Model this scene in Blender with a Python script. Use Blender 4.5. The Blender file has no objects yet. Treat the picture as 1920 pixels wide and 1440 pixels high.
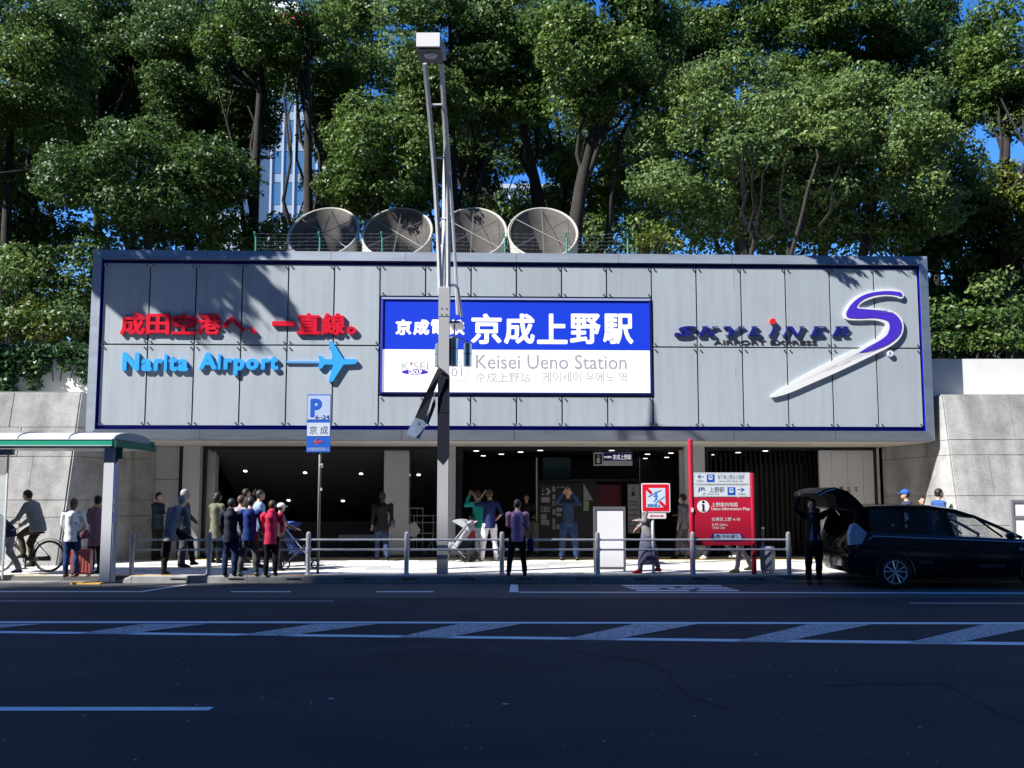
import bpy, math, random
import numpy as np
from mathutils import Matrix, Vector
R = math.radians
random.seed(7); rng = np.random.default_rng(7)
S = bpy.context.scene
COL = S.collection

# ------------------------------------------------------------------ camera, light, exposure
F = 1650.0; PY = 780.0; PITCH = math.atan(150.0/1650.0); CH = 1.75
cam_d = bpy.data.cameras.new('camera'); cam = bpy.data.objects.new('camera', cam_d); COL.objects.link(cam)
cam.location = (0, 0, CH); cam.rotation_euler = (R(90)+PITCH, 0, 0)
cam_d.sensor_width = 36; cam_d.lens = 36*F/1920; cam_d.shift_y = (PY-720)/1920
cam_d.clip_end = 2000; cam_d.clip_start = 0.1
S.camera = cam
SA, SC = 1.8, 2.0                                       # light per metre of depth: rightwards, downwards
LD = Vector((SA, 1.0, -SC)).normalized()          # direction the sunlight travels
w = bpy.data.worlds.new('World'); S.world = w; w.use_nodes = True
nt = w.node_tree; bg = nt.nodes['Background']
sky = nt.nodes.new('ShaderNodeTexSky'); sky.sky_type = 'NISHITA'; sky.sun_disc = False
sky.sun_elevation = R(44.2); sky.sun_rotation = R(180+61); sky.air_density = 1.0; sky.dust_density = 0.0; sky.ozone_density = 4.5
hs = nt.nodes.new('ShaderNodeHueSaturation'); hs.inputs['Saturation'].default_value = 1.3; hs.inputs['Hue'].default_value = 0.511
nt.links.new(sky.outputs[0], hs.inputs['Color']); nt.links.new(hs.outputs[0], bg.inputs[0]); bg.inputs[1].default_value = 0.125
sun_d = bpy.data.lights.new('sun', 'SUN'); sun_d.energy = 5.0; sun_d.angle = R(0.53); sun_d.color = (1, 0.975, 0.93)
sun = bpy.data.objects.new('sun', sun_d); COL.objects.link(sun); sun.location = (-10, -10, 30)
sun.rotation_euler = LD.to_track_quat('-Z', 'Y').to_euler()
S.view_settings.view_transform = 'Standard'; S.view_settings.look = 'None'
S.view_settings.exposure = 1.0; S.view_settings.gamma = 1.0; S.view_settings.use_curve_mapping = False
S.cycles.max_bounces = 6; S.cycles.transparent_max_bounces = 12

# ------------------------------------------------------------------ measuring helpers (photo pixel -> place in the world)
ct, st = math.cos(PITCH), math.sin(PITCH)
def ray(px, py):
    xc = (px-960)/F; yc = (PY-py)/F
    return Vector((xc, ct-yc*st, st+yc*ct))
def P(px, py, Y):
    d = ray(px, py); t = Y/d.y
    return Vector((t*d.x, Y, CH+t*d.z))
def G(px, py, z=0.0):
    d = ray(px, py); t = (z-CH)/d.z
    return Vector((t*d.x, t*d.y, z))
KF = 0.03; YF = 20.9; PHI = math.atan(KF)
FM = Matrix.Translation((0, YF, 0)) @ Matrix.Rotation(PHI, 4, 'Z')      # facade frame: u along, v into the building, z up
FMI = FM.inverted()
def FU(px, py, v=0.0):
    d = FMI.to_3x3() @ ray(px, py); o = FMI @ Vector((0, 0, CH))
    t = (v-o.y)/d.y
    return (o.x+t*d.x, o.z+t*d.z)
SW = 0.15                                                              # pavement height

# ------------------------------------------------------------------ materials
MATS = {}
def mat(name, col, rough=0.6, metal=0.0, var=0.0, vs=3.0, bump=0.0, bs=60.0, emit=None, es=1.0, spec=0.5, stretch=None, alpha=None, trans=0.0, coat=0.0):
    if name in MATS: return MATS[name]
    m = bpy.data.materials.new(name); m.use_nodes = True; N = m.node_tree.nodes; L = m.node_tree.links
    b = N['Principled BSDF']
    b.inputs['Base Color'].default_value = (*col, 1); b.inputs['Roughness'].default_value = rough; b.inputs['Metallic'].default_value = metal
    b.inputs['Specular IOR Level'].default_value = spec; b.inputs['Coat Weight'].default_value = coat
    if trans: b.inputs['Transmission Weight'].default_value = trans
    if alpha is not None: b.inputs['Alpha'].default_value = alpha
    if emit: b.inputs['Emission Color'].default_value = (*emit, 1); b.inputs['Emission Strength'].default_value = es
    if var or bump:
        tc = N.new('ShaderNodeTexCoord'); mp = N.new('ShaderNodeMapping'); L.new(tc.outputs['Object'], mp.inputs[0])
        if stretch: mp.inputs['Scale'].default_value = stretch
    if var:
        n1 = N.new('ShaderNodeTexNoise'); n1.inputs['Scale'].default_value = vs; n1.inputs['Detail'].default_value = 8; n1.inputs['Roughness'].default_value = 0.65
        L.new(mp.outputs[0], n1.inputs[0])
        rp = N.new('ShaderNodeValToRGB'); rp.color_ramp.elements[0].position = 0.3; rp.color_ramp.elements[1].position = 0.7
        rp.color_ramp.elements[0].color = (*[c*(1-var) for c in col], 1); rp.color_ramp.elements[1].color = (*[min(1, c*(1+var)) for c in col], 1)
        L.new(n1.outputs[0], rp.inputs[0]); L.new(rp.outputs[0], b.inputs['Base Color'])
    if bump:
        n2 = N.new('ShaderNodeTexNoise'); n2.inputs['Scale'].default_value = bs; n2.inputs['Detail'].default_value = 6
        L.new(mp.outputs[0], n2.inputs[0]); bp = N.new('ShaderNodeBump'); bp.inputs['Strength'].default_value = bump; bp.inputs['Distance'].default_value = 0.02
        L.new(n2.outputs[0], bp.inputs['Height']); L.new(bp.outputs[0], b.inputs['Normal'])
    MATS[name] = m; return m

def asphalt():
    m = mat('asphalt', (0.018, 0.023, 0.033), 0.85, var=0.4, vs=0.9, stretch=(0.35, 1, 1), bump=0.5, bs=260, spec=0.25)
    N = m.node_tree.nodes; L = m.node_tree.links; b = N['Principled BSDF']
    base = b.inputs['Base Color'].links[0].from_socket
    tc = N.new('ShaderNodeTexCoord')
    # aggregate speckle
    v = N.new('ShaderNodeTexNoise'); v.inputs['Scale'].default_value = 170; v.inputs['Detail'].default_value = 3; L.new(tc.outputs['Object'], v.inputs[0])
    r1 = N.new('ShaderNodeValToRGB'); r1.color_ramp.elements[0].position = 0.62; r1.color_ramp.elements[1].position = 0.78; r1.color_ramp.elements[1].color = (0.55, 0.55, 0.55, 1)
    L.new(v.outputs[0], r1.inputs[0])
    mx = N.new('ShaderNodeMix'); mx.data_type = 'RGBA'; L.new(r1.outputs[0], mx.inputs[0]); L.new(base, mx.inputs[6]); mx.inputs[7].default_value = (0.12, 0.12, 0.12, 1)
    # hairline cracks
    w1 = N.new('ShaderNodeTexNoise'); w1.inputs['Scale'].default_value = 1.2; w1.inputs['Detail'].default_value = 6; L.new(tc.outputs['Object'], w1.inputs[0])
    ad = N.new('ShaderNodeMixRGB'); ad.blend_type = 'ADD'; ad.inputs[0].default_value = 0.55; L.new(tc.outputs['Object'], ad.inputs[1]); L.new(w1.outputs['Color'], ad.inputs[2])
    vo = N.new('ShaderNodeTexVoronoi'); vo.feature = 'DISTANCE_TO_EDGE'; vo.inputs['Scale'].default_value = 0.16; L.new(ad.outputs[0], vo.inputs['Vector'])
    r2 = N.new('ShaderNodeValToRGB'); r2.color_ramp.elements[0].position = 0.0; r2.color_ramp.elements[0].color = (1, 1, 1, 1); r2.color_ramp.elements[1].position = 0.004; r2.color_ramp.elements[1].color = (0, 0, 0, 1)
    L.new(vo.outputs['Distance'], r2.inputs[0])
    mk = N.new('ShaderNodeTexNoise'); mk.inputs['Scale'].default_value = 0.35; L.new(tc.outputs['Object'], mk.inputs[0])
    r3 = N.new('ShaderNodeValToRGB'); r3.color_ramp.elements[0].position = 0.48; r3.color_ramp.elements[1].position = 0.56; L.new(mk.outputs[0], r3.inputs[0])
    mu = N.new('ShaderNodeMath'); mu.operation = 'MULTIPLY'; L.new(r2.outputs[0], mu.inputs[0]); L.new(r3.outputs[0], mu.inputs[1])
    m2 = N.new('ShaderNodeMix'); m2.data_type = 'RGBA'; L.new(mu.outputs[0], m2.inputs[0]); L.new(mx.outputs[2], m2.inputs[6]); m2.inputs[7].default_value = (0.008, 0.008, 0.009, 1)
    L.new(m2.outputs[2], b.inputs['Base Color'])
    return m
def worn_paint(name, col, lo=0.40, hi=0.47, under=(0.04, 0.041, 0.045), sc=60):
    m = mat(name, col, 0.7); N = m.node_tree.nodes; L = m.node_tree.links; b = N['Principled BSDF']
    tc = N.new('ShaderNodeTexCoord'); n = N.new('ShaderNodeTexNoise'); n.inputs['Scale'].default_value = sc; n.inputs['Detail'].default_value = 8; n.inputs['Roughness'].default_value = 0.75
    L.new(tc.outputs['Object'], n.inputs[0]); r = N.new('ShaderNodeValToRGB'); r.color_ramp.elements[0].position = lo; r.color_ramp.elements[1].position = hi
    r.color_ramp.elements[0].color = (*under, 1); r.color_ramp.elements[1].color = (*col, 1); L.new(n.outputs[0], r.inputs[0]); L.new(r.outputs[0], b.inputs['Base Color']); return m
def stone(name, col, streak=0.35):
    m = mat(name, col, 0.85, var=0.22, vs=2.2, bump=0.3, bs=45, spec=0.2); N = m.node_tree.nodes; L = m.node_tree.links; b = N['Principled BSDF']
    base = b.inputs['Base Color'].links[0].from_socket
    tc = N.new('ShaderNodeTexCoord'); mp = N.new('ShaderNodeMapping'); mp.inputs['Scale'].default_value = (2.2, 2.2, 0.28); L.new(tc.outputs['Object'], mp.inputs[0])
    n = N.new('ShaderNodeTexNoise'); n.inputs['Scale'].default_value = 1.0; n.inputs['Detail'].default_value = 7; L.new(mp.outputs[0], n.inputs[0])
    r = N.new('ShaderNodeValToRGB'); r.color_ramp.elements[0].position = 0.35; r.color_ramp.elements[1].position = 0.62; r.color_ramp.elements[0].color = (1-streak,)*3+(1,); r.color_ramp.elements[1].color = (1, 1, 1, 1)
    L.new(n.outputs[0], r.inputs[0]); mx = N.new('ShaderNodeMixRGB'); mx.blend_type = 'MULTIPLY'; mx.inputs[0].default_value = 1; L.new(base, mx.inputs[1]); L.new(r.outputs[0], mx.inputs[2])
    n3 = N.new('ShaderNodeTexNoise'); n3.inputs['Scale'].default_value = 45; n3.inputs['Detail'].default_value = 5; L.new(tc.outputs['Object'], n3.inputs[0])
    r3 = N.new('ShaderNodeValToRGB'); r3.color_ramp.elements[0].position = 0.3; r3.color_ramp.elements[1].position = 0.7; r3.color_ramp.elements[0].color = (0.72,)*3+(1,); r3.color_ramp.elements[1].color = (1.15,)*3+(1,)
    L.new(n3.outputs[0], r3.inputs[0]); mx2 = N.new('ShaderNodeMixRGB'); mx2.blend_type = 'MULTIPLY'; mx2.inputs[0].default_value = 1; L.new(mx.outputs[0], mx2.inputs[1]); L.new(r3.outputs[0], mx2.inputs[2])
    L.new(mx2.outputs[0], b.inputs['Base Color']); return m
def leafmat(name, dark, light, rough=0.5):
    m = bpy.data.materials.new(name); m.use_nodes = True; N = m.node_tree.nodes; L = m.node_tree.links; b = N['Principled BSDF']; out = N['Material Output']
    g = N.new('ShaderNodeNewGeometry'); r = N.new('ShaderNodeValToRGB'); r.color_ramp.elements[0].color = (*dark, 1); r.color_ramp.elements[1].color = (*light, 1)
    L.new(g.outputs['Random Per Island'], r.inputs[0])
    tc = N.new('ShaderNodeTexCoord'); n = N.new('ShaderNodeTexNoise'); n.inputs['Scale'].default_value = 0.7; n.inputs['Detail'].default_value = 3; L.new(tc.outputs['Object'], n.inputs[0])
    r2 = N.new('ShaderNodeValToRGB'); r2.color_ramp.elements[0].position = 0.35; r2.color_ramp.elements[1].position = 0.65; r2.color_ramp.elements[0].color = (0.75, 0.85, 0.9, 1); r2.color_ramp.elements[1].color = (1.2, 1.1, 0.85, 1); L.new(n.outputs[0], r2.inputs[0])
    mx = N.new('ShaderNodeMixRGB'); mx.blend_type = 'MULTIPLY'; mx.inputs[0].default_value = 1; L.new(r.outputs[0], mx.inputs[1]); L.new(r2.outputs[0], mx.inputs[2])
    L.new(mx.outputs[0], b.inputs['Base Color']); b.inputs['Roughness'].default_value = rough; b.inputs['Specular IOR Level'].default_value = 0.4
    t = N.new('ShaderNodeBsdfTranslucent'); L.new(mx.outputs[0], t.inputs[0]); s = N.new('ShaderNodeMixShader'); s.inputs[0].default_value = 0.32
    L.new(b.outputs[0], s.inputs[1]); L.new(t.outputs[0], s.inputs[2]); L.new(s.outputs[0], out.inputs[0]); return m

M_ASPH = asphalt()
M_WHITE_LINE = worn_paint('road_line_paint', (0.72, 0.73, 0.74), 0.36, 0.42)
M_WORN_LINE = worn_paint('worn_hatching_paint', (0.55, 0.56, 0.57), 0.44, 0.53, sc=40)
M_YEL = worn_paint('yellow_kerb_paint', (0.75, 0.42, 0.06), 0.38, 0.46, (0.3, 0.28, 0.25), 25)
M_PAVE = mat('paving_slab', (0.60, 0.58, 0.54), 0.8, var=0.12, vs=5, bump=0.2, bs=90)
M_PAVE2 = mat('paving_slab_warm', (0.60, 0.52, 0.43), 0.8, var=0.12, vs=5, bump=0.2, bs=90)
M_PAVE3 = mat('paving_slab_grey', (0.36, 0.36, 0.36), 0.8, var=0.12, vs=5, bump=0.2, bs=90)
M_TACT = mat('tactile_yellow_paving', (0.65, 0.5, 0.22), 0.75, var=0.15, vs=5)
M_JOINT = mat('paving_joint', (0.16, 0.155, 0.15), 0.9)
M_KERB = mat('kerb_concrete', (0.30, 0.30, 0.29), 0.85, var=0.2, vs=4, bump=0.15, bs=80)
M_BLACK = mat('black_void', (0.005, 0.005, 0.005), 0.95, spec=0.05)
M_STONE = stone('weathered_granite', (0.42, 0.415, 0.40))
M_STONE_J = mat('stone_joint', (0.16, 0.16, 0.15), 0.95)
M_WALLW = mat('white_render', (0.78, 0.78, 0.76), 0.8, var=0.05, vs=1.5)
def panelmat():
    m = mat('silver_panel', (0.50, 0.555, 0.60), 0.45, 0.2, var=0.05, vs=0.8, spec=0.4)
    N = m.node_tree.nodes; L = m.node_tree.links; b = N['Principled BSDF']; base = b.inputs['Base Color'].links[0].from_socket
    oi = N.new('ShaderNodeObjectInfo'); mr = N.new('ShaderNodeMapRange'); mr.inputs['To Min'].default_value = 0.93; mr.inputs['To Max'].default_value = 1.05; L.new(oi.outputs['Random'], mr.inputs[0])
    tc = N.new('ShaderNodeTexCoord'); mp = N.new('ShaderNodeMapping'); mp.inputs['Scale'].default_value = (7, 1, 0.35); L.new(tc.outputs['Object'], mp.inputs[0])
    n = N.new('ShaderNodeTexNoise'); n.inputs['Scale'].default_value = 1.0; n.inputs['Detail'].default_value = 6; L.new(mp.outputs[0], n.inputs[0])
    r = N.new('ShaderNodeValToRGB'); r.color_ramp.elements[0].position = 0.30; r.color_ramp.elements[0].color = (0.91, 0.905, 0.89, 1); r.color_ramp.elements[1].position = 0.55; L.new(n.outputs[0], r.inputs[0])
    m1 = N.new('ShaderNodeMixRGB'); m1.blend_type = 'MULTIPLY'; m1.inputs[0].default_value = 1; L.new(base, m1.inputs[1]); L.new(r.outputs[0], m1.inputs[2])
    m2 = N.new('ShaderNodeVectorMath'); m2.operation = 'SCALE'; L.new(m1.outputs[0], m2.inputs[0]); L.new(mr.outputs[0], m2.inputs['Scale']); L.new(m2.outputs[0], b.inputs['Base Color'])
    return m
M_PANEL = panelmat()
M_FRAME = mat('brushed_steel_frame', (0.31, 0.35, 0.41), 0.38, 0.35, var=0.18, vs=1.2, stretch=(0.6, 1, 3), spec=0.6)
M_BLUE = mat('deep_blue_trim', (0.006, 0.010, 0.32), 0.4)
M_BACK = mat('panel_backing', (0.14, 0.145, 0.15), 0.7)
M_BOLT = mat('dark_steel_bolt', (0.10, 0.10, 0.11), 0.4, 0.6)
M_BRK = mat('pale_bracket', (0.75, 0.75, 0.75), 0.5)
M_SIGNB = mat('sign_blue_face', (0.012, 0.055, 0.72), 0.35)
M_SIGNW = mat('sign_white_face', (0.86, 0.87, 0.88), 0.35, emit=(1, 1, 1), es=0.25)
M_SIGNT = mat('sign_white_letter', (0.88, 0.88, 0.9), 0.35, emit=(1, 1, 1), es=0.2)
M_GREYT = mat('sign_grey_letter', (0.42, 0.43, 0.46), 0.5)
M_GREYT2 = mat('sign_light_grey_letter', (0.42, 0.43, 0.45), 0.5)
M_RED = mat('red_letter', (0.75, 0.010, 0.035), 0.35)
M_SKY = mat('sky_blue_letter', (0.045, 0.42, 0.93), 0.35)
M_VIOLET = mat('violet_blue_enamel', (0.075, 0.035, 0.55), 0.3)
M_NAVY = mat('navy_enamel', (0.015, 0.02, 0.20), 0.3)
M_WHITE = mat('white_enamel', (0.82, 0.82, 0.83), 0.35)
M_PILLAR = mat('pale_clad_pillar', (0.50, 0.50, 0.50), 0.35, var=0.04, vs=1)
M_SOFFIT = mat('soffit_panel', (0.55, 0.52, 0.47), 0.6)
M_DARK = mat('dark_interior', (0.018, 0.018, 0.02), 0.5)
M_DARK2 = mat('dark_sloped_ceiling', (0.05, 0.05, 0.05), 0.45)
M_BRONZE = mat('dark_door_frame', (0.02, 0.02, 0.022), 0.4, 0.3)
M_LAMP = mat('lit_downlight', (1, 1, 1), 0.5, emit=(1, 0.97, 0.9), es=1.6)
M_POST = mat('painted_steel_post', (0.55, 0.57, 0.60), 0.4, 0.1, var=0.06, vs=3)
M_LPOST = mat('lamp_post_paint', (0.46, 0.46, 0.47), 0.42, 0.1, var=0.05, vs=2)
M_LPDK = mat('lamp_post_dark_section', (0.010, 0.013, 0.024), 0.7, spec=0.2)
M_STEEL = mat('stainless_steel', (0.55, 0.55, 0.55), 0.28, 0.9)
M_BARK = mat('tree_bark', (0.03, 0.025, 0.021), 0.95, var=0.4, vs=6, bump=0.8, bs=25, stretch=(1, 1, 0.25))
M_SOIL = mat('hill_soil', (0.05, 0.04, 0.025), 0.95, var=0.3, vs=2, bump=0.5, bs=10)
M_SKIN = mat('skin', (0.50, 0.31, 0.22), 0.55)
M_GREEN = mat('shelter_green', (0.02, 0.36, 0.22), 0.4)
M_DGREEN = mat('shelter_dark_green', (0.01, 0.12, 0.08), 0.4)
M_ROOFW = mat('shelter_white_roof', (0.62, 0.64, 0.66), 0.4)
M_GLASS = mat('pale_glass', (0.75, 0.85, 0.86), 0.05, alpha=0.22)
M_RUB = mat('black_rubber', (0.012, 0.012, 0.012), 0.7)
M_SRED = mat('sign_red_paint', (0.48, 0.012, 0.04), 0.4)
M_BLK = mat('black_plastic', (0.015, 0.015, 0.017), 0.45)
M_SBLUE = mat('sign_medium_blue', (0.015, 0.10, 0.50), 0.4)
M_SLBLUE = mat('sign_pale_blue', (0.42, 0.52, 0.72), 0.4)

# ------------------------------------------------------------------ mesh building
class MB:
    def __init__(s, M=None): s.v = []; s.f = []; s.M = M
    def add(s, vs, fs):
        o = len(s.v)
        for p in vs:
            p = Vector(p); s.v.append(tuple(s.M @ p) if s.M else tuple(p))
        s.f += [tuple(i+o for i in f) for f in fs]; return s
    def box(s, x0, x1, y0, y1, z0, z1, bev=0.0):
        if x0 > x1: x0, x1 = x1, x0
        if y0 > y1: y0, y1 = y1, y0
        if z0 > z1: z0, z1 = z1, z0
        if bev <= 0:
            return s.add([(x0,y0,z0),(x1,y0,z0),(x1,y1,z0),(x0,y1,z0),(x0,y0,z1),(x1,y0,z1),(x1,y1,z1),(x0,y1,z1)],
                [(0,3,2,1),(4,5,6,7),(0,1,5,4),(1,2,6,5),(2,3,7,6),(3,0,4,7)])
        b = bev; vs = []
        for (zz, k) in ((z0, b), (z0+b, 0), (z1-b, 0), (z1, b)):
            vs += [(x0+k,y0+k,zz),(x1-k,y0+k,zz),(x1-k,y1-k,zz),(x0+k,y1-k,zz)]
        fs = [(0,3,2,1),(12,13,14,15)]
        for r in range(3):
            for i in range(4): fs.append((r*4+i, r*4+(i+1)%4, r*4+4+(i+1)%4, r*4+4+i))
        return s.add(vs, fs)
    def tube(s, pts, r, n=8, cap=True, flat=None):
        pts = [Vector(p) for p in pts]; rs = r if isinstance(r, (list, tuple)) else [r]*len(pts)
        vs = []; fs = []; up = None
        for i, p in enumerate(pts):
            t = (pts[min(i+1, len(pts)-1)]-pts[max(i-1, 0)]).normalized()
            if up is None:
                up = Vector((0, 0, 1)) if abs(t.z) < 0.9 else Vector((1, 0, 0))
            a = t.cross(up).normalized(); b = a.cross(t).normalized(); up = b
            ra, rb = rs[i] if isinstance(rs[i], (list, tuple)) else (rs[i], rs[i])
            for k in range(n):
                an = 2*math.pi*k/n; vs.append(p+a*math.cos(an)*ra+b*math.sin(an)*rb)
        for i in range(len(pts)-1):
            for k in range(n): fs.append((i*n+k, i*n+(k+1)%n, (i+1)*n+(k+1)%n, (i+1)*n+k))
        if cap: fs.append(tuple(range(n))[::-1]); fs.append(tuple((len(pts)-1)*n+k for k in range(n)))
        return s.add(vs, fs)
    def lathe(s, prof, c=(0, 0, 0), n=16, axis='Z'):
        vs = []; fs = []
        for (r, z) in prof:
            for k in range(n):
                a = 2*math.pi*k/n; x, y = r*math.cos(a), r*math.sin(a)
                q = (x, y, z) if axis == 'Z' else ((x, z, y) if axis == 'Y' else (z, x, y))
                vs.append((c[0]+q[0], c[1]+q[1], c[2]+q[2]))
        for i in range(len(prof)-1):
            for k in range(n): fs.append((i*n+k, i*n+(k+1)%n, (i+1)*n+(k+1)%n, (i+1)*n+k))
        if prof[0][0] > 0: fs.append(tuple(range(n))[::-1])
        if prof[-1][0] > 0: fs.append(tuple((len(prof)-1)*n+k for k in range(n)))
        return s.add(vs, fs)
    def torus(s, c, R_, r, n=28, m=6, axis='Y'):
        vs = []; fs = []
        for i in range(n):
            a = 2*math.pi*i/n
            for j in range(m):
                b = 2*math.pi*j/m; rr = R_+r*math.cos(b); q = (rr*math.cos(a), r*math.sin(b), rr*math.sin(a))
                if axis == 'Z': q = (q[0], q[2], q[1])
                vs.append((c[0]+q[0], c[1]+q[1], c[2]+q[2]))
        for i in range(n):
            for j in range(m): fs.append((i*m+j, ((i+1)%n)*m+j, ((i+1)%n)*m+(j+1)%m, i*m+(j+1)%m))
        return s.add(vs, fs)
    def ell(s, c, r, n=12, m=8):
        vs = [(c[0], c[1], c[2]-r[2])]; fs = []
        for i in range(1, m):
            t = math.pi*i/m
            for k in range(n):
                a = 2*math.pi*k/n; vs.append((c[0]+r[0]*math.sin(t)*math.cos(a), c[1]+r[1]*math.sin(t)*math.sin(a), c[2]-r[2]*math.cos(t)))
        vs.append((c[0], c[1], c[2]+r[2])); T = len(vs)-1
        for k in range(n): fs.append((0, 1+(k+1)%n, 1+k)); fs.append((T, T-n+k, T-n+(k+1)%n))
        for i in range(m-2):
            for k in range(n): fs.append((1+i*n+k, 1+i*n+(k+1)%n, 1+(i+1)*n+(k+1)%n, 1+(i+1)*n+k))
        return s.add(vs, fs)
    def prism(s, poly, y0, y1):
        """poly in (x,z), extruded along y from y0 (front) to y1"""
        n = len(poly); ar = sum(poly[i][0]*poly[(i+1)%n][1]-poly[(i+1)%n][0]*poly[i][1] for i in range(n))
        if ar < 0: poly = poly[::-1]
        vs = [(x, y0, z) for x, z in poly]+[(x, y1, z) for x, z in poly]
        fs = [tuple(range(n)), tuple(range(2*n-1, n-1, -1))]+[(i, i+n, (i+1)%n+n, (i+1)%n) for i in range(n)]
        return s.add(vs, fs)
    def quad(s, a, b, c, d): return s.add([a, b, c, d], [(0, 1, 2, 3)])

def children_collection(o): return o
def link(o, parent=None):
    COL.objects.link(o)
    if parent is not None: o.parent = parent
    return o
def wmat(root):
    M = Matrix.Translation(root.location) @ root.rotation_euler.to_matrix().to_4x4()
    return M
ROOTM = {}
def meshobj(name, mb, m, parent=None, smooth=False, kind=None, label=None):
    """mb in world coordinates; stored relative to the thing's root"""
    me = bpy.data.meshes.new(name); vs = mb.v
    root = parent
    while root is not None and root.parent is not None: root = root.parent
    if root is not None:
        Mi = wmat(root).inverted(); vs = [tuple(Mi @ Vector(p)) for p in vs]
    me.from_pydata(vs, [], mb.f)
    if smooth: me.polygons.foreach_set('use_smooth', [True]*len(me.polygons))
    me.materials.append(m); me.update()
    o = bpy.data.objects.new(name, me); link(o, parent)
    if kind: o['kind'] = kind
    if label: o['label'] = label
    return o
part = meshobj
def thing(name, label, cat, loc=(0, 0, 0), rotz=0.0, group=None):
    o = bpy.data.objects.new(name, None); o.empty_display_size = 0.2; COL.objects.link(o)
    o.location = loc; o.rotation_euler = (0, 0, rotz); o['label'] = label; o['category'] = cat
    if group: o['group'] = group
    return o
def solo(name, mb, m, label, cat, group=None, smooth=False):
    o = meshobj(name, mb, m, smooth=smooth); o['label'] = label; o['category'] = cat
    if group: o['group'] = group
    return o
def struct(name, mb, m, smooth=False):
    o = meshobj(name, mb, m, smooth=smooth); o['kind'] = 'structure'; return o
def copypart(src, parent, M):
    c = src.copy(); COL.objects.link(c); c.parent = parent; c.matrix_local = M; return c
def smoothang(o, a=35):
    me = o.data; me.polygons.foreach_set('use_smooth', [True]*len(me.polygons))
    try: me.set_sharp_from_angle(angle=R(a))
    except Exception: pass

# ------------------------------------------------------------------ text as flat or raised geometry, fitted to a box
def text_mesh(s, bold=0.0, ext=0.0, shear=0.0):
    cu = bpy.data.curves.new('lettering', 'FONT'); cu.body = s; cu.offset = 0; cu.extrude = 0.5 if ext else 0.0; cu.shear = shear; cu.resolution_u = 3
    cu.fill_mode = 'BOTH' if ext else 'FRONT'
    o = bpy.data.objects.new('lettering', cu); COL.objects.link(o)
    dg = bpy.context.evaluated_depsgraph_get(); me = bpy.data.meshes.new_from_object(o.evaluated_get(dg))
    n = len(me.vertices); a = np.empty(n*3); me.vertices.foreach_get('co', a); a = a.reshape(-1, 3)
    fs = [tuple(p.vertices) for p in me.polygons]
    bpy.data.objects.remove(o); bpy.data.curves.remove(cu); bpy.data.meshes.remove(me)
    if bold and len(a):                                  # heavier strokes: shifted copies, each a hair behind the last
        k = 8 if bold > 0.012 else 4; A = [a]; Fs = list(fs)
        for i in range(k):
            b = a.copy(); an = 2*math.pi*(i+0.5)/k; b[:, 0] += bold*math.cos(an)*1.15; b[:, 1] += bold*math.sin(an); b[:, 2] -= (i+1)*0.006
            Fs += [tuple(q+n*(i+1) for q in f) for f in fs]; A.append(b)
        a = np.concatenate(A); fs = Fs
    return a, fs
def text_mb(s, x0, x1, z0, z1, yf, M=None, bold=0.0, ext=0.0, shear=0.0, keep=False):
    a, fs = text_mesh(s, bold, ext, shear)
    mb = MB(M)
    if len(a) == 0: return mb
    mn = a.min(0); mxx = a.max(0); sx = (x1-x0)/max(1e-6, mxx[0]-mn[0]); sz = (z1-z0)/max(1e-6, mxx[1]-mn[1])
    if keep: sx = sz = min(sx, sz)
    X = x0+(a[:, 0]-mn[0])*sx; Z = z0+(a[:, 1]-mn[1])*sz
    if keep: Z += (z1-z0-(mxx[1]-mn[1])*sz)/2; X += (x1-x0-(mxx[0]-mn[0])*sx)/2
    Y = yf-(a[:, 2]+0.5)*ext if ext else yf-a[:, 2]*0.05
    mb.add(list(zip(X, Y, Z)), fs); return mb
def fbox(px0, py0, px1, py1, v):                      # photo box -> facade (u0,u1,z0,z1) at depth v
    u0, za = FU(px0, py0, v); u1, zb = FU(px1, py1, v); _, zc = FU(px0, py1, v); _, zd = FU(px1, py0, v)
    return u0, u1, (zb+zc)/2, (za+zd)/2
def ftext(name, s, px, parent, m, v=0.0, bold=0.0, ext=0.0, shear=0.0):
    u0, u1, z0, z1 = fbox(*px, v-ext)
    return part(name, text_mb(s, u0, u1, z0, z1, v, FM, bold, ext, shear), m, parent)
def catmull(pts, n=4):
    out = []; L = len(pts)
    for i in range(L):
        p0, p1, p2, p3 = [Vector(pts[(i+k-1) % L]) for k in range(4)]
        for j in range(n):
            t = j/n; out.append(tuple(0.5*((2*p1)+(-p0+p2)*t+(2*p0-5*p1+4*p2-p3)*t*t+(-p0+3*p1-3*p2+p3)*t**3)))
    return out

# ================================================================== GROUND
road = MB(); road.quad((-400, -400, 0), (400, -400, 0), (400, 600, 0), (-400, 600, 0)); struct('road', road, M_ASPH)
def groundpoly(mb, pix, z): mb.add([tuple(G(x, y, z)) for x, y in pix], [tuple(range(len(pix)))])
def line_obj(name, polys, m, z=0.004):
    mb = MB()
    for p in polys:
        pts = [G(x, y, z) for x, y in p]
        ar = sum(pts[i].x*pts[(i+1) % len(pts)].y-pts[(i+1) % len(pts)].x*pts[i].y for i in range(len(pts)))
        if ar < 0: pts = pts[::-1]
        mb.add([tuple(q) for q in pts], [tuple(range(len(pts)))])
    return struct(name, mb, m)
line_obj('lane_line', [[(-900, 1325), (401, 1325.5), (391, 1332), (-900, 1334)]], M_WHITE_LINE)
line_obj('median_edge_line', [[(-900, 1164.5), (401, 1165), (960, 1166), (1920, 1167), (2700, 1168), (2700, 1171.5), (1920, 1170.5), (960, 1169), (401, 1168.2), (-900, 1168)]], M_WHITE_LINE)
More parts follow.
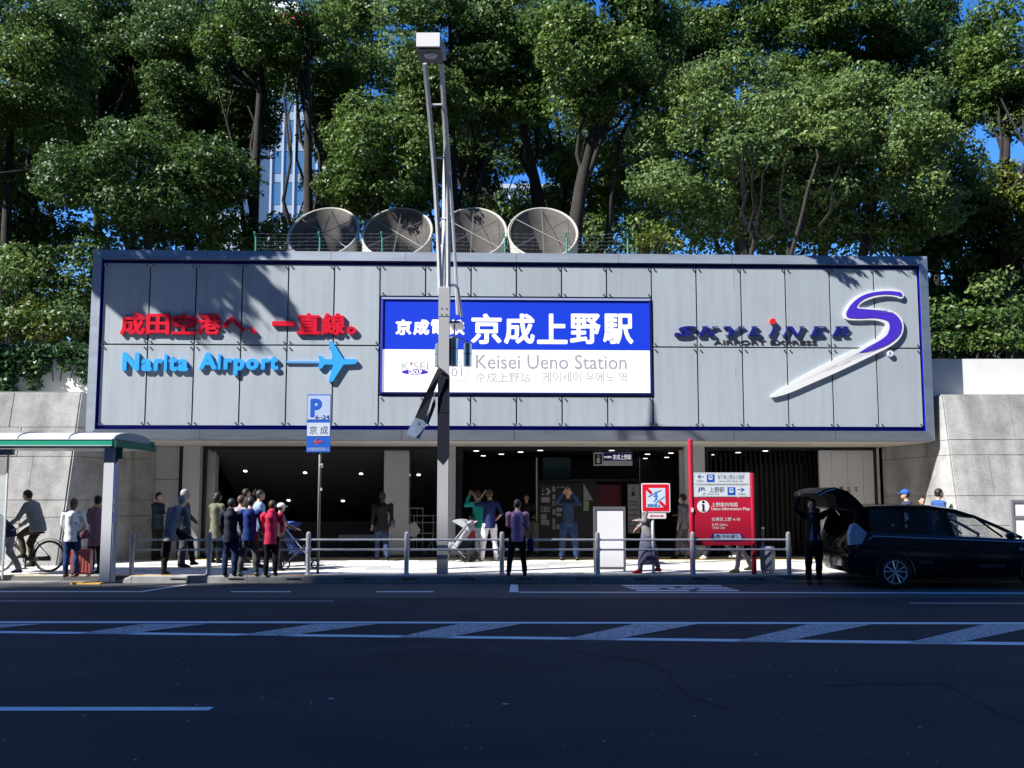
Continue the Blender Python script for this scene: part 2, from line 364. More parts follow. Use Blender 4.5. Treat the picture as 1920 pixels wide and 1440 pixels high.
line_obj('median_near_line', [[(-900, 1168), (0, 1183), (430, 1187.5), (960, 1193.5), (1920, 1204), (2700, 1212), (2700, 1217), (1920, 1209.5), (960, 1198), (430, 1191.5), (0, 1187), (-900, 1172)]], M_WHITE_LINE)
hz = []
for xb, xt in ((-170, -40), (145, 270), (445, 590), (745, 860), (1060, 1190), (1380, 1520), (1700, 1850), (2020, 2170)):
    yb = 1187+xb*0.0113
    hz.append([(xb, yb-1), (xb+90, yb), (xt+120, 1169.5), (xt, 1169.5)])
line_obj('median_hatching', hz, M_WORN_LINE, 0.008)
M_THIN = worn_paint('thin_line_paint', (0.45, 0.46, 0.47), 0.42, 0.5)
line_obj('bay_line', [[(-300, 1108), (262, 1108.3), (345, 1096.5), (352, 1096.5), (268, 1110), (-300, 1109.8)], [(433, 1108.5), (545, 1108.5), (545, 1110.2), (433, 1110.2)],
    [(706, 1108.5), (813, 1108.5), (813, 1110.2), (706, 1110.2)], [(957, 1096), (971, 1096), (972, 1110), (955, 1110)],
    [(973, 1109.5), (1300, 1109.8), (1920, 1111.3), (2600, 1113), (2600, 1115), (1920, 1113), (1300, 1111.4), (973, 1111.2)]], M_WHITE_LINE)
line_obj('thin_edge_line', [[(-300, 1126), (625, 1126.3), (625, 1127.4), (-300, 1127.2)], [(1705, 1130.2), (2500, 1131.5), (2500, 1133), (1705, 1131.5)]], M_THIN)
# painted road lettering: wide bars as seen from the kerb side
bars = []
for (a, b, y0, y1) in ((1165, 1350, 1097, 1099), (1172, 1262, 1100.3, 1102), (1275, 1362, 1100.3, 1102), (1180, 1235, 1103.2, 1104.6), (1250, 1300, 1103, 1104.5), (1310, 1372, 1103, 1104.6), (1190, 1290, 1105.8, 1108), (1305, 1382, 1105.8, 1108)):
    bars.append([(a, y0), (b, y0), (b+5, y1), (a+5, y1)])
line_obj('road_lettering', bars, M_WHITE_LINE)
lo = MB()                                               # smoother strip of the bay
for o in range(1): lo.add([tuple(G(x, y, 0.002)) for x, y in ((-900, 1121), (2900, 1121), (2900, 1094), (-900, 1094))], [(0, 1, 2, 3)])
struct('bus_bay', lo, mat('bay_asphalt', (0.055, 0.06, 0.07), 0.8, var=0.15, vs=1.5, bump=0.4, bs=220, spec=0.3))

cr_ = MB()
def crack(pix, w_):
    P0 = [G(x, y, 0.0045) for x, y in pix]; Q = []
    for a, b in zip(P0[:-1], P0[1:]):
        for t in np.linspace(0, 1, 14, endpoint=False): Q.append(a.lerp(b, t)+Vector((rng.normal()*.02, rng.normal()*.015, 0)))
    for a, b in zip(Q[:-1], Q[1:]):
        d = Vector((-(b-a).y, (b-a).x, 0)).normalized()*w_*rng.uniform(.3, 1); cr_.add([tuple(a-d), tuple(b-d), tuple(b+d), tuple(a+d)], [(0, 1, 2, 3) if (b-a).cross(d).z > 0 else (3, 2, 1, 0)])
crack([(1010, 1208), (1120, 1228), (1210, 1240), (1255, 1262), (1272, 1290), (1310, 1312), (1390, 1333)], .012)
crack([(1540, 1284), (1700, 1282), (1775, 1281), (1840, 1318), (1880, 1342), (1990, 1370)], .012)
crack([(1775, 1281), (1990, 1277)], .006); crack([(960, 1204), (1060, 1216)], .005)
struct('road_crack', cr_, mat('crack_dark', (0.006, 0.006, 0.007), 0.95))
sp = MB()
for _ in range(60):
    g = G(rng.uniform(0, 1920), rng.uniform(1225, 1430), 0.004); r_ = rng.uniform(.004, .011); a0 = rng.uniform(0, 6)
    sp.add([(g.x+r_*math.cos(a0+k*1.05)*1.5, g.y+r_*math.sin(a0+k*1.05), 0.004+.001*(k == 0)) for k in range(6)], [(0, 1, 2, 3, 4, 5)])
for px, py in ((948, 1320), (621, 1310)):
    g = G(px, py, 0.004); sp.add([(g.x+.035*math.cos(k*1.05), g.y+.02*math.sin(k*1.05), 0.005) for k in range(6)], [(0, 1, 2, 3, 4, 5)])
o = meshobj('road_grit', sp, mat('pale_grit', (0.45, 0.45, 0.45), 0.9)); o['kind'] = 'stuff'; o['label'] = 'small pale chips scattered on the dark asphalt'
KY = G(900, 1093.5, 0).y                               # kerb face
pav = MB(); pav.box(-60, 60, KY+0.16, 24.2, -0.3, SW-0.03); struct('pavement', pav, M_JOINT)
PAVE = [o for o in COL.objects if o.name == 'pavement'][0]
slab = MB(); slab.box(0, 0.892, 0, 0.592, -0.03, 0.0, 0.004)
srcs = []
for m in (M_PAVE, M_PAVE2, M_PAVE3, M_TACT):
    o = meshobj('paving_slab', slab, m, PAVE); srcs.append(o)
used = [False]*4
k = 0
for j in range(9):
    y = KY+0.17+j*0.6
    for i in range(27):
        x = -12.2+i*0.9+(0.45 if j % 2 else 0)
        r = rng.random(); q = 3 if (j == 7) else (1 if (r < 0.13) else (2 if r < 0.3 else 0))
        if j == 8: q = 0
        Mx = Matrix.Translation((x, y, SW+rng.uniform(-0.002, 0.002)))
        if not used[q]: used[q] = True; srcs[q].matrix_local = Mx
        else: copypart(srcs[q], PAVE, Mx)

# kerb
XL = G(205, 1088, SW).x; XR = G(1468, 1088, SW).x
kerb = MB(); kerb.box(XL, XR, KY+0.03, KY+0.155, -0.2, SW-0.02); KERB = struct('kerb', kerb, M_JOINT)
n = 11; wd = (XR-XL)/n
def kerbstone(a, b, h0=SW, h1=SW):
    mb = MB(); y0 = KY; y1 = KY+0.158; g = 0.004; c = 0.025
    mb.add([(a+g,y0,-0.1),(b-g,y0,-0.1),(b-g,y0+0.01,h1-c),(a+g,y0+0.01,h0-c),(a+g,y0+c,h0),(b-g,y0+c,h1),(b-g,y1,h1),(a+g,y1,h0),(a+g,y1,-0.1),(b-g,y1,-0.1)],
        [(0,1,2,3),(3,2,5,4),(4,5,6,7),(7,6,9,8),(0,3,4,7,8),(1,9,6,5,2)]); return mb
part('kerb_stone', kerbstone(XL-0.35, XL, 0.03, SW), M_KERB, KERB)
part('kerb_stone', kerbstone(XR, XR+0.5, SW, 0.03), M_KERB, KERB)
for i in range(n):
    o = part('kerb_stone', kerbstone(XL+i*wd, XL+(i+1)*wd), M_KERB, KERB)
    cx = XL+i*wd+0.72*wd+0.1
    sl = MB(); sl.box(cx-0.15, cx+0.15, KY-0.004, KY+0.02, 0.075, 0.10, 0.006); part('drain_slot', sl, M_BLACK, o)
    s2 = MB(); s2.box(cx-0.14, cx+0.15, KY-0.008, KY-0.004, 0.097, 0.106); part('slot_lip', s2, M_KERB, o)
yk = MB()
for a, b in ((212, 316), (455, 700), (800, 1105), (1130, 1300)):
    yk.box(G(a, 1080, SW).x, G(b, 1080, SW).x, KY+0.03, KY+0.12, SW+0.001, SW+0.004)
struct('yellow_kerb_stripe', yk, M_YEL)
# flush kerbs left and right of the island
fk = MB(); fk.box(-60, XL-0.36, KY+0.0, KY+0.15, -0.2, 0.035); struct('flush_kerb', fk, M_KERB)
fk = MB(); fk.box(XR+0.51, 60, KY+0.0, KY+0.15, -0.2, 0.035); struct('flush_kerb', fk, M_KERB)
yk = MB(); yk.box(G(143, 1090, 0.04).x, G(198, 1090, 0.04).x, KY-0.28, KY-0.01, 0.004, 0.03); yk.box(XR+0.6, 14, KY+0.02, KY+0.14, 0.036, 0.041); struct('yellow_kerb_stripe', yk, M_YEL)

# ================================================================== STATION BUILDING
SB = thing('station_building', 'long low station entrance with silver panelled fascia box over dark open bays', 'building', tuple(FM @ Vector((0, 0, 0))), PHI)
uL, _ = FU(165, 648); uR, _ = FU(1748, 650); _, zT = FU(956, 473); _, zB = FU(958, 825)
fw = 0.235
uTL = uL; uTR = uR
def fmb(): return MB(FM)
D = 0.30
# mitred frame pieces: front slopes gently back towards the outside
def frame_piece(kind):
    mb = fmb(); i = fw; s = 0.06
    o_ = {'top': [(uL, zT), (uR, zT), (uR-i, zT-i), (uL+i, zT-i)], 'bottom': [(uR, zB), (uL, zB), (uL+i, zB+i), (uR-i, zB+i)],
          'left': [(uL, zB), (uL, zT), (uL+i, zT-i), (uL+i, zB+i)], 'right': [(uR, zT), (uR, zB), (uR-i, zB+i), (uR-i, zT-i)]}[kind]
    a, b, c, d = o_
    vs = [(a[0], s, a[1]), (b[0], s, b[1]), (c[0], 0, c[1]), (d[0], 0, d[1]), (a[0], D+0.1, a[1]), (b[0], D+0.1, b[1]), (c[0], D, c[1]), (d[0], D, d[1])]
    mb.add(vs, [(3, 2, 1, 0), (0, 1, 5, 4), (2, 3, 7, 6), (1, 2, 6, 5), (3, 0, 4, 7), (4, 5, 6, 7)]); return mb
for k in ('top', 'bottom', 'left', 'right'): part('fascia_frame', frame_piece(k), M_FRAME, SB)
# seams in the frame
sm = fmb()
for px in (388, 620, 760, 968, 1160, 1373, 1560): 
    u, _ = FU(px, 480); sm.add([(u-.004, 0.058, zT-.003), (u+.004, 0.058, zT-.003), (u+.004, -0.002, zT-fw+.003), (u-.004, -0.002, zT-fw+.003)], [(0, 3, 2, 1)]); sm.add([(u-.054, 0.058, zB+.003), (u-.046, 0.058, zB+.003), (u-.046, -0.002, zB+fw-.003), (u-.054, -0.002, zB+fw-.003)], [(0, 1, 2, 3)])
part('frame_seam', sm, M_BOLT, SB)
for (px, y0, y1, w_, v_) in ((1373, 478, 492, .05, .03), (1375, 500, 545, .03, .0595), (1379, 690, 712, .02, .0595)):
    u, za = FU(px, y0, v_); _, zb_ = FU(px, y1, v_); mb = fmb(); mb.add([(u-w_/2, v_-.002, za), (u+w_/2, v_-.002, za), (u+w_*.15, v_-.002, zb_), (u-w_*.1, v_-.002, zb_)], [(0, 3, 2, 1)])
    if v_ > .05: part('water_stain', mb, mat('faint_stain', (0.36, 0.37, 0.37), 0.7), SB)
# body of the box behind
bx = fmb(); bx.box(uL+0.02, uR-0.02, D+0.1, 3.6, zB+0.02, zT-0.02); part('fascia_body', bx, M_FRAME, SB)
bk = fmb(); bk.box(uL+fw, uR-fw, 0.16, 0.30, zB+fw, zT-fw); part('panel_backing', bk, M_BACK, SB)
bl = fmb(); q = 0.10; a0, a1, b0, b1 = uL+fw, uR-fw, zB+fw, zT-fw
bl.box(a0, a1, 0.145, 0.158, b1-q, b1); bl.box(a0, a1, 0.145, 0.158, b0, b0+q); bl.box(a0, a0+q, 0.145, 0.158, b0+q, b1-q); bl.box(a1-q, a1, 0.145, 0.158, b0+q, b1-q)
bl.box(a0+0.002, a1-0.002, 0.01, 0.143, b0-0.001, b0+0.004); bl.box(a0-0.001, a0+0.004, 0.01, 0.143, b0+0.005, b1); bl.box(a1-0.004, a1+0.001, 0.01, 0.143, b0+0.005, b1)
part('blue_groove', bl, M_BLUE, SB)
pu0 = FU(187, 648)[0]; pu1 = FU(1728, 650)[0]; pzT = FU(956, 498)[1]; pzB = FU(956, 798.5)[1]; pzM = FU(956, 648.5)[1]
pw = (pu1-pu0)/18; gj = 0.017
czT = FU(956, 556)[1]; czB = FU(956, 741.5)[1]
def bolts(M):
    return M
brk = fmb()
for c in range(18):
    rows = [(pzM+gj, pzT), (pzB, pzM-gj)] if (c < 6 or c >= 12) else [(czT+gj, pzT), (pzB, czB-gj)]
    for (z0, z1) in rows:
        a = pu0+c*pw+gj; b = pu0+(c+1)*pw-gj
        mb = fmb(); mb.box(a, b, 0.060, 0.082, z0, z1, 0.004); po = part('facade_panel', mb, M_PANEL, SB)
        bo = fmb()
        for x in (a+0.055, b-0.055):
            for z in (z0+0.055, z1-0.055):
                bo.lathe([(0.016, 0.062), (0.016, 0.040), (0.020, 0.040), (0.020, 0.030), (0.010, 0.028)], (x, 0, z), 8, 'Y')
        part('fixing', bo, M_BOLT, po)
    for z in (pzT-0.03, pzB+0.03, pzM): brk.box(pu0+c*pw-0.02, pu0+c*pw+0.02, 0.10, 0.158, z-0.03, z+0.03) if (z != pzM or c <= 6 or c >= 12) else None
part('panel_bracket', brk, M_BRK, SB)
# soffit
GV = 2.5
so = fmb(); so.box(uL+0.05, uR-0.05, 0.1, GV-0.05, zB-0.02, zB+0.015); part('soffit', so, M_SOFFIT, SB)
for px in (405, 548, 690, 970, 1108, 1247, 1390, 1530):
    u, _ = FU(px, 833, 1.3); s1 = fmb(); s1.box(u-0.11, u+0.11, 1.2, 1.32, zB-0.03, zB-0.021); part('soffit_light', s1, M_BRK, SB)
# header and glazing line
zH = FU(700, 840, GV)[1]
hd = fmb(); hd.box(FU(376, 900, GV)[0], FU(1640, 900, GV)[0], GV-0.03, GV+0.08, zH-0.045, zB-0.022); part('header_rail', hd, M_BRONZE, SB)
def fcol(px0, px1, v0, v1, z0=SW-0.02, z1=None):
    u0 = FU(px0, 900, v0)[0]; u1 = FU(px1, 900, v0)[0]; mb = fmb(); mb.box(u0, u1, v0, v1, z0, z1 if z1 else zB-0.022, 0.004); return mb
part('wall_panel', fcol(286, 339, GV+0.02, GV+0.2), M_PILLAR, SB)
ln = fmb(); u0 = FU(286, 900, GV)[0]; u1 = FU(339, 900, GV)[0]; zz = FU(310, 899, GV)[1]; ln.box(u0+0.003, u1-0.003, GV+0.012, GV+0.03, zz-0.006, zz+0.006); part('panel_joint', ln, M_BRONZE, SB)
part('door_jamb', fcol(335, 342, GV-0.03, GV+0.15), M_BRONZE, SB)
part('pillar', fcol(342, 374, GV-0.25, GV+0.2), M_PILLAR, SB)
part('door_jamb', fcol(375, 384, GV-0.02, GV+0.15), M_BRONZE, SB)
part('pillar', fcol(384, 403, GV+0.3, GV+0.6), M_PILLAR, SB)
part('pillar', fcol(720, 767, GV+0.25, GV+0.75), mat('glazed_tile_pillar', (0.5, 0.51, 0.52), 0.18, var=0.05, vs=1), SB)
part('pillar', fcol(836, 854, GV-0.2, GV+0.25), M_PILLAR, SB)
part('door_jamb', fcol(855, 866, GV-0.02, GV+0.15), M_BRONZE, SB)
part('pillar', fcol(1284, 1322, GV-0.25, GV+0.25), M_PILLAR, SB)
part('door_jamb', fcol(1275, 1283, GV+0.0, GV+0.12), M_PILLAR, SB)
part('door_jamb', fcol(1322, 1329, GV+0.0, GV+0.12), M_BRONZE, SB)
# white folding wall at right (panels with seams)
xs = [1537, 1560, 1590, 1619, 1641]
for a, b in zip(xs[:-1], xs[1:]): part('white_wall_panel', fcol(a+0.3, b-0.3, GV+0.05, GV+0.15), M_WHITE if False else mat('white_wall_panel', (0.62, 0.63, 0.65), 0.5), SB)
part('door_jamb', fcol(1641, 1645, GV-0.02, GV+0.12), M_BRONZE, SB)
part('door_jamb', fcol(1645, 1650, GV-0.02, GV+0.12), M_PILLAR, SB)
for s_, b_ in (('壽', (1573, 912, 1582, 922)), ('延', (1588, 913, 1596, 923)), ('年', (1602, 912, 1609, 923))): ftext('wall_character', s_, b_, SB, M_BLK, v=GV+0.046, bold=0.01)
# interior shells
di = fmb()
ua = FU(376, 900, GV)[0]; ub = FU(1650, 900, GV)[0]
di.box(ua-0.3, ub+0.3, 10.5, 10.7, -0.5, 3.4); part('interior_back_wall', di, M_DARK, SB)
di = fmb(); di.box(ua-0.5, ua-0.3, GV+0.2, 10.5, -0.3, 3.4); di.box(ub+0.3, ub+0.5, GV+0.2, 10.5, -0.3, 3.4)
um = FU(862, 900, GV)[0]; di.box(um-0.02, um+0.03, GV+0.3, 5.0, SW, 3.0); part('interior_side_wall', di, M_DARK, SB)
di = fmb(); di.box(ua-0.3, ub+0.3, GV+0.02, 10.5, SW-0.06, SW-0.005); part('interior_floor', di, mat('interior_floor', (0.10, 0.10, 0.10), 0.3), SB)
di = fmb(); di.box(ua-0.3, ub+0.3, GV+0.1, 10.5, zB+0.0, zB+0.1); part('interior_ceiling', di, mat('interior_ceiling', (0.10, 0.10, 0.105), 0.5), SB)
# sloping ceiling above the stairs (left bay) with round downlights
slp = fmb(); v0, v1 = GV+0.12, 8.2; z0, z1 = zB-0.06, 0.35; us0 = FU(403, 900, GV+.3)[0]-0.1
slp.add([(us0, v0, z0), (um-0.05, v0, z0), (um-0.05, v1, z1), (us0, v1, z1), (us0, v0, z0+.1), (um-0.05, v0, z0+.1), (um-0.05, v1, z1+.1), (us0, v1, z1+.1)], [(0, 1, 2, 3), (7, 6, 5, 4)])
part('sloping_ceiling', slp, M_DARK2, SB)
lt = fmb(); lt.box(us0, um-0.05, GV+3.0, GV+3.05, SW-0.02, 1.0)
part('stair_parapet', lt, mat('stair_parapet', (0.03, 0.03, 0.032), 0.5), SB)
sn = Vector((0, (z1-z0), -(v1-v0))).normalized()
def slope_hit(px, py):
    o = FMI @ Vector((0, 0, CH)); d = FMI.to_3x3() @ ray(px, py); p0 = Vector((0, v0, z0)); t = (p0-o).dot(sn)/d.dot(sn); return o+d*t
for px, py in ((460, 883), (572, 886), (677, 888), (785, 890), (433, 937), (541, 938), (643, 939), (613, 986)):
    h = slope_hit(px, py); h2 = h+sn*0.012
    a = Vector((1, 0, 0)); b = sn.cross(a).normalized(); mb = fmb(); pts = [h2+(a*math.cos(t*math.pi/5)+b*math.sin(t*math.pi/5)*0.9)*0.055 for t in range(10)]
    mb.add([tuple(p) for p in pts]+[tuple(p-sn*0.01) for p in pts], [tuple(range(10)), tuple(range(19, 9, -1))]+[(i, (i+1) % 10, (i+1) % 10+10, i+10) for i in range(10)])
    part('downlight', mb, M_LAMP, SB)
# flat ceiling lights, centre and right bays
for px, py in ((893, 846), (976, 848), (1013, 845), (906, 855), (940, 852), (1147, 845), (1214, 852), (1258, 850), (1210, 860), (1250, 858), (1337, 853), (1384, 849), (1435, 846), (746, 845), (716, 848)):
    o = FMI @ Vector((0, 0, CH)); d = FMI.to_3x3() @ ray(px, py); zc = zB-0.012; t = (zc-o.z)/d.z; h = o+d*t
    if h.y > 10.2 or h.y < GV+0.2: h.y = min(max(h.y, GV+0.4), 9.8); zc = zB-0.012
    mb = fmb(); mb.lathe([(0.08, zc), (0.08, zc+0.01)], (h.x, h.y, 0), 12); part('ceiling_light', mb, M_LAMP, SB)
# kiosk / glazed entrance in the centre bay
def fplane(name, px0, py0, px1, py1, v, m, th=0.03, parent=None):
    u0, u1, z0, z1 = fbox(px0, py0, px1, py1, v); mb = fmb(); mb.box(u0, u1, v, v+th, z0, z1, 0.003); return part(name, mb, m, parent or SB)
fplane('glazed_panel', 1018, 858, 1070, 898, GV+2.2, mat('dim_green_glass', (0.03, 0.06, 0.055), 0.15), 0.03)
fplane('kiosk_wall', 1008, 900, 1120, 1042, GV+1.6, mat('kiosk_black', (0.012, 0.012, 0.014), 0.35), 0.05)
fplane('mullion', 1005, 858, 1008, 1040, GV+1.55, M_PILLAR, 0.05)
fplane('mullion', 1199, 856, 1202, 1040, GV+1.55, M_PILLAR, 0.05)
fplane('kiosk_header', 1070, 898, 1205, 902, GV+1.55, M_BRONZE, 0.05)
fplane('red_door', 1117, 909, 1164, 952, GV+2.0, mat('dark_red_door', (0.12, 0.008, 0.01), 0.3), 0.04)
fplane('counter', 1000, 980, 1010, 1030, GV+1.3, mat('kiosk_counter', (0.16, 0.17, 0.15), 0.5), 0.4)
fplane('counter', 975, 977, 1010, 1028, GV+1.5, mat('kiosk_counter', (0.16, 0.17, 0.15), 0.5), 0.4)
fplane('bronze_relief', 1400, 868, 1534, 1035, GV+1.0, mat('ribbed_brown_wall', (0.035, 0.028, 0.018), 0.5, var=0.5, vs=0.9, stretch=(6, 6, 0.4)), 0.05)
for i in range(22):
    u0 = FU(1332+i*9.3, 900, GV+0.9)[0]; mb = fmb(); mb.box(u0, u0+0.035, GV+0.85, GV+0.97, SW, zB-0.1 if i > 6 else zB-0.15); part('timber_slat', mb, mat('dark_timber_slat', (0.009, 0.0075, 0.006), 0.6), SB)
th = fmb(); th.box(FU(376, 1043, GV)[0], FU(1284, 1043, GV)[0], GV-0.02, GV+0.1, SW-0.01, SW+0.05); th.box(FU(1322, 1043, GV)[0], FU(1640, 1043, GV)[0], GV-0.02, GV+0.1, SW-0.01, SW+0.05); part('threshold', th, M_BRONZE, SB)
# pavement under the canopy behind paving rows is the pavement body (a light strip)
# roof
rf = fmb(); rf.box(uL+0.02, uR-0.02, 3.6, 12.0, 3.2, zT-0.02); part('roof_block', rf, mat('roof_concrete', (0.2, 0.2, 0.19), 0.9), SB)

# notices on the kiosk
NB = thing('notice_board', 'black notice board with white pictograms and small posters beside the kiosk glass', 'notice board', tuple(FM @ Vector((FU(1050, 950, GV+1.5)[0], GV+1.5, 0.5))), PHI)
fplane('board', 1012, 906, 1092, 1000, GV+1.5, mat('board_black', (0.01, 0.01, 0.01), 0.4), 0.03, NB)
M_NP = mat('notice_pale', (0.35, 0.35, 0.35), 0.5); M_NW = mat('notice_white', (0.6, 0.6, 0.6), 0.5)
for b in ((1015, 932, 1031, 942)[0:4], (1014, 950, 1031, 960), (1014, 964, 1025, 974), (1014, 975, 1030, 985), (1036, 912, 1041, 922), (1036, 927, 1041, 936), (1036, 939, 1041, 948), (1036, 955, 1041, 965), (1036, 972, 1041, 983), (1036, 984, 1041, 993), (1043, 940, 1052, 947), (1043, 952, 1054, 959), (1043, 962, 1052, 968), (1043, 983, 1056, 992)):
    fplane('notice', *b, GV+1.49, M_NP, 0.008, NB)
ftext('notice_title', '京成上野駅のご案内', (1044, 912, 1067, 915), NB, M_NW, v=GV+1.485)
ftext('pictogram', '上', (1015, 914, 1021, 928), NB, M_NW, v=GV+1.485, bold=0.01); ftext('pictogram', '≫', (1024, 914, 1032, 929), NB, M_NW, v=GV+1.485, bold=0.01)
for (a, s_) in ((1015, '階'), (1024, '段')): ftext('pictogram', s_, (a, 951, a+6, 959), NB, M_BLK, v=GV+1.485, bold=0.02)
for b, lab, m in (((1094, 906, 1112, 938), 'tall narrow glass poster leaning shape beside the red door', M_NP), ((1094, 939, 1104, 958), 'small green and white leaflet on the dark kiosk glass', mat('leaflet_green', (0.30, 0.42, 0.22), 0.5))):
    u0, u1, z0, z1 = fbox(*b, GV+1.45); mb = fmb()
    if m is M_NP: mb.prism([(u0, z0), (u1, z0), (u0, z1)], GV+1.45, GV+1.46)
    else: mb.box(u0, u1, GV+1.45, GV+1.46, z0, z1)
    solo('poster', mb, m, lab, 'poster')
u0, u1, z0, z1 = fbox(1177, 908, 1200, 1000, GV+1.4); NP2 = thing('lift_guide_panel', 'tall pale grey lift guide panel right of the red door', 'sign', tuple(FM @ Vector((u0, GV+1.4, z0))), PHI)
mb = fmb(); mb.box(u0, u1, GV+1.4, GV+1.43, z0, z1); part('panel', mb, M_NP, NP2)
ftext('pictogram', '⇅', (1184, 914, 1190, 920), NP2, M_BLK, v=GV+1.395, bold=0.02)
fplane('pictogram', 1184, 922, 1190, 930, GV+1.39, M_BLK, 0.006, NP2)
for y in (940, 946, 955, 965, 976, 985): fplane('notice_line', 1180, y, 1196, y+2, GV+1.39, M_BOLT, 0.006, NP2)

# hanging sign in the entrance
HS = thing('hanging_sign', 'small blue and white station name sign with lift pictogram hanging under the entrance ceiling', 'sign', tuple(FM @ Vector((FU(1150, 870, GV+0.8)[0], GV+0.8, 2.5))), PHI)
hv = GV+0.8
fplane('sign_body', 1113, 848, 1186, 873, hv+0.01, M_NW, 0.08, HS); fplane('blue_band', 1131, 849, 1186, 864, hv, M_NAVY, 0.01, HS)
fplane('pictogram_ground', 1115, 851, 1129, 871, hv, M_BLK, 0.01, HS); fplane('pictogram', 1119, 859, 1125, 868, hv-0.006, M_NW, 0.006, HS)
ftext('pictogram', '⇅', (1119, 852, 1125, 858), HS, M_NW, v=hv-0.004, bold=0.02)
ftext('lettering', '京成上野駅', (1149, 852, 1184, 862), HS, M_SIGNT, v=hv-0.004, bold=0.015); ftext('lettering', '京成電鉄', (1132, 855, 1147, 859), HS, M_SIGNT, v=hv-0.004, bold=0.02)
ftext('lettering', 'Keisei Ueno Station', (1142, 867, 1180, 870), HS, M_GREYT, v=hv-0.004)
hr = fmb(); u0 = FU(1125, 848, hv)[0]; u1 = FU(1178, 848, hv)[0]; zz = FU(1125, 850, hv)[1]; hr.tube([(u0, hv+.05, zz), (u0, hv+.05, zB)], 0.012, 6); hr.tube([(u1, hv+.05, zz), (u1, hv+.05, zB)], 0.012, 6); part('hanger', hr, M_STEEL, HS)

FM0, FMI0 = FM, FMI
def shift_facade(v):
    global FM, FMI
    FM = FM0 @ Matrix.Translation((0, v, 0)); FMI = FM.inverted()
shift_facade(0.105)
# main lightbox sign
su0, su1, sz0, sz1 = fbox(714, 558, 1224, 740, -0.1)
MS = thing('station_name_sign', 'large blue and white station name lightbox in the middle of the silver fascia', 'sign', tuple(FM @ Vector(((su0+su1)/2, 0.07, sz0))), PHI)
t = 0.055; mb = fmb(); mb.box(su0+t, su1-t, -0.06, 0.07, sz0+t, sz1-t); part('box', mb, M_BLUE, MS)
def sframe(pts):
    (a, b, c, d) = pts; mb = fmb()
    mb.add([(a[0], -0.07, a[1]), (b[0], -0.07, b[1]), (c[0], -0.10, c[1]), (d[0], -0.10, d[1]), (a[0], 0.07, a[1]), (b[0], 0.07, b[1]), (c[0], -0.055, c[1]), (d[0], -0.055, d[1])],
        [(3, 2, 1, 0), (0, 1, 5, 4), (2, 3, 7, 6), (1, 2, 6, 5), (3, 0, 4, 7), (4, 5, 6, 7)]); return mb
M_SFR = mat('sign_frame_blue', (0.03, 0.035, 0.30), 0.35, 0.2)
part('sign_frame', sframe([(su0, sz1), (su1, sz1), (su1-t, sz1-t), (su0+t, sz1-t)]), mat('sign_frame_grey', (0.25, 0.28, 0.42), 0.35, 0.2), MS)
part('sign_frame', sframe([(su1, sz0), (su0, sz0), (su0+t, sz0+t), (su1-t, sz0+t)]), M_SFR, MS)
part('sign_frame', sframe([(su0, sz0), (su0, sz1), (su0+t, sz1-t), (su0+t, sz0+t)]), M_SFR, MS)
part('sign_frame', sframe([(su1, sz1), (su1, sz0), (su1-t, sz0+t), (su1-t, sz1-t)]), M_SFR, MS)
zs = FU(960, 656, -0.07)[1]
mb = fmb(); mb.box(su0+t, su1-t, -0.072, -0.06, zs, sz1-t); part('blue_face', mb, M_SIGNB, MS)
mb = fmb(); mb.box(su0+t, su1-t, -0.072, -0.06, sz0+t, zs-0.001); part('white_face', mb, M_SIGNW, MS)
def split_text(s, px0, px1, py0, py1, parent, m, v, bold, ext=0.0, gap=0.06, name='lettering'):
    n = len(s); w_ = (px1-px0)/n
    for i, ch in enumerate(s): ftext(name, ch, (px0+i*w_+gap*w_, py0, px0+(i+1)*w_-gap*w_, py1), parent, m, v=v, bold=bold, ext=ext)
split_text('京成電鉄', 740, 873, 599, 628, MS, M_SIGNT, -0.075, 0.045, gap=0.05)
split_text('京成上野駅', 881, 1190, 588, 645, MS, M_SIGNT, -0.075, 0.028, gap=0.035)
ftext('lettering', 'Keisei Ueno Station', (892, 665, 1175, 692), MS, M_GREYT, v=-0.075, bold=0.008)
ftext('lettering', '京成上野站', (892, 698, 994, 717), MS, M_GREYT2, v=-0.075)
ftext('lettering', '게이세이 우에노 역', (1017, 697, 1175, 717), MS, M_GREYT2, v=-0.075)
# group logo
ftext('logo_letter', 'K', (754, 679, 766, 694), MS, M_GREYT, v=-0.075); ftext('logo_letter', 'SEI', (775, 679, 803, 694), MS, M_GREYT, v=-0.075)
u, z = FU(771, 682, -0.075); mb = fmb(); mb.add([(u-0.035, -0.076, z+0.05), (u, -0.076, z-0.07), (u+0.035, -0.076, z+0.05), (u, -0.076, z+0.03)], [(0, 1, 3), (3, 1, 2)]); part('logo_heart', mb, mat('logo_red', (0.7, 0.03, 0.08), 0.4), MS)
u, z = FU(778, 697.5, -0.075); mb = fmb(); mb.add([(u+0.32*math.cos(a*math.pi/12), -0.076, z+0.06*math.sin(a*math.pi/12)) for a in range(24)], [tuple(range(24))]); part('logo_oval', mb, M_VIOLET, MS)
ftext('logo_letter', 'GROUP', (766, 693.5, 791, 701.5), MS, M_SIGNT, v=-0.08, bold=0.03)
u, z = FU(857, 694, -0.075); mb = fmb(); rr = []; 
for k in range(32):
    a = 2*math.pi*k/32; rr += [(u+0.285*math.cos(a), -0.076, z+0.285*math.sin(a)), (u+0.272*math.cos(a), -0.076, z+0.272*math.sin(a))]
mb.add(rr, [(2*k, 2*((k+1) % 32), 2*((k+1) % 32)+1, 2*k+1) for k in range(32)]); part('number_ring', mb, M_GREYT2, MS)
ftext('lettering', 'KS', (848, 677, 867, 688), MS, M_GREYT2, v=-0.076); ftext('lettering', '01', (846, 690, 866, 706), MS, M_GREYT, v=-0.076)

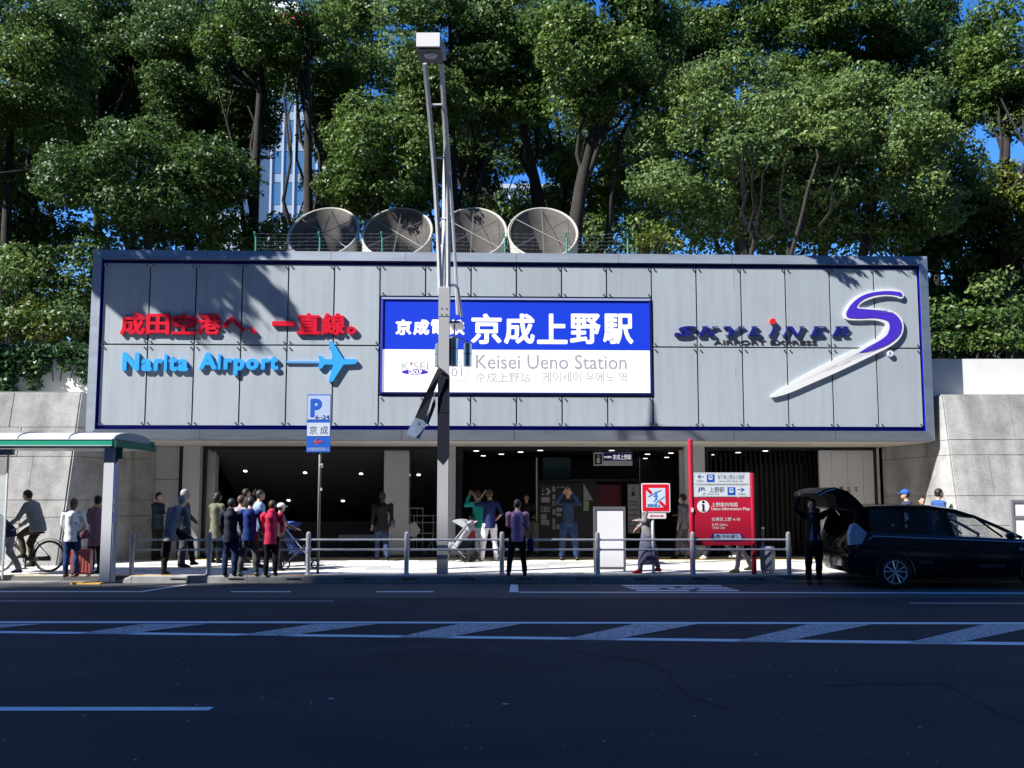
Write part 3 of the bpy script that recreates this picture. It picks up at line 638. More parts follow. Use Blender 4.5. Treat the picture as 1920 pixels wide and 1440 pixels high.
shift_facade(0.102)
# red lettering
RL = thing('red_lettering', 'raised red Japanese lettering along the left half of the silver fascia', 'sign lettering', tuple(FM @ Vector((FU(450, 630)[0], -0.05, FU(450, 630)[1]))), PHI)
for ch, a, b, y0, y1 in (('成', 226, 271, 587, 628), ('田', 275, 317, 588, 627), ('空', 322, 366, 587, 627), ('港', 369, 413, 587, 627), ('へ', 417, 459, 594, 622), ('、', 466, 481, 612, 626),
    ('一', 510, 552, 602, 611), ('直', 557, 600, 587, 627), ('線', 603, 647, 587, 628), ('。', 650, 668, 612, 627)):
    ftext('letter', ch, (a, y0, b, y1), RL, M_RED, v=-0.055, bold=0.035, ext=0.05)
    ps = fmb(); u, z = FU((a+b)/2, (y0+y1)/2, 0)
st_ = fmb()
for px in (240, 262, 290, 340, 390, 430, 473, 530, 578, 625, 658):
    u, z = FU(px, 611, 0); st_.tube([(u, -0.06, z), (u, 0.08, z)], 0.008, 6)
part('standoff', st_, M_BOLT, RL)
# light blue lettering and airplane
BLt = thing('light_blue_lettering', 'raised light blue airport lettering with a thin line and plane below the red letters', 'sign lettering', tuple(FM @ Vector((FU(450, 700)[0], -0.05, FU(450, 703)[1]))), PHI)
def letters(s, px, parent, m, v, bold, ext):
    u0, u1, z0, z1 = fbox(*px, v-ext); B = []
    whole, _ = text_mesh(s, 0); mnx, mxx = whole[:, 0].min(), whole[:, 0].max(); mnz, mxz = whole[:, 1].min(), whole[:, 1].max()
    sx = (u1-u0)/(mxx-mnx); sz = (z1-z0)/(mxz-mnz)
    for i, ch in enumerate(s):
        r_, _ = text_mesh(s[:i+1], 0); c_, _ = text_mesh(ch, 0); right = r_[:, 0].max(); wd_ = c_[:, 0].max()-c_[:, 0].min()
        a, b = u0+(right-wd_-mnx)*sx, u0+(right-mnx)*sx; za, zb_ = z0+(c_[:, 1].min()-mnz)*sz, z0+(c_[:, 1].max()-mnz)*sz; g_ = bold*0.1
        part('letter', text_mb(ch, a-g_, b+g_, za, zb_, v, FM, bold, ext), m, parent)
letters('Narita', (230, 661, 352, 696), BLt, M_SKY, -0.055, 0.05, 0.05)
letters('Airport', (374, 661, 521, 704), BLt, M_SKY, -0.055, 0.05, 0.05)
u0, z0 = FU(534, 678, -.08); u1, _ = FU(600, 678, -.08); mb = fmb(); mb.box(u0, u1, -0.09, -0.06, z0-0.022, z0+0.01); part('line', mb, M_SKY, BLt)
pl = [(1690,748),(1697,762),(1682,776),(1612,780),(1547,882),(1522,880),(1550,780),(1500,778),(1482,802),(1460,802),(1470,765),(1460,726),(1482,726),(1500,746),(1550,746),(1524,643),(1548,643),(1612,746),(1680,746)]
mb = fmb(); mb.prism([FU(140+x/3.2, 440+y/3.2, -0.105) for x, y in pl], -0.105, -0.055); part('airplane', mb, M_SKY, BLt)
st_ = fmb()
for px in (240, 262, 290, 340, 390, 430, 473, 510, 620, 640):
    u, z = FU(px, 682, 0); st_.tube([(u, -0.06, z), (u, 0.08, z)], 0.008, 6)
part('standoff', st_, M_BOLT, BLt)
# slanted wordmark on the right
WM = thing('navy_wordmark', 'navy slanted capital wordmark with red dot, small letters beneath, on the right fascia', 'sign lettering', tuple(FM @ Vector((FU(1430, 636)[0], -0.05, FU(1430, 636)[1]))), PHI)
def glyph(ch):
    T = 0.30; t = 0.10; sf = 0.13; h = 0.09                                 # thick stem, thin stroke, serif reach, serif height
    stem = lambda x, w_=T: [[(x, 0), (x+w_, 0), (x+w_, 1), (x, 1)], [(x-sf, 0), (x+w_+sf, 0), (x+w_+sf, h), (x-sf, h)], [(x-sf, 1-h), (x+w_+sf, 1-h), (x+w_+sf, 1), (x-sf, 1)]]
    if ch == 'K': return stem(0.15)+[[(0.45, 0.42), (0.62, 0.55), (1.15, 1), (0.98, 1)], [(0.6, 0.62), (0.75, 0.66), (1.35, 0), (0.98, 0)], [(0.85, 1-h), (1.32, 1-h), (1.32, 1), (0.85, 1)], [(0.88, 0), (1.45, 0), (1.45, h), (0.88, h)]], 1.5
    if ch == 'Y': return [[(0.0, 1), (0.34, 1), (0.75, 0.45), (0.55, 0.38)], [(1.1, 1), (1.24, 1), (0.82, 0.42), (0.70, 0.44)], [(0.52, 0), (0.82, 0), (0.82, 0.5), (0.52, 0.5)], [(-.1, 1-h), (0.48, 1-h), (0.48, 1), (-.1, 1)], [(0.95, 1-h), (1.38, 1-h), (1.38, 1), (0.95, 1)], [(0.38, 0), (0.96, 0), (0.96, h), (0.38, h)]], 1.45
    if ch == 'L': return stem(0.15)+[[(0.45, 0), (1.1, 0), (1.1, 0.3), (1.04, 0.3), (0.95, 0.1), (0.45, 0.1)]], 1.22
    if ch == 'i': return [[(0.15, 0), (0.45, 0), (0.45, 0.9), (0.15, 0.9)], [(0.02, 0), (0.58, 0), (0.58, h), (0.02, h)], [(0.02, 0.9-h), (0.3, 0.9-h), (0.3, 0.9), (0.02, 0.9)]], 0.72
    if ch == 'N': return [[(0.12, 0), (0.22, 0), (0.22, 1), (0.12, 1)], [(0.1, 1), (0.42, 1), (1.22, 0), (0.92, 0)], [(1.1, 0), (1.2, 0), (1.2, 1), (1.1, 1)], [(0, 0), (0.36, 0), (0.36, h), (0, h)], [(0.96, 1-h), (1.36, 1-h), (1.36, 1), (0.96, 1)], [(-.04, 1-h), (0.3, 1-h), (0.3, 1), (-.04, 1)]], 1.45
    if ch == 'E': return stem(0.15)+[[(0.45, 0), (1.12, 0), (1.12, 0.28), (1.06, 0.28), (0.97, 0.1), (0.45, 0.1)], [(0.45, 0.9), (0.97, 0.9), (1.04, 0.74), (1.1, 0.74), (1.1, 1), (0.45, 1)], [(0.45, 0.46), (0.85, 0.46), (0.85, 0.56), (0.45, 0.56)]], 1.25
    if ch == 'R': return stem(0.15)+[[(0.45, 0.9), (0.75, 0.9), (0.84, 0.8), (0.84, 0.62), (0.75, 0.52), (0.45, 0.52), (0.45, 0.43), (0.85, 0.43), (1.14, 0.58), (1.14, 0.85), (0.9, 1), (0.45, 1)], [(0.55, 0.48), (0.85, 0.5), (1.25, 0), (0.92, 0)], [(0.9, 0), (1.42, 0), (1.42, h), (0.9, h)]], 1.45
gx = [('S', 1264, 1306), ('K', 1307, 1352), ('Y', 1350, 1398), ('L', 1400, 1435), ('i', 1440, 1460), ('N', 1466, 1512), ('E', 1517, 1553), ('R', 1558, 1600)]
for ch, a, b in gx:
    u0, z0 = FU(a, 629, -0.09); u1, z1 = FU(b, 612, -0.09)
    if ch == 'S':
        ftext('letter', 'S', (a, 611, b, 630), WM, M_NAVY, v=-0.055, bold=0.05, ext=0.05, shear=0.3); continue
    polys, wdt = glyph(ch); mb = fmb(); shx = 0.12
    for i, p in enumerate(polys):
        mb.prism([(u0+(x/wdt)*(u1-u0-shx)+z*shx, z0+z*(z1-z0)) for x, z in p], -0.105+i*0.002, -0.055)
    part('letter', mb, M_NAVY, WM)
u, z = FU(1449, 602.5, -.1); mb = fmb(); mb.lathe([(0.072, -0.12), (0.075, -0.115), (0.075, -0.055)], (u, 0, z), 20, 'Y'); part('dot', mb, mat('bright_red_dot', (0.8, 0.02, 0.03), 0.3), WM)
ftext('small_lettering', 'AIRPORT EXPRESS', (1338, 638, 1532, 646), WM, M_BOLT, v=-0.03, bold=0.01, ext=0.03)
# S swoosh
SO = thing('swoosh_emblem', 'big violet letter S swoosh with white outline and long white tail on the right fascia', 'emblem', tuple(FM @ Vector((FU(1600, 740)[0], -0.05, FU(1600, 745)[1]))), PHI)
outl = [(1580,350),(1580,377),(1562,383),(1530,372),(1470,368),(1400,380),(1340,404),(1312,434),(1370,438),(1450,445),(1520,460),(1562,492),(1582,540),(1575,592),(1545,637),(1490,677),(1400,722),(1300,770),(1160,835),(1020,896),(900,948),(820,972),(786,972),(850,928),(950,868),(1080,798),(1200,733),(1320,678),(1400,640),(1460,590),(1475,552),(1460,527),(1400,512),(1300,514),(1240,508),(1226,480),(1235,450),(1270,400),(1330,356),(1400,336),(1480,328),(1550,333)]
inn = [(1570,352),(1568,372),(1530,362),(1460,358),(1390,368),(1330,394),(1298,436),(1345,446),(1440,454),(1515,470),(1551,497),(1570,540),(1563,588),(1533,626),(1480,663),(1400,694),(1318,708),(1370,672),(1430,640),(1482,600),(1497,550),(1480,516),(1410,500),(1320,503),(1250,498),(1237,478),(1245,452),(1278,406),(1334,366),(1400,346),(1480,338),(1548,343)]
def tr(pts, v): return [FU(1200+x/3.2, 440+y/3.2, v) for x, y in pts]
mb = fmb(); mb.prism(catmull(tr(outl, -0.1), 3), -0.10, -0.045); part('white_backing', mb, M_WHITE, SO)
mb = fmb(); mb.prism(catmull(tr(inn, -0.1), 3), -0.108, -0.099); part('violet_face', mb, M_VIOLET, SO)
mb = fmb()
for (a, b, c, d) in ((1230, 742, 1400, 668), (1100, 808, 1320, 706), (1180, 785, 1410, 690), (960, 882, 1180, 778), (1080, 832, 1260, 755), (1210, 768, 1330, 716), (1400, 455, 1480, 452), (1425, 463, 1520, 467)):
    p0 = FU(1200+a/3.2, 440+b/3.2, -.1); p1 = FU(1200+c/3.2, 440+d/3.2, -.1)
    tk = 0.006 if b > 500 else 0.008
    mb.add([(p0[0], -0.1105, p0[1]), (p1[0], -0.1105, p1[1]-tk), (p1[0], -0.1105, p1[1]+tk)], [(0, 1, 2)])
part('brush_streak', mb, mat('streak_grey', (0.25, 0.25, 0.28), 0.5), SO)
RM = thing('round_mark', 'small white round badge right of the violet swoosh tail', 'emblem', tuple(FM @ Vector((*[FU(1670, 663, -.1)[0]], -0.05, FU(1670, 663, -.1)[1]))), PHI)
u, z = FU(1670, 663, -.1); mb = fmb(); mb.lathe([(0.072, -0.10), (0.075, -0.097), (0.075, -0.045)], (u, 0, z), 20, 'Y'); part('disc', mb, M_WHITE, RM)
ftext('letter', 'R', (1667, 659.5, 1673, 667), RM, mat('badge_blue', (0.2, 0.25, 0.6), 0.4), v=-0.103, bold=0.02)

shift_facade(0.0)
# ================================================================== RETAINING WALLS
def wallblocks(root, Pf, cols, rows, m):
    """Pf(s,t)->world front point; s,t in 0..1; each block a shallow bevelled slab"""
    for r in range(len(rows)-1):
        t0, t1 = rows[r], rows[r+1]; cs = cols[r % len(cols)]
        for c in range(len(cs)-1):
            a, b = cs[c], cs[c+1]
            p = [Pf(a, t0), Pf(b, t0), Pf(b, t1), Pf(a, t1)]
            nrm = (p[1]-p[0]).cross(p[3]-p[0]).normalized(); cx = sum(p, Vector())/4; off = rng.uniform(0, 0.012)
            g = 0.005
            def sh(q, k): d = (cx-q); return q+Vector((math.copysign(min(g, abs(d.x)), d.x) if abs((p[1]-p[0]).x) > 0.3*(p[1]-p[0]).length else 0, (math.copysign(g, d.y) if abs((p[1]-p[0]).x) <= 0.3*(p[1]-p[0]).length else 0), math.copysign(g, d.z)))*k
            f0 = [sh(q, 1)+nrm*0.0 for q in p]; f1 = [sh(q, 1)+nrm*(0.018+off) for q in p]; f2 = [sh(q, 2)+nrm*(0.022+off) for q in p]
            mb = MB(); mb.add([tuple(q) for q in f0+f1+f2], [(8, 9, 10, 11)]+[(i, (i+1) % 4, 4+(i+1) % 4, 4+i) for i in range(4)]+[(4+i, 4+(i+1) % 4, 8+(i+1) % 4, 8+i) for i in range(4)])
            part('stone_block', mb, m, root)
zW = P(1800, 742, 21.3).z; zWL = P(80, 737, 21.3).z
YT, YB = 21.3, 20.5
XRc = P(1767, 742, YT).x; XRb = P(1800, 950, YB+0.15).x
XLc = P(152, 738, YT).x; XLb = P(106, 1040, YB).x
def retaining(side):
    sg = 1 if side == 'r' else -1
    xc_t, xc_b = (XRc, XRb) if sg > 0 else (XLc, XLb); zt = zW if sg > 0 else zWL
    xi_t = xi_b = FU(1652 if sg > 0 else 284, 900, GV)[0]*1.0; yi = YF+GV+KF*xi_t
    lab = 'battered stone block retaining wall right of the station, behind the black car' if sg > 0 else 'battered stone block retaining wall left of the station, behind the bus shelter'
    root = thing('retaining_wall', lab, 'wall', (xc_b, YB, 0))
    xo = sg*26.0
    core = MB()
    k_ = sg*0.14; ft = [(xo, YT, zt), (xc_t+k_, YT, zt), (xi_t+k_, yi, zt)]; fb = [(xo, YB, 0), (xc_b+k_, YB, 0), (xi_b+k_, yi, 0)]
    bt = [(xo, YT+1.2, zt), (xi_t+sg*0.3, yi+0.6, zt)]
    vs = fb+ft+bt+[(xo, YT+1.2, 0), (xi_t+sg*0.3, yi+0.6, 0)]
    fs = [(0, 1, 4, 3), (1, 2, 5, 4), (2, 9, 7, 5), (3, 4, 5, 7, 6), (9, 8, 6, 7), (8, 0, 3, 6)]
    core.add(vs, fs); part('wall_core', core, M_STONE_J, root)
    def Pf(s, t):                                       # front face
        a = Vector((xo, YB, 0)).lerp(Vector((xo, YT, zt)), t); b = Vector((xc_b, YB, 0)).lerp(Vector((xc_t, YT, zt)), t)
        return (a.lerp(b, s) if sg < 0 else b.lerp(a, s))
    W = abs(xo-xc_b)
    # rows from the photograph (pixel rows to heights)
    pr = [1075, 985, 930, 853, 824, 742] if sg > 0 else [1060, 970, 938, 856, 800, 737]
    tt = [0.0]+[min(1, max(0, P(1850, y, (YB+YT)/2).z/zt)) for y in pr[1:-1]]+[1.0]
    def cols(o):
        c = [0.0]; x = o
        while x < 14: c.append(x/W); x += 1.55
        return c if sg > 0 else [1-q for q in c][::-1]
    wallblocks(root, Pf, [cols(1.0), cols(1.75), cols(0.9), cols(1.3), cols(1.6)], tt, M_STONE)
    def Pr(s, t):
        a = Vector((xc_b, YB, 0)).lerp(Vector((xc_t, YT, zt)), t); b = Vector((xi_b, yi, 0)).lerp(Vector((xi_t, yi, zt)), t)
        return a.lerp(b, s) if sg < 0 else b.lerp(a, s)
    wallblocks(root, Pr, [[0, .55, 1], [0, .3, .78, 1], [0, .45, 1], [0, .7, 1]], tt, M_STONE)
    cp = MB(); cp.box(min(xo, xc_t), max(xo, xc_t), YT+0.0, YT+0.54, zt, zt+0.035); part('coping', cp, M_STONE, root)
    # upper white wall
    yw = 21.85; x0 = FU(1740 if sg > 0 else 172, 600, 0.6)[0]; zt2 = P(1850, 673, yw).z if sg > 0 else P(80, 655, yw).z
    uw = MB(); uw.box(min(x0-sg*0.6, xo), max(x0-sg*0.6, xo), yw, yw+0.4, zt-0.5, zt2)
    solo('upper_wall', uw, M_WALLW, 'plain white rendered wall above the stone wall at the right of the fascia' if sg > 0 else 'white rendered wall under hanging ivy above the left stone wall', 'wall')
    return root
WR = retaining('r'); WL = retaining('l')
# poster case on the right wall
b0 = P(1893, 937, 19.9); b1 = P(1990, 1010, 19.9)
PC = thing('poster_case', 'white poster case in a grey metal frame at the right edge by the stone wall', 'poster case', (b0.x, 19.9, SW))
mb = MB()
for z in (b0.z, (b0.z+b1.z)/2+0.08, b1.z): mb.box(b0.x+.051, b1.x, 19.85, 19.95, z-0.05, z)
mb.box(b0.x, b0.x+0.05, 19.848, 19.952, SW, b0.z-0.002); part('case_frame', mb, mat('case_frame_grey', (0.2, 0.2, 0.21), 0.5), PC)
mb = MB(); mb.box(b0.x+0.05, b1.x, 19.88, 19.92, b1.z, b0.z-0.05); part('white_sheet', mb, M_WHITE, PC)

# ================================================================== ROOF VENTS AND WIRE FENCE
M_VENT = mat('vent_duct_metal', (0.42, 0.40, 0.36), 0.6, 0.1, var=0.15, vs=2)
M_VENTD = mat('vent_duct_inside', (0.08, 0.075, 0.07), 0.7, var=0.2, vs=2)
M_VENTL = mat('vent_duct_lining', (0.11, 0.10, 0.09), 0.75, var=0.25, vs=3)
M_GRL = mat('vent_grille_wire', (0.12, 0.115, 0.105), 0.6)
M_WIRE = mat('wire', (0.22, 0.22, 0.21), 0.5, 0.5)
vy = 24.2
vlab = ['leftmost of four round roof vents, its inside in deep shade', 'second round roof vent from the left, partly shaded inside', 'third round roof vent from the left, just right of the lamp post', 'rightmost of the four round roof vents, beside bare fence posts']
for i, (px, lab) in enumerate(zip((607, 745, 885, 1018), vlab)):
    c = P(px, 437, vy); rad = 66.5/F*vy*1.0; Rr = rad
    zf = P(px, 484, vy-Rr).z; zb = P(px, 391, vy+Rr).z
    root = thing('roof_vent', lab, 'roof vent', (c.x, vy, 7.2), 0, 'round vents on the station roof')
    n = 40; out = MB(); vs = []; fs = []
    def zc(a, r=1.0): return zf+(zb-zf)*(0.5+0.5*r*math.sin(a))
    for k in range(n):
        a = 2*math.pi*k/n; co, si = math.cos(a), math.sin(a)
        vs += [(c.x+Rr*co, vy+Rr*si, 6.8), (c.x+Rr*co, vy+Rr*si, zc(a)), (c.x+(Rr-.05)*co, vy+(Rr-.05)*si, zc(a)-0.0), (c.x+(Rr-.05)*co, vy+(Rr-.05)*si, 6.8)]
    for k in range(n):
        j = (k+1) % n
        fs += [(4*k, 4*j, 4*j+1, 4*k+1), (4*k+1, 4*j+1, 4*j+2, 4*k+2), (4*k+2, 4*j+2, 4*j+3, 4*k+3)]
    out.add(vs, fs); o = part('duct', out, M_VENT, root); smoothang(o)
    lin = MB(); vs = []; fs = []
    for k in range(n):
        a = 2*math.pi*k/n; co, si = math.cos(a)*(Rr-.055), math.sin(a)*(Rr-.055); vs += [(c.x+co, vy+si, 6.9), (c.x+co, vy+si, zc(a)-.02)]
    for k in range(n): j = (k+1) % n; fs.append((2*j, 2*k, 2*k+1, 2*j+1))
    lin.add(vs, fs); part('duct_lining', lin, M_VENTL, root, True)
    rim = MB(); rim.tube([(c.x+Rr*math.cos(2*math.pi*k/n), vy+Rr*math.sin(2*math.pi*k/n), zc(2*math.pi*k/n)) for k in range(n+1)], 0.035, 6, False); part('rim', rim, M_VENT, root, True)
    gr = MB()                                          # fine vertical ribs of the inner grille, in the sloping opening
    for k in range(-14, 15):
        x = k/15*(Rr-0.05); h = math.sqrt(max(0, (Rr-.05)**2-x*x))
        y0, y1 = vy-h, vy+h; f = lambda y: zf+(zb-zf)*(0.5+0.5*(y-vy)/Rr)-0.12
        gr.tube([(c.x+x, y0, f(y0)), (c.x+x, y1, f(y1))], 0.0035, 3)
    part('grille', gr, M_GRL, root)
    ba = MB(); f2 = lambda y: zf+(zb-zf)*(0.5+0.5*(y-vy)/Rr)-0.02
    for a in (math.pi/2, math.pi/5, -math.pi/5+math.pi):
        ba.tube([(c.x+Rr*math.cos(a), vy+Rr*math.sin(a), f2(vy+Rr*math.sin(a))), (c.x-Rr*math.cos(a), vy-Rr*math.sin(a), f2(vy-Rr*math.sin(a)))], 0.012, 5)
    part('brace', ba, M_WIRE, root)
    ins = MB(); ins.lathe([(0.001, 7.2), (Rr-0.06, 7.2)], (c.x, vy, 0), 24); part('duct_floor', ins, M_VENTD, root)
WF = thing('wire_fence', 'low green post and barbed wire fence along the station roof edge', 'fence', (0, 22.6, 7.4))
M_FG = mat('fence_green', (0.03, 0.28, 0.2), 0.5)
fp = []
for px in (480, 600, 717, 832, 947, 1063, 1177):
    t_ = P(px, 444, 22.6); mb = MB(); mb.tube([(t_.x, 22.6, 7.2), (t_.x, 22.6, t_.z-.02), (t_.x-0.03, 22.6, t_.z+0.02), (t_.x-0.12 if px == 1177 else t_.x-0.02, 22.5, t_.z+0.1)], 0.025, 6); part('fence_post', mb, M_FG, WF); fp.append(t_.x)
mb = MB()
for py in (438, 445, 452, 459, 466):
    z = P(900, py, 22.55).z
    for a, b in zip(fp[:-1], fp[1:]):
        mb.tube([(a, 22.55, z), ((a+b)/2, 22.55, z-0.02), (b, 22.55, z)], 0.0035, 3, False)
        for q in range(8): x = a+(b-a)*(q+.5)/8; mb.tube([(x-.02, 22.55, z-.025), (x+.02, 22.55, z+.015)], 0.004, 3, False)
part('barbed_wire', mb, M_WIRE, WF)

# ================================================================== HILL, TREES
hill = MB(); nx, ny = 40, 14; vs = []; fs = []
for j in range(ny):
    for i in range(nx):
        x = -60+i*120/(nx-1); y = 23.2+j*5.0; z = 4.6+min(1, max(0, (y-24)/30))*5.5+0.5*math.sin(x*0.35+j)+0.3*math.sin(x*0.9)
        if j == 0: z = 3.6
        if abs(x) < 11.5 and y < 33: z = min(z, 3.4)
        vs.append((x, y, z))
for j in range(ny-1):
    for i in range(nx-1): fs.append((j*nx+i, j*nx+i+1, (j+1)*nx+i+1, (j+1)*nx+i))
hill.add(vs, fs); struct('hill', hill, M_SOIL, True)

def leaves_mesh(name, centres, radii, dens, ll, m, parent, flat=0.75, down=0.25, smin=0.75):
    """clumps of small leaf quads around each centre"""
    C_, N_, = [], []
    for c, r in zip(centres, radii):
        n = int(dens*r*r); d = rng.normal(size=(n, 3)); d /= np.linalg.norm(d, axis=1)[:, None]
        lob = 1+0.22*np.sin(d[:, 0]*5+c[0]*3)*np.cos(d[:, 1]*4+c[1])+0.18*np.sin(d[:, 2]*7+c[2]*2)
        rad = r*lob*(smin+(1-smin)*rng.random(n)**0.5)*np.where(rng.random(n) < 0.16, 0.65+0.5*rng.random(n), 1.0)
        d2 = d.copy(); d2[:, 2] = np.where(d2[:, 2] < 0, d2[:, 2]*0.55, d2[:, 2]*flat)
        C_.append(np.array(c)+d2*rad[:, None]); N_.append(d)
    P_ = np.concatenate(C_); N_ = np.concatenate(N_); n = len(P_)
    nr = N_*0.7+rng.normal(size=(n, 3))*0.6+np.array([0, 0, 0.45]); nr /= np.linalg.norm(nr, axis=1)[:, None]
    t = rng.normal(size=(n, 3)); t[:, 2] -= 0.5; t -= nr*(t*nr).sum(1)[:, None]; t /= np.linalg.norm(t, axis=1)[:, None]+1e-9
    b = np.cross(nr, t); L = ll*(0.65+0.7*rng.random(n))[:, None]; W_ = L*0.30
    v = np.empty((n, 4, 3)); v[:, 0] = P_-t*L*0.5; v[:, 1] = P_+b*W_+nr*L*0.06; v[:, 2] = P_+t*L*0.5-nr*L*0.08; v[:, 3] = P_-b*W_+nr*L*0.06
    me = bpy.data.meshes.new(name); root = parent; Mi = np.array(wmat(root).inverted()) if root is not None else np.eye(4)
    vv = v.reshape(-1, 3)@Mi[:3, :3].T+Mi[:3, 3]
    me.vertices.add(n*4); me.vertices.foreach_set('co', vv.astype(np.float32).ravel())
    me.loops.add(n*4); me.loops.foreach_set('vertex_index', np.arange(n*4, dtype=np.int32))
    me.polygons.add(n); me.polygons.foreach_set('loop_start', np.arange(0, n*4, 4, dtype=np.int32)); me.update(calc_edges=True)
    me.materials.append(m); o = bpy.data.objects.new(name, me); link(o, parent); return o
LM = {'mid': leafmat('leaf_mid_green', (0.054, 0.108, 0.022), (0.165, 0.255, 0.06)),
      'dark': leafmat('leaf_dark_green', (0.034, 0.076, 0.018), (0.115, 0.195, 0.05)),
      'light': leafmat('leaf_light_green', (0.092, 0.16, 0.05), (0.22, 0.31, 0.10), 0.55),
      'ivy': leafmat('leaf_ivy_green', (0.02, 0.07, 0.03), (0.08, 0.17, 0.07), 0.4),
      'yellow': leafmat('leaf_yellow_green', (0.06, 0.10, 0.015), (0.16, 0.2, 0.03), 0.45)}
def limb(mb, a, b, r0, r1, bend=0.12, n=7):
    a = Vector(a); b = Vector(b); L = (b-a).length; o1 = Vector(rng.normal(size=3))*bend*L; pts = []; rs = []
    for i in range(n):
        t = i/(n-1); p = a.lerp(b, t)+o1*math.sin(t*math.pi)*0.7+Vector((0, 0, -1))*0.08*L*math.sin(t*math.pi); pts.append(p+Vector(rng.normal(size=3))*0.02*L*(0 < i < n-1)); rs.append(r0+(r1-r0)*t)
    mb.tube(pts, rs, 7, False); return pts
def tree(label, cx, cy, Y, rxp, ryp, tone, ncl, rcl, dens=1450, ll=0.125, trunk=None, group='trees on the hill behind the station', depth=None, name='broadleaf_tree', seed=0, thick=1.0, fill=0.5):
    """crown centred at photo pixel (cx,cy) at distance Y, half-size rxp,ryp pixels; trunk foot at pixel"""
    ncl = int(ncl*2.5); rcl *= 0.74; c = P(cx, cy, Y); s = Y/F; rx, rz = rxp*s, ryp*s; ry = depth or rx*0.7
    tp = trunk or (cx, cy+ryp+60); f_ = P(tp[0], tp[1], Y); gz = 4.8+min(1, max(0, (Y-24)/30))*5.5-0.7
    gz = min(gz, f_.z)
    root = thing(name, label, 'tree', (f_.x, Y, gz), 0, group)
    cents = []; rad = []
    for i in range(ncl):
        while True:
            q = rng.uniform(-1, 1, 3)
            l = np.linalg.norm(q)
            if 0.15 < l < 1: break
        k = fill+(1-fill)*rng.random(); q = q/l*max(l, k) if rng.random() < 0.75 else q
        r = rcl*(0.6+0.8*rng.random()); cents.append((c.x+q[0]*rx, Y+q[1]*ry, c.z+q[2]*rz)); rad.append(r)
    leaves_mesh('crown', cents, rad, dens, ll, LM[tone], root)
    mb = MB(); top = Vector((c.x, Y, c.z+rz*0.35)); base = Vector((f_.x, Y, gz)); r0 = 0.22*thick
    n = 10; pts = []; rs = []; sway = Vector((rng.uniform(-.6, .6), rng.uniform(-.3, .3), 0))
    for i in range(n):
        t = i/(n-1); pts.append(base.lerp(top, t)+sway*math.sin(t*math.pi*1.3)); rs.append(r0*(1-0.8*t)+0.015)
    mb.tube(pts, rs, 9); part('trunk', mb, M_BARK, root, True)
    mb = MB(); idx = rng.permutation(len(cents))[:min(len(cents), 5)]
    for j in idx:
        e = Vector(cents[j]); k = min(n-2, max(2, int(rng.uniform(0.25, 0.95)*(n-1)))); 
        while k > 2 and pts[k].z > e.z+0.6: k -= 1
        pp = limb(mb, pts[k], e, rs[k]*0.5, 0.02)
        for _ in range(1):
            e2 = Vector(cents[int(rng.integers(len(cents)))])
            if (e2-e).length < 3.2: limb(mb, pp[4], e2, rs[k]*0.25, 0.015, 0.08, 5)
    part('branch', mb, M_BARK, root, True)
    return root
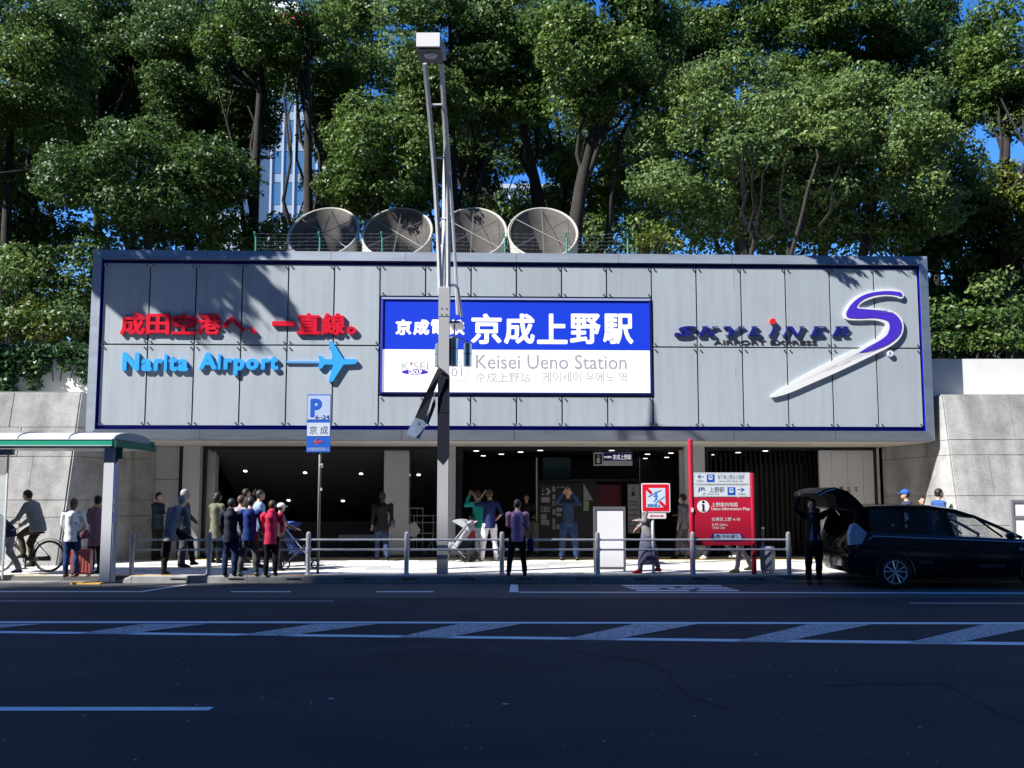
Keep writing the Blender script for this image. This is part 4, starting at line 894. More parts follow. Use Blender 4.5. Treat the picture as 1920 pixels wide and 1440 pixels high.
T = [
 # label, cx, cy, Y, rx, ry, tone, clumps, clump r
 ('tall dark tree at the far left edge of the photo, trunk low at the corner', 20, 170, 27, 150, 230, 'mid', 24, 0.95, dict(trunk=(20, 470))),
 ('dense dark tree left of centre-left, above the left end of the fascia', 190, 130, 31, 170, 190, 'dark', 30, 1.05, dict(trunk=(168, 480))),
 ('low spreading tree whose crown hangs just above the fascia left end', 300, 350, 26, 190, 95, 'dark', 22, 0.85, dict(trunk=(250, 470))),
 ('tree with bright leaf tufts above the red lettering', 400, 120, 29, 130, 200, 'dark', 30, 0.9, dict(trunk=(430, 470))),
 ('tree with a forked bare limb crossing the glass tower', 490, 60, 27, 110, 150, 'mid', 13, 0.7, dict(trunk=(480, 450))),
 ('slim tree left of the street lamp, right of the glass tower', 660, 150, 29, 75, 190, 'mid', 18, 0.75, dict(trunk=(660, 450))),
 ('rounded leafy tree behind the second roof vent', 720, 310, 26, 125, 110, 'mid', 26, 0.75, dict(trunk=(730, 460))),
 ('tall bright tree directly behind the street lamp head', 830, 90, 27, 105, 170, 'light', 24, 0.85, dict(trunk=(905, 450))),
 ('tall open tree with dark leaning trunks above the rightmost vent', 960, 110, 28, 110, 180, 'mid', 24, 0.85, dict(trunk=(1010, 450), thick=1.2)),
 ('large tree with a thick leaning trunk right of the vents', 1130, 90, 26, 130, 150, 'mid', 26, 0.8, dict(trunk=(1090, 460), thick=1.5)),
 ('small tree behind the right roof vent with low leaves', 1110, 350, 29, 90, 85, 'mid', 12, 0.7, dict(trunk=(1120, 460))),
 ('tall multi trunk tree at the top right of centre', 1350, 50, 31, 110, 130, 'mid', 20, 0.85, dict(trunk=(1365, 420), thick=1.2)),
 ('broad pale green tree filling the area above the slanted wordmark', 1380, 280, 25.5, 180, 165, 'light', 46, 0.8, dict(trunk=(1400, 480), ll=0.115, dens=1500)),
 ('broad pale green tree above the violet swoosh', 1640, 300, 25.8, 190, 160, 'light', 48, 0.8, dict(trunk=(1650, 480), ll=0.115, dens=1500)),
 ('dark tall tree at the upper right behind the pale tree', 1560, 70, 30, 140, 150, 'mid', 30, 0.95, dict(trunk=(1560, 440))),
 ('very dark tree near the top right corner', 1740, 130, 31, 110, 150, 'dark', 24, 0.95, dict(trunk=(1745, 440))),
 ('slim light tree at the top right corner of the photo', 1885, 130, 27, 75, 130, 'mid', 16, 0.75, dict(trunk=(1895, 480))),
 ('yellowish tree at the right edge above the white wall', 1900, 400, 27, 80, 90, 'yellow', 14, 0.65, dict(trunk=(1915, 640))),
 ('background tree behind the slim tree left of the street lamp', 640, 130, 33, 90, 160, 'mid', 14, 0.85, dict(trunk=(650, 470))),
 ('background tree between the lamp head and the central dark trunks', 900, 200, 33, 110, 150, 'dark', 18, 0.85, dict(trunk=(900, 470))),
 ('background tree right of the thick leaning trunk', 1190, 170, 33, 110, 150, 'mid', 17, 0.85, dict(trunk=(1200, 470))),
 ('background tree in the middle of the dark trunks', 1050, 220, 34, 100, 110, 'dark', 14, 0.85, dict(trunk=(1060, 470))),
 ('background tree behind the far left crown', 90, 180, 33, 150, 210, 'dark', 24, 0.95, dict(trunk=(90, 470))),
 ('background tree behind the bright leaf tufts', 350, 130, 34, 130, 180, 'dark', 20, 0.95, dict(trunk=(350, 470))),
 ('dark background tree low behind the gap between the middle trunks', 950, 350, 36, 150, 90, 'dark', 14, 0.9, dict(trunk=(950, 470))),
 ('dark background tree behind the left dark crowns', 260, 240, 37, 180, 150, 'dark', 22, 1.1, dict(trunk=(280, 470))),
 ('background tree seen between the middle trees and the pale trees', 1235, 330, 36, 90, 110, 'dark', 11, 0.9, dict(trunk=(1235, 470))),
 ('background tree behind the left pale tree', 1480, 330, 36, 170, 130, 'dark', 18, 1.0, dict(trunk=(1480, 470))),
 ('background tree under the glass tower behind the first vent', 640, 350, 36, 80, 80, 'dark', 9, 0.85, dict(trunk=(640, 470))),
 ('airy small crown hanging in front of the glass tower', 575, 60, 26.5, 75, 80, 'mid', 8, 0.5, dict(trunk=(590, 450))),
 ('dark tree filling the gap under the far left crown', 60, 420, 29, 110, 90, 'dark', 13, 0.9, dict(trunk=(60, 620))),
 ('tree low at the right edge between the shaded tree and the yellow tree', 1860, 570, 28, 110, 90, 'mid', 13, 0.8, dict(trunk=(1860, 660))),
 ('shaded tree between the right end of the fascia and the right edge', 1790, 480, 28, 90, 130, 'dark', 20, 0.8, dict(trunk=(1790, 660))),
]
for (lab, cx, cy, Y, rx, ry, tone, ncl, rcl, kw) in T: tree(lab, cx, cy, Y, rx, ry, tone, ncl, rcl, **kw)
# shrubs on the slopes beside the building
def shrub(label, pix, Y, rr, tone, group=None, dens=900, ll=0.14):
    c0 = P(*pix[0], Y); root = thing('shrub', label, 'shrub', (c0.x, Y, 4.6), 0, group)
    cs = [tuple(P(x, y, Y+rng.uniform(-.5, .5))) for x, y in pix]; leaves_mesh('foliage', cs, [rr*rng.uniform(.7, 1.2) for _ in cs], dens, ll, LM[tone], root)
    mb = MB()
    for c in cs[:8]: limb(mb, (c0.x+rng.uniform(-.4, .4), Y, 4.4), c, 0.05, 0.012)
    part('stem', mb, M_BARK, root, True)
shrub('bright yellow green bush above the ivy at the far left', [(20, 600), (60, 585), (100, 600), (40, 620), (85, 625), (130, 620), (10, 640), (60, 600)], 24.2, 0.5, 'yellow')
shrub('dark hedge mass left of the fascia above the bright bush', [(x, y) for x in (0, 40, 85, 130, 165) for y in (480, 520, 560)], 26, 0.6, 'dark')
shrub('broad dark shrub bank behind the ivy at the far left', [(x, y) for x in (-30, 10, 50, 90, 130, 165) for y in (560, 600, 640)], 27.5, 0.75, 'dark')
shrub('broad shrub bank behind the right white wall', [(x, y) for x in (1765, 1810, 1855, 1900, 1945) for y in (560, 600, 640, 665)], 27, 0.7, 'dark')
shrub('row of pale leafy shrubs just above the ivy at left', [(x, 600+12*math.sin(x)) for x in range(-20, 170, 24)], 23.8, 0.42, 'light')
shrub('pale bush just left of the fascia top corner', [(10, 480), (35, 500), (20, 530)], 25, 0.5, 'light')
shrub('leafy bush on top of the white wall right of the fascia', [(x, y) for x in (1770, 1810, 1850, 1890, 1925) for y in (590, 640)], 24.5, 0.5, 'mid')
shrub('sunlit bush at the right edge above the white wall', [(1850, 540), (1885, 520), (1915, 560), (1870, 590), (1910, 610)], 25.5, 0.5, 'light')
shrub('yellow green bush behind the fence post right of the vents', [(1210, 450), (1240, 440), (1265, 455)], 24.6, 0.35, 'yellow')
shrub('leafy bush bank behind the rightmost vent and the bare fence post', [(x, y) for x in range(860, 1290, 48) for y in (385, 420, 455)], 31, 0.75, 'mid')
shrub('dark bush mass behind the four roof vents', [(x, y) for x in range(400, 1180, 60) for y in (425, 455)], 28, 0.6, 'dark')
shrub('leafy bush mass along the roof edge under the pale trees', [(x, y) for x in range(1200, 1740, 55) for y in (430, 462)], 26.5, 0.55, 'mid')
shrub('low dark bush mass above the left half of the fascia', [(x, y) for x in range(180, 560, 50) for y in (430, 462)], 26.5, 0.55, 'dark')
# hanging ivy on the left upper wall
iv = thing('ivy', 'glossy ivy hanging over the white wall at the left of the fascia', 'ivy', (P(80, 655, 22.6).x, 22.6, 4.6))
cs = []; rr = []
for x in range(-160, 168, 15):
    dep = 25+18*math.sin(x*0.11)+(70 if x < 25 or x > 145 else 0)*rng.uniform(.6, 1)+(35 if 40 < x < 70 else 0)
    y = 652
    while y < 656+dep: cs.append(tuple(P(x+rng.uniform(-6, 6), y, 21.75))); rr.append(rng.uniform(.14, .24)); y += 12
leaves_mesh('foliage', cs, rr, 1500, 0.13, LM['ivy'], iv)
mb = MB()
for x in range(-150, 165, 22): mb.tube([P(x, 640, 21.82), P(x+4, 680, 21.8), P(x+rng.uniform(-5, 9), 715, 21.8)], 0.012, 5, False)
part('vine', mb, M_BARK, iv)

# ================================================================== BUILDINGS FAR BEHIND
TW = thing('glass_tower', 'tall pale glass office tower with white mullions glimpsed through the trees at upper left', 'building', (P(562, 400, 85).x, 85, 0))
x0, x1 = P(512, 200, 85).x, P(618, 200, 85).x; ztop = P(560, 78, 85).z
mb = MB(); mb.box(x0, x1, 85, 100, 0, ztop); part('tower_body', mb, mat('tower_body', (0.2, 0.26, 0.32), 0.5), TW)
M_PANE = mat('tower_pane', (0.10, 0.20, 0.28), 0.08, 0.3, spec=0.8); M_MUL = mat('tower_mullion', (0.42, 0.46, 0.5), 0.5)
zs_ = 20.0; nz = int((ztop-zs_)/3.2); wx = (x1-x0)/5
pane = MB(); pane.box(0.12, wx-0.12, -0.06, 0, 0.9, 3.1); pobj = None
spn = MB(); spn.box(0.12, wx-0.12, -0.04, 0, 0.0, 0.85); M_SPN = mat('tower_spandrel', (0.26, 0.33, 0.40), 0.4); sobj = None
for k in range(nz):
    for i in range(5):
        Mx = Matrix.Translation((x0+i*wx, 85, zs_+k*3.2)); Ml = wmat(TW).inverted() @ Mx
        for q, (mm, nm, mt) in enumerate(((pane, 'window', M_PANE), (spn, 'spandrel', M_SPN))):
            src = pobj if q == 0 else sobj
            if src is None:
                src = meshobj(nm, mm, mt); src.parent = TW; src.matrix_local = Ml
                if q == 0: pobj = src
                else: sobj = src
            else: copypart(src, TW, Ml)
mb = MB()
for i in range(6): mb.box(x0+i*wx-0.1, x0+i*wx+0.1, 84.8, 85, zs_, ztop)
part('mullion', mb, M_MUL, TW)
SG = thing('rooftop_sign_building', 'white tower block with red rooftop sign barely visible between branches at top left', 'building', (P(455, 20, 110).x, 110, 0))
a = P(395, 60, 110); b = P(465, 60, 110); mb = MB(); mb.box(a.x, b.x, 110, 125, 0, P(450, 52, 110).z); part('block', mb, mat('grey_blue_block', (0.28, 0.33, 0.38), 0.6), SG)
mb = MB(); mb.box(P(395, 20, 109).x, P(590, 20, 109).x, 109, 110, P(450, 52, 109).z, P(450, 26, 109).z); part('red_band', mb, mat('rooftop_red', (0.6, 0.04, 0.05), 0.5), SG)
mb = MB(); mb.box(P(400, 20, 109).x, P(560, 20, 109).x, 109.2, 110, P(450, 25, 109).z, P(450, 2, 109).z); part('white_band', mb, M_WHITE, SG)
for i in range(5):
    for k in range(8):
        x = a.x+0.6+i*(b.x-a.x-1)/5; z = P(450, 60, 110).z-3*(k+1); mb = MB(); mb.box(x, x+0.8, 109.9, 110, z, z+1.6); part('window', mb, M_PANE, SG)
LB = thing('low_building', 'pale building with blue glass seen under the branches behind the third roof vent', 'building', (P(980, 380, 60).x, 60, 0))
a = P(895, 345, 60); b = P(1065, 345, 60); mb = MB(); mb.box(a.x, b.x, 60, 72, 0, a.z); part('block', mb, mat('pale_block', (0.5, 0.52, 0.56), 0.6), LB)
for i in range(6): 
    x = a.x+0.2+i*(b.x-a.x)/6; mb = MB(); mb.box(x, x+(b.x-a.x)/6-0.25, 59.95, 60, a.z-1.6, a.z-0.3); part('window', mb, M_PANE, LB)

# ================================================================== OPPOSITE SIDE OF THE STREET (behind the camera; it shades the road)
def block(label, x0, x1, y0, y1, h, col):
    root = thing('street_building', label, 'building', ((x0+x1)/2, y1, 0)); mb = MB(); mb.box(x0, x1, y0, y1, 0, h); part('wall', mb, mat('opposite_wall_%d' % int(h*10), col, 0.8), root)
    mb = MB(); n_ = int((x1-x0)/4)
    for i in range(n_):
        for k in range(int(h/3.4)): mb.box(x0+i*4+0.8, x0+i*4+3.2, y1-0.02, y1+0.04, k*3.4+1, k*3.4+2.8)
    part('window', mb, M_PANE, root)
YO = -6.0; HB = 1.5+SC*(KY-YO)
def shx(px): return G(px, 1095, 0).x-SA*(KY-YO)
xs_, xs2, xs3 = shx(530), shx(440), shx(170)
block('tallest dark grey office block across the street behind the viewer', xs_, 60, -24, YO, HB, (0.11, 0.115, 0.13))
block('slightly lower office block across the street behind the viewer', xs2, xs_-0.02, -24, YO, HB-1.2, (0.12, 0.12, 0.13))
block('middle height office block across the street behind the viewer', xs3, xs2-0.02, -24, YO, HB-2.6, (0.13, 0.13, 0.13))
block('lowest office block across the street behind the viewer', -130, xs3-0.02, -24, YO, HB-4.2, (0.14, 0.13, 0.13))
def upsun(pts, Yt):
    """points at distance Yt whose shadow falls on the given fascia pixels"""
    cs = []
    for px, py in pts:
        u, z = FU(px, py, 0.1); w_ = FM @ Vector((u, 0.1, z)); t = w_.y-Yt; cs.append(Vector((w_.x-SA*t, Yt, w_.z+SC*t)))
    return cs
pts = [(x+rng.uniform(-12, 12), y+rng.uniform(-10, 10)) for x, y0, y1 in ((195, 440, 590), (225, 420, 585), (255, 420, 605), (285, 400, 600), (315, 400, 590), (345, 400, 605), (375, 400, 560), (405, 400, 590), (432, 410, 585), (460, 410, 560), (488, 430, 560)) for y in np.arange(y0, y1, 30)]
cs = [c+Vector(rng.normal(size=3))*0.10+Vector((0, rng.uniform(-.25, .25), 0)) for c in upsun(pts, 17.3)]
vc = P(607, 430, 24.2); tv = 24.2-17.3
cs += [Vector((vc.x-SA*tv+rng.uniform(-1.2, 1.2), 17.3+rng.uniform(-.3, .3), vc.z+SC*tv+rng.uniform(-1.2, 1.2))) for _ in range(60)]
root = thing('street_tree', 'street tree on the left pavement whose leaf shadow falls on the left fascia', 'tree', (-26, 17.3, SW))
leaves_mesh('crown', [tuple(c) for c in cs], [0.22+0.14*rng.random() for _ in cs], 1700, 0.15, LM['mid'], root, smin=0.3)
mb = MB(); tp = Vector((-16.5, 17.3, 16.5)); mb.tube([(-26, 17.3, SW), (-25, 17.3, 9), (-21, 17.3, 14), tp], [0.28, 0.2, 0.16, 0.1], 8)
for c in cs[::4]: limb(mb, tp, c, 0.06, 0.015)
part('trunk', mb, M_BARK, root, True)
pts = [(1560, 508), (1585, 522), (1545, 492), (1600, 502), (1640, 490), (1680, 494), (1715, 502), (1570, 482), (1620, 480), (1700, 480), (1540, 478), (1662, 484)]
cs = upsun(pts, 20.0)
root = [o for o in COL.objects if o.get('label', '').startswith('broad pale green tree above the violet')][0]
leaves_mesh('overhanging_foliage', [tuple(c) for c in cs], [0.14+0.12*rng.random() for _ in cs], 1500, 0.14, LM['light'], root, smin=0.3)
mb = MB()
for c in cs[::2]: limb(mb, (c.x+1.5, 25.2, 9.5), c, 0.05, 0.012)
part('overhanging_branch', mb, M_BARK, root, True)

# ================================================================== STREET FURNITURE
# guard fence
GF = thing('guard_fence', 'low blue grey two rail pipe guard fence along the island kerb', 'fence', (G(860, 1080, SW).x, KY+0.22, SW))
YFN = KY+0.23
pxs = [246, 391, 577, 762, 941, 1121, 1300, 1480]; fx = [G(p, 1079.5, SW).x*(YFN/G(p, 1079.5, SW).y) for p in pxs]
def zat(py, Y): return P(960, py, Y).z
ztopf = zat(997, YFN); zr1 = zat(1012, YFN); zr2 = zat(1030.5, YFN)
for i, x in enumerate(fx):
    b = SW if i < 7 else 0.06
    mb = MB(); rp = 0.048; mb.lathe([(rp, b), (rp, ztopf-0.055), (0.036, ztopf-0.05), (0.045, ztopf-0.04), (0.04, ztopf-0.018), (0.022, ztopf-0.003), (0.001, ztopf)], (x, YFN, 0), 14); o = part('fence_post', mb, M_POST, GF, True); smoothang(o)
    mb = MB(); mb.lathe([(0.058, zr2-0.05), (0.058, zr2+0.05)], (x, YFN, 0), 14); mb.lathe([(0.055, zr1-0.03), (0.055, zr1+0.03)], (x, YFN, 0), 14); mb.lathe([(0.075, b), (0.07, b+0.02)], (x, YFN, 0), 14); part('collar', mb, M_POST, o)
for i in range(7):
    for z in (zr1, zr2):
        mb = MB(); mb.tube([(fx[i]+0.05, YFN, z), (fx[i+1]-0.05, YFN, z)], 0.021, 8, False); part('rail', mb, M_POST, GF, True)

# street lamp
LPX = G(826, 1080, SW).x; LY = KY+0.42
SL = thing('street_lamp', 'tall square grey street lamp post with curved double arms and a hanging lamp cluster', 'street lamp', (LPX, LY, SW))
def lz(py): return P(826, py, LY).z
zj1 = lz(870); zj2 = lz(703); zj3 = lz(596); zj4 = lz(540); hw = 0.112
mb = MB(); mb.box(LPX-hw, LPX+hw, LY-hw, LY+hw, SW, zj3-0.006, 0.012); part('post', mb, M_LPOST, SL)
mb = MB(); mb.box(LPX-hw-.004, LPX+hw+.004, LY-hw-.004, LY+hw+.004, zj3, zj4, 0.012); o = part('post_sleeve', mb, M_LPOST, SL)
mb = MB()
for x in (-.05, .05):
    for z in (zj3+0.05, zj3+0.18): mb.lathe([(0.012, LY-hw-0.016), (0.012, LY-hw-0.004)], (LPX+x, 0, z), 8, 'Y')
part('bolt', mb, M_BOLT, o)
# thin dark section round the post, pointed at the bottom, strap across it
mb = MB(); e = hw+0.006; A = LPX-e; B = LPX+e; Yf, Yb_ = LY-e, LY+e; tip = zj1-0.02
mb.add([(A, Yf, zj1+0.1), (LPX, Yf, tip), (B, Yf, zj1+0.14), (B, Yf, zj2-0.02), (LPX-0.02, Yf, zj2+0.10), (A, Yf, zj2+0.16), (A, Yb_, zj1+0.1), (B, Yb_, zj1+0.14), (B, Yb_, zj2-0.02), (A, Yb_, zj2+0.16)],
    [(0, 1, 2, 3, 4, 5), (6, 0, 5, 9), (2, 7, 8, 3), (7, 6, 9, 8)]); part('dark_section', mb, M_LPDK, SL)
mb = MB(); mb.box(A-.006, B+.006, Yf-.006, Yb_+.006, lz(774), lz(772)); part('strap', mb, M_BLK, SL)
# arms to the road side: two flat bars from the sleeve up to the lamp head, nearer the viewer
hd0 = P(804, 122, LY-1.9); 
zt_ = hd0.z
def arm(x0, x1, name='arm'):
    pts = []; rs = []
    for i in range(15):
        t = i/14; y = LY-hw+0.05-(1.9-0.0)*t**2.6; z = (zj4-0.15)+(zt_-(zj4-0.15))*(t**0.92); pts.append((x0+(x1-x0)*t, y, z)); rs.append((0.036, 0.05))
    m_ = MB(); m_.tube(pts, rs, 4); part(name, m_, M_LPOST, SL); return pts
ap1 = arm(LPX-0.085, P(797, 125, LY-1.9).x); ap2 = arm(LPX+0.085, P(828, 125, LY-1.9).x)
mb = MB()
for t in (5, 9, 12): a, b = Vector(ap1[t]), Vector(ap2[t]); mb.tube([a, b], (0.02), 6)
part('cross_bar', mb, M_WHITE, SL)
mb = MB(); mb.tube([(LPX, LY, zj4-0.05), (LPX, LY, lz(330)), (LPX, LY, lz(265))], [(0.07, 0.07), (0.06, 0.06), (0.03, 0.03)], 4); part('inner_post', mb, M_LPOST, SL)
# rear arm that arches over the pavement
key = [P(833, 185, LY-.85), P(837, 235, LY-.45), P(843, 320, LY), P(849, 410, LY+.38), P(854, 500, LY+.62), P(858, 590, LY+.74)]
mb = MB(); mb.tube(key, [(0.035, 0.04)]*len(key), 6); part('rear_arm', mb, M_LPOST, SL)
mb = MB(); pts = [(LPX+hw-0.01, LY, zj4-0.05)]+[(LPX+0.20-0.10*math.cos(a), LY+0.25+0.2*math.sin(a-1.57), zj4-0.0+0.12*math.sin(a)) for a in (0.3, 0.9, 1.57, 2.2)]+[(LPX+0.33, LY+0.7, lz(590)+.1)]
mb.tube(pts, [(0.018, 0.035)]*len(pts), 6); part('brace_arm', mb, M_LPOST, SL)
zb_ = lz(603)
mb = MB(); mb.box(LPX+hw, LPX+0.38, LY+0.0, LY+0.78, zb_-0.03, zb_+0.02, 0.01); part('bracket_plate', mb, M_LPOST, SL)
for (dx, dy, zt2, zb2) in ((0.20, 0.1, lz(634), lz(685)), (0.48, 0.35, lz(640), lz(682)), (-0.14, 0.45, lz(640), lz(682))):
    root_ = MB(); r_ = 0.092; root_.lathe([(0.02, zt2+0.04), (r_*0.7, zt2+0.03), (r_, zt2), (r_, zb2), (r_*0.86, zb2), (r_*0.86, zb2+0.02), (0.001, zb2+0.02)], (LPX+dx, LY+dy, 0), 20); o = part('lamp_cylinder', root_, M_STEEL, SL); smoothang(o)
    mb = MB(); mb.lathe([(r_+0.003, zt2-0.22), (r_+0.003, zt2-0.205)], (LPX+dx, LY+dy, 0), 20); part('ring', mb, M_BOLT, o)
mb = MB(); mb.tube([(LPX+0.20, LY+0.25, zb_-0.02), (LPX+0.20, LY+0.25, lz(634)+0.08)], 0.02, 6)
for (dx, dy) in ((0.20, 0.1), (0.48, 0.35), (-0.14, 0.45)): mb.tube([(LPX+0.2, LY+0.25, lz(634)+0.08), (LPX+dx, LY+dy, lz(638)+0.03)], 0.015, 6)
part('hanger', mb, M_LPOST, SL)
# lamp head: slanted housing with white front shield and round lens below
c0 = P(781, 62, LY-2.25); c1 = P(824, 88, LY-2.25)
hx0, hx1 = c0.x, c1.x; zt3, zm3 = c0.z, c1.z; yb3 = LY-1.72; zb3 = P(805, 125, yb3).z
mb = MB()
vs = [(hx0, LY-2.25, zm3), (hx1, LY-2.25, zm3), (hx1, LY-2.25, zt3), (hx0, LY-2.25, zt3), (hx0+0.03, yb3, zm3), (hx1+0.09, yb3, zm3), (hx1+0.09, yb3, zt3-0.02), (hx0+0.03, yb3, zt3-0.02)]
mb.add(vs, [(0, 1, 2, 3), (3, 2, 6, 7), (4, 7, 6, 5), (0, 3, 7, 4), (1, 5, 6, 2), (0, 4, 5, 1)]); hdo = part('lamp_head', mb, mat('lamp_head_grey', (0.22, 0.22, 0.23), 0.5), SL)
mb = MB(); mb.box(hx0-.004, hx1+.004, LY-2.262, LY-2.252, zm3+0.006, zt3+0.004); part('white_shield', mb, M_WHITE, hdo)
mb = MB(); mb.box(hx0+0.03, hx1+0.02, LY-2.2, yb3+0.08, zm3-0.02, zm3-0.004); part('lens_frame', mb, M_BLK, hdo)
mb = MB(); mb.lathe([(0.001, zm3-0.035), (0.10, zm3-0.03), (0.115, zm3-0.02)], ((hx0+hx1)/2+0.03, (LY-2.2+yb3)/2, 0), 20); o = part('lens', mb, mat('lamp_lens', (0.25, 0.26, 0.28), 0.15), hdo)
mb = MB(); mb.torus(((hx0+hx1)/2+0.03, (LY-2.2+yb3)/2, zm3-0.026), 0.118, 0.007, 24, 5, 'Z'); part('lens_ring', mb, M_WHITE, o)
# loose banner swinging from the post
BN = thing('torn_banner', 'torn dark banner with pale blue lower end dangling at a slant from the lamp post', 'banner', (LPX-0.05, LY-0.2, zj2))
def bq(pixs, Y, m, name, th=0.006):
    q = [P(x, y, Y+dy) for x, y, dy in pixs]; n_ = len(q); mb = MB(); mb.add([tuple(p) for p in q]+[tuple(p+Vector((0, th, 0))) for p in q], [tuple(range(n_))[::-1], tuple(range(n_, 2*n_))]+[(i, (i+1) % n_, (i+1) % n_+n_, i+n_) for i in range(n_)]); part(name, mb, m, BN)
YBN = LY-0.22
bq([(821, 690, 0), (829, 697, 0), (812, 740, .03), (797, 790, 0), (778, 783, -.03), (797, 740, -.02)], YBN, mat('banner_dark', (0.02, 0.022, 0.03), 0.5), 'banner_cloth')
bq([(778, 783.5, -.03), (796.5, 790.5, 0), (798, 800, 0.02), (786, 823, .03), (779, 821, .0), (762, 812, -.03)], YBN, mat('banner_pale_blue', (0.30, 0.38, 0.55), 0.6), 'banner_end')
bq([(816, 745, 0), (817, 760, 0), (803, 797, 0), (795, 792, 0)], YBN+0.05, mat('banner_dark2', (0.05, 0.05, 0.055), 0.5), 'banner_scrap')
mb = MB(); mb.tube([P(817, 733, YBN+.03), P(808, 765, YBN+.03), P(797, 800, YBN+.03)], 0.008, 5); mb.tube([P(822, 686, YBN), P(826, 699, YBN+.1)], 0.012, 5); part('banner_rod', mb, M_STEEL, BN)
mb = MB(); p = P(787, 794, YBN); a, fs_ = text_mesh('米', 0.01); mb = MB(Matrix.Translation((p.x-0.03, YBN-0.035, p.z-0.06))@Matrix.Rotation(-0.45, 4, 'Y')); mb.add([(q[0]*0.085, 0, q[1]*0.085) for q in a], fs_); part('character', mb, M_NAVY, BN)

# parking sign
PSX = G(589, 1079, SW).x; PSY = KY+0.38
PS = thing('parking_sign', 'narrow blue and white parking sign on a thin steel pole behind the fence', 'sign', (PSX, PSY, SW))
pz = lambda py: P(590, py, PSY).z
mb = MB(); mb.lathe([(0.03, SW), (0.03, pz(742))], (PSX, PSY, 0), 12); part('pole', mb, mat('brown_grey_pole', (0.22, 0.20, 0.19), 0.5, 0.3), PS, True)
def sb(py): return pz(py)
sx0, sx1 = P(575, 790, PSY-.05).x, P(620.5, 790, PSY-.05).x
SMt = Matrix.Translation(((sx0+sx1)/2, PSY-0.05, 0)) @ Matrix.Rotation(R(-4), 4, 'Z'); hw2 = (sx1-sx0)/2
def splate(z0, z1, m, ins=0.0, y=0.0, name='plate'):
    mb = MB(SMt); mb.box(-hw2+ins, hw2-ins, y-0.004, y+0.004 if y == 0 else y, z0+ins, z1-ins, 0.0); part(name, mb, m, PS)
splate(sb(848), sb(740), M_SBLUE)
splate(sb(788), sb(741), M_SLBLUE, 0.012, -0.006, 'pale_panel'); splate(sb(819), sb(792), mat('sign_dim_white', (0.55, 0.6, 0.7), 0.45), 0.012, -0.006, 'white_panel')
def stext(root, M, s, x0, x1, z0, z1, y, m, bold=0.0, name='lettering'): part(name, text_mb(s, x0, x1, z0, z1, y, M, bold), m, root)
stext(PS, SMt, 'P', -hw2+0.07, -hw2+0.32, sb(783), sb(748), -0.0125, M_SBLUE, 0.05); stext(PS, SMt, '6–24', -hw2+0.18, hw2-0.025, sb(786.5), sb(779), -0.0125, M_NAVY, 0.02)
stext(PS, SMt, '京 成', -hw2+0.06, hw2-0.05, sb(814.5), sb(799), -0.0125, mat('sign_dark_blue', (0.04, 0.07, 0.2), 0.5)); stext(PS, SMt, '京成電鉄構内駐車場入口', -hw2+0.02, hw2-0.02, sb(846), sb(839), -0.0055, M_SLBLUE)
M_ARW = mat('arrow_orange_red', (0.6, 0.06, 0.03), 0.5); zc_ = (sb(828)+sb(829))/2
mb = MB(SMt); mb.prism([(-0.10, zc_), (-0.02, zc_+0.065), (0.0, zc_+0.065), (-0.055, zc_+0.015), (0.09, zc_+0.015), (0.09, zc_-0.015), (-0.055, zc_-0.015), (0.0, zc_-0.065), (-0.02, zc_-0.065)], -0.011, -0.005); part('arrow', mb, M_ARW, PS)
mb = MB(); mb.lathe([(0.045, pz(872)), (0.045, pz(874))], (PSX+.02, PSY, 0), 8); mb.box(PSX+0.02, PSX+0.06, PSY-0.03, PSY+0.03, pz(877), pz(869)); mb.box(PSX+0.02, PSX+0.055, PSY-0.03, PSY+0.03, pz(920), pz(915)); part('clamp', mb, M_POST, PS)

# no crossing sign
NX = G(1230, 1079, SW).x; NY = KY+0.36; nzf = lambda py: P(1230, py, NY).z
NC = thing('no_crossing_sign', 'square red bordered no pedestrian crossing sign with red arrow plate on white pole', 'sign', (NX, NY, SW))
mb = MB(); mb.lathe([(0.03, SW), (0.03, nzf(915))], (NX, NY, 0), 12); part('pole', mb, mat('white_pole', (0.72, 0.72, 0.74), 0.4), NC, True)
def rrect(x0, x1, z0, z1, r, n=4):
    p = []
    for cx, cz, a0 in ((x1-r, z1-r, 0), (x0+r, z1-r, 90), (x0+r, z0+r, 180), (x1-r, z0+r, 270)):
        for i in range(n+1): a = R(a0+90*i/n); p.append((cx+r*math.cos(a), cz+r*math.sin(a)))
    return p
yN = NY-0.045; X_ = lambda px: P(px, 930, yN).x; Z_ = lambda py: P(1230, py, yN).z
x0, x1, z0, z1 = X_(1202.5), X_(1256.5), Z_(960.5), Z_(906)
mb = MB(); mb.prism(rrect(x0, x1, z0, z1, 0.03), yN, yN+0.008); part('plate', mb, M_WHITE, NC)
i_ = 0.022; mb = MB(); mb.prism(rrect(x0+i_, x1-i_, z0+i_, z1-i_, 0.02), yN-0.003, yN-0.0005); part('red_border', mb, mat('traffic_red', (0.75, 0.01, 0.03), 0.4), NC)
i2 = 0.10; mb = MB(); mb.prism([(x0+i2, z0+i2), (x1-i2, z0+i2), (x1-i2, z1-i2), (x0+i2, z1-i2)], yN-0.006, yN-0.0035); part('pale_field', mb, mat('sign_icy_white', (0.62, 0.72, 0.85), 0.4), NC)
mb = MB(); d_ = 0.022; yy = yN-0.009
for (fa, fb_) in ((0.0, 0.28), (0.70, 1.0)):
    ax, az = x0+i2+(x1-x0-2*i2)*fa, z1-i2-(z1-z0-2*i2)*fa; bx_, bz_ = x0+i2+(x1-x0-2*i2)*fb_, z1-i2-(z1-z0-2*i2)*fb_
    mb.prism([(ax-d_, az-d_), (ax+d_, az+d_), (bx_+d_, bz_+d_), (bx_-d_, bz_-d_)], yy, yy+0.002)
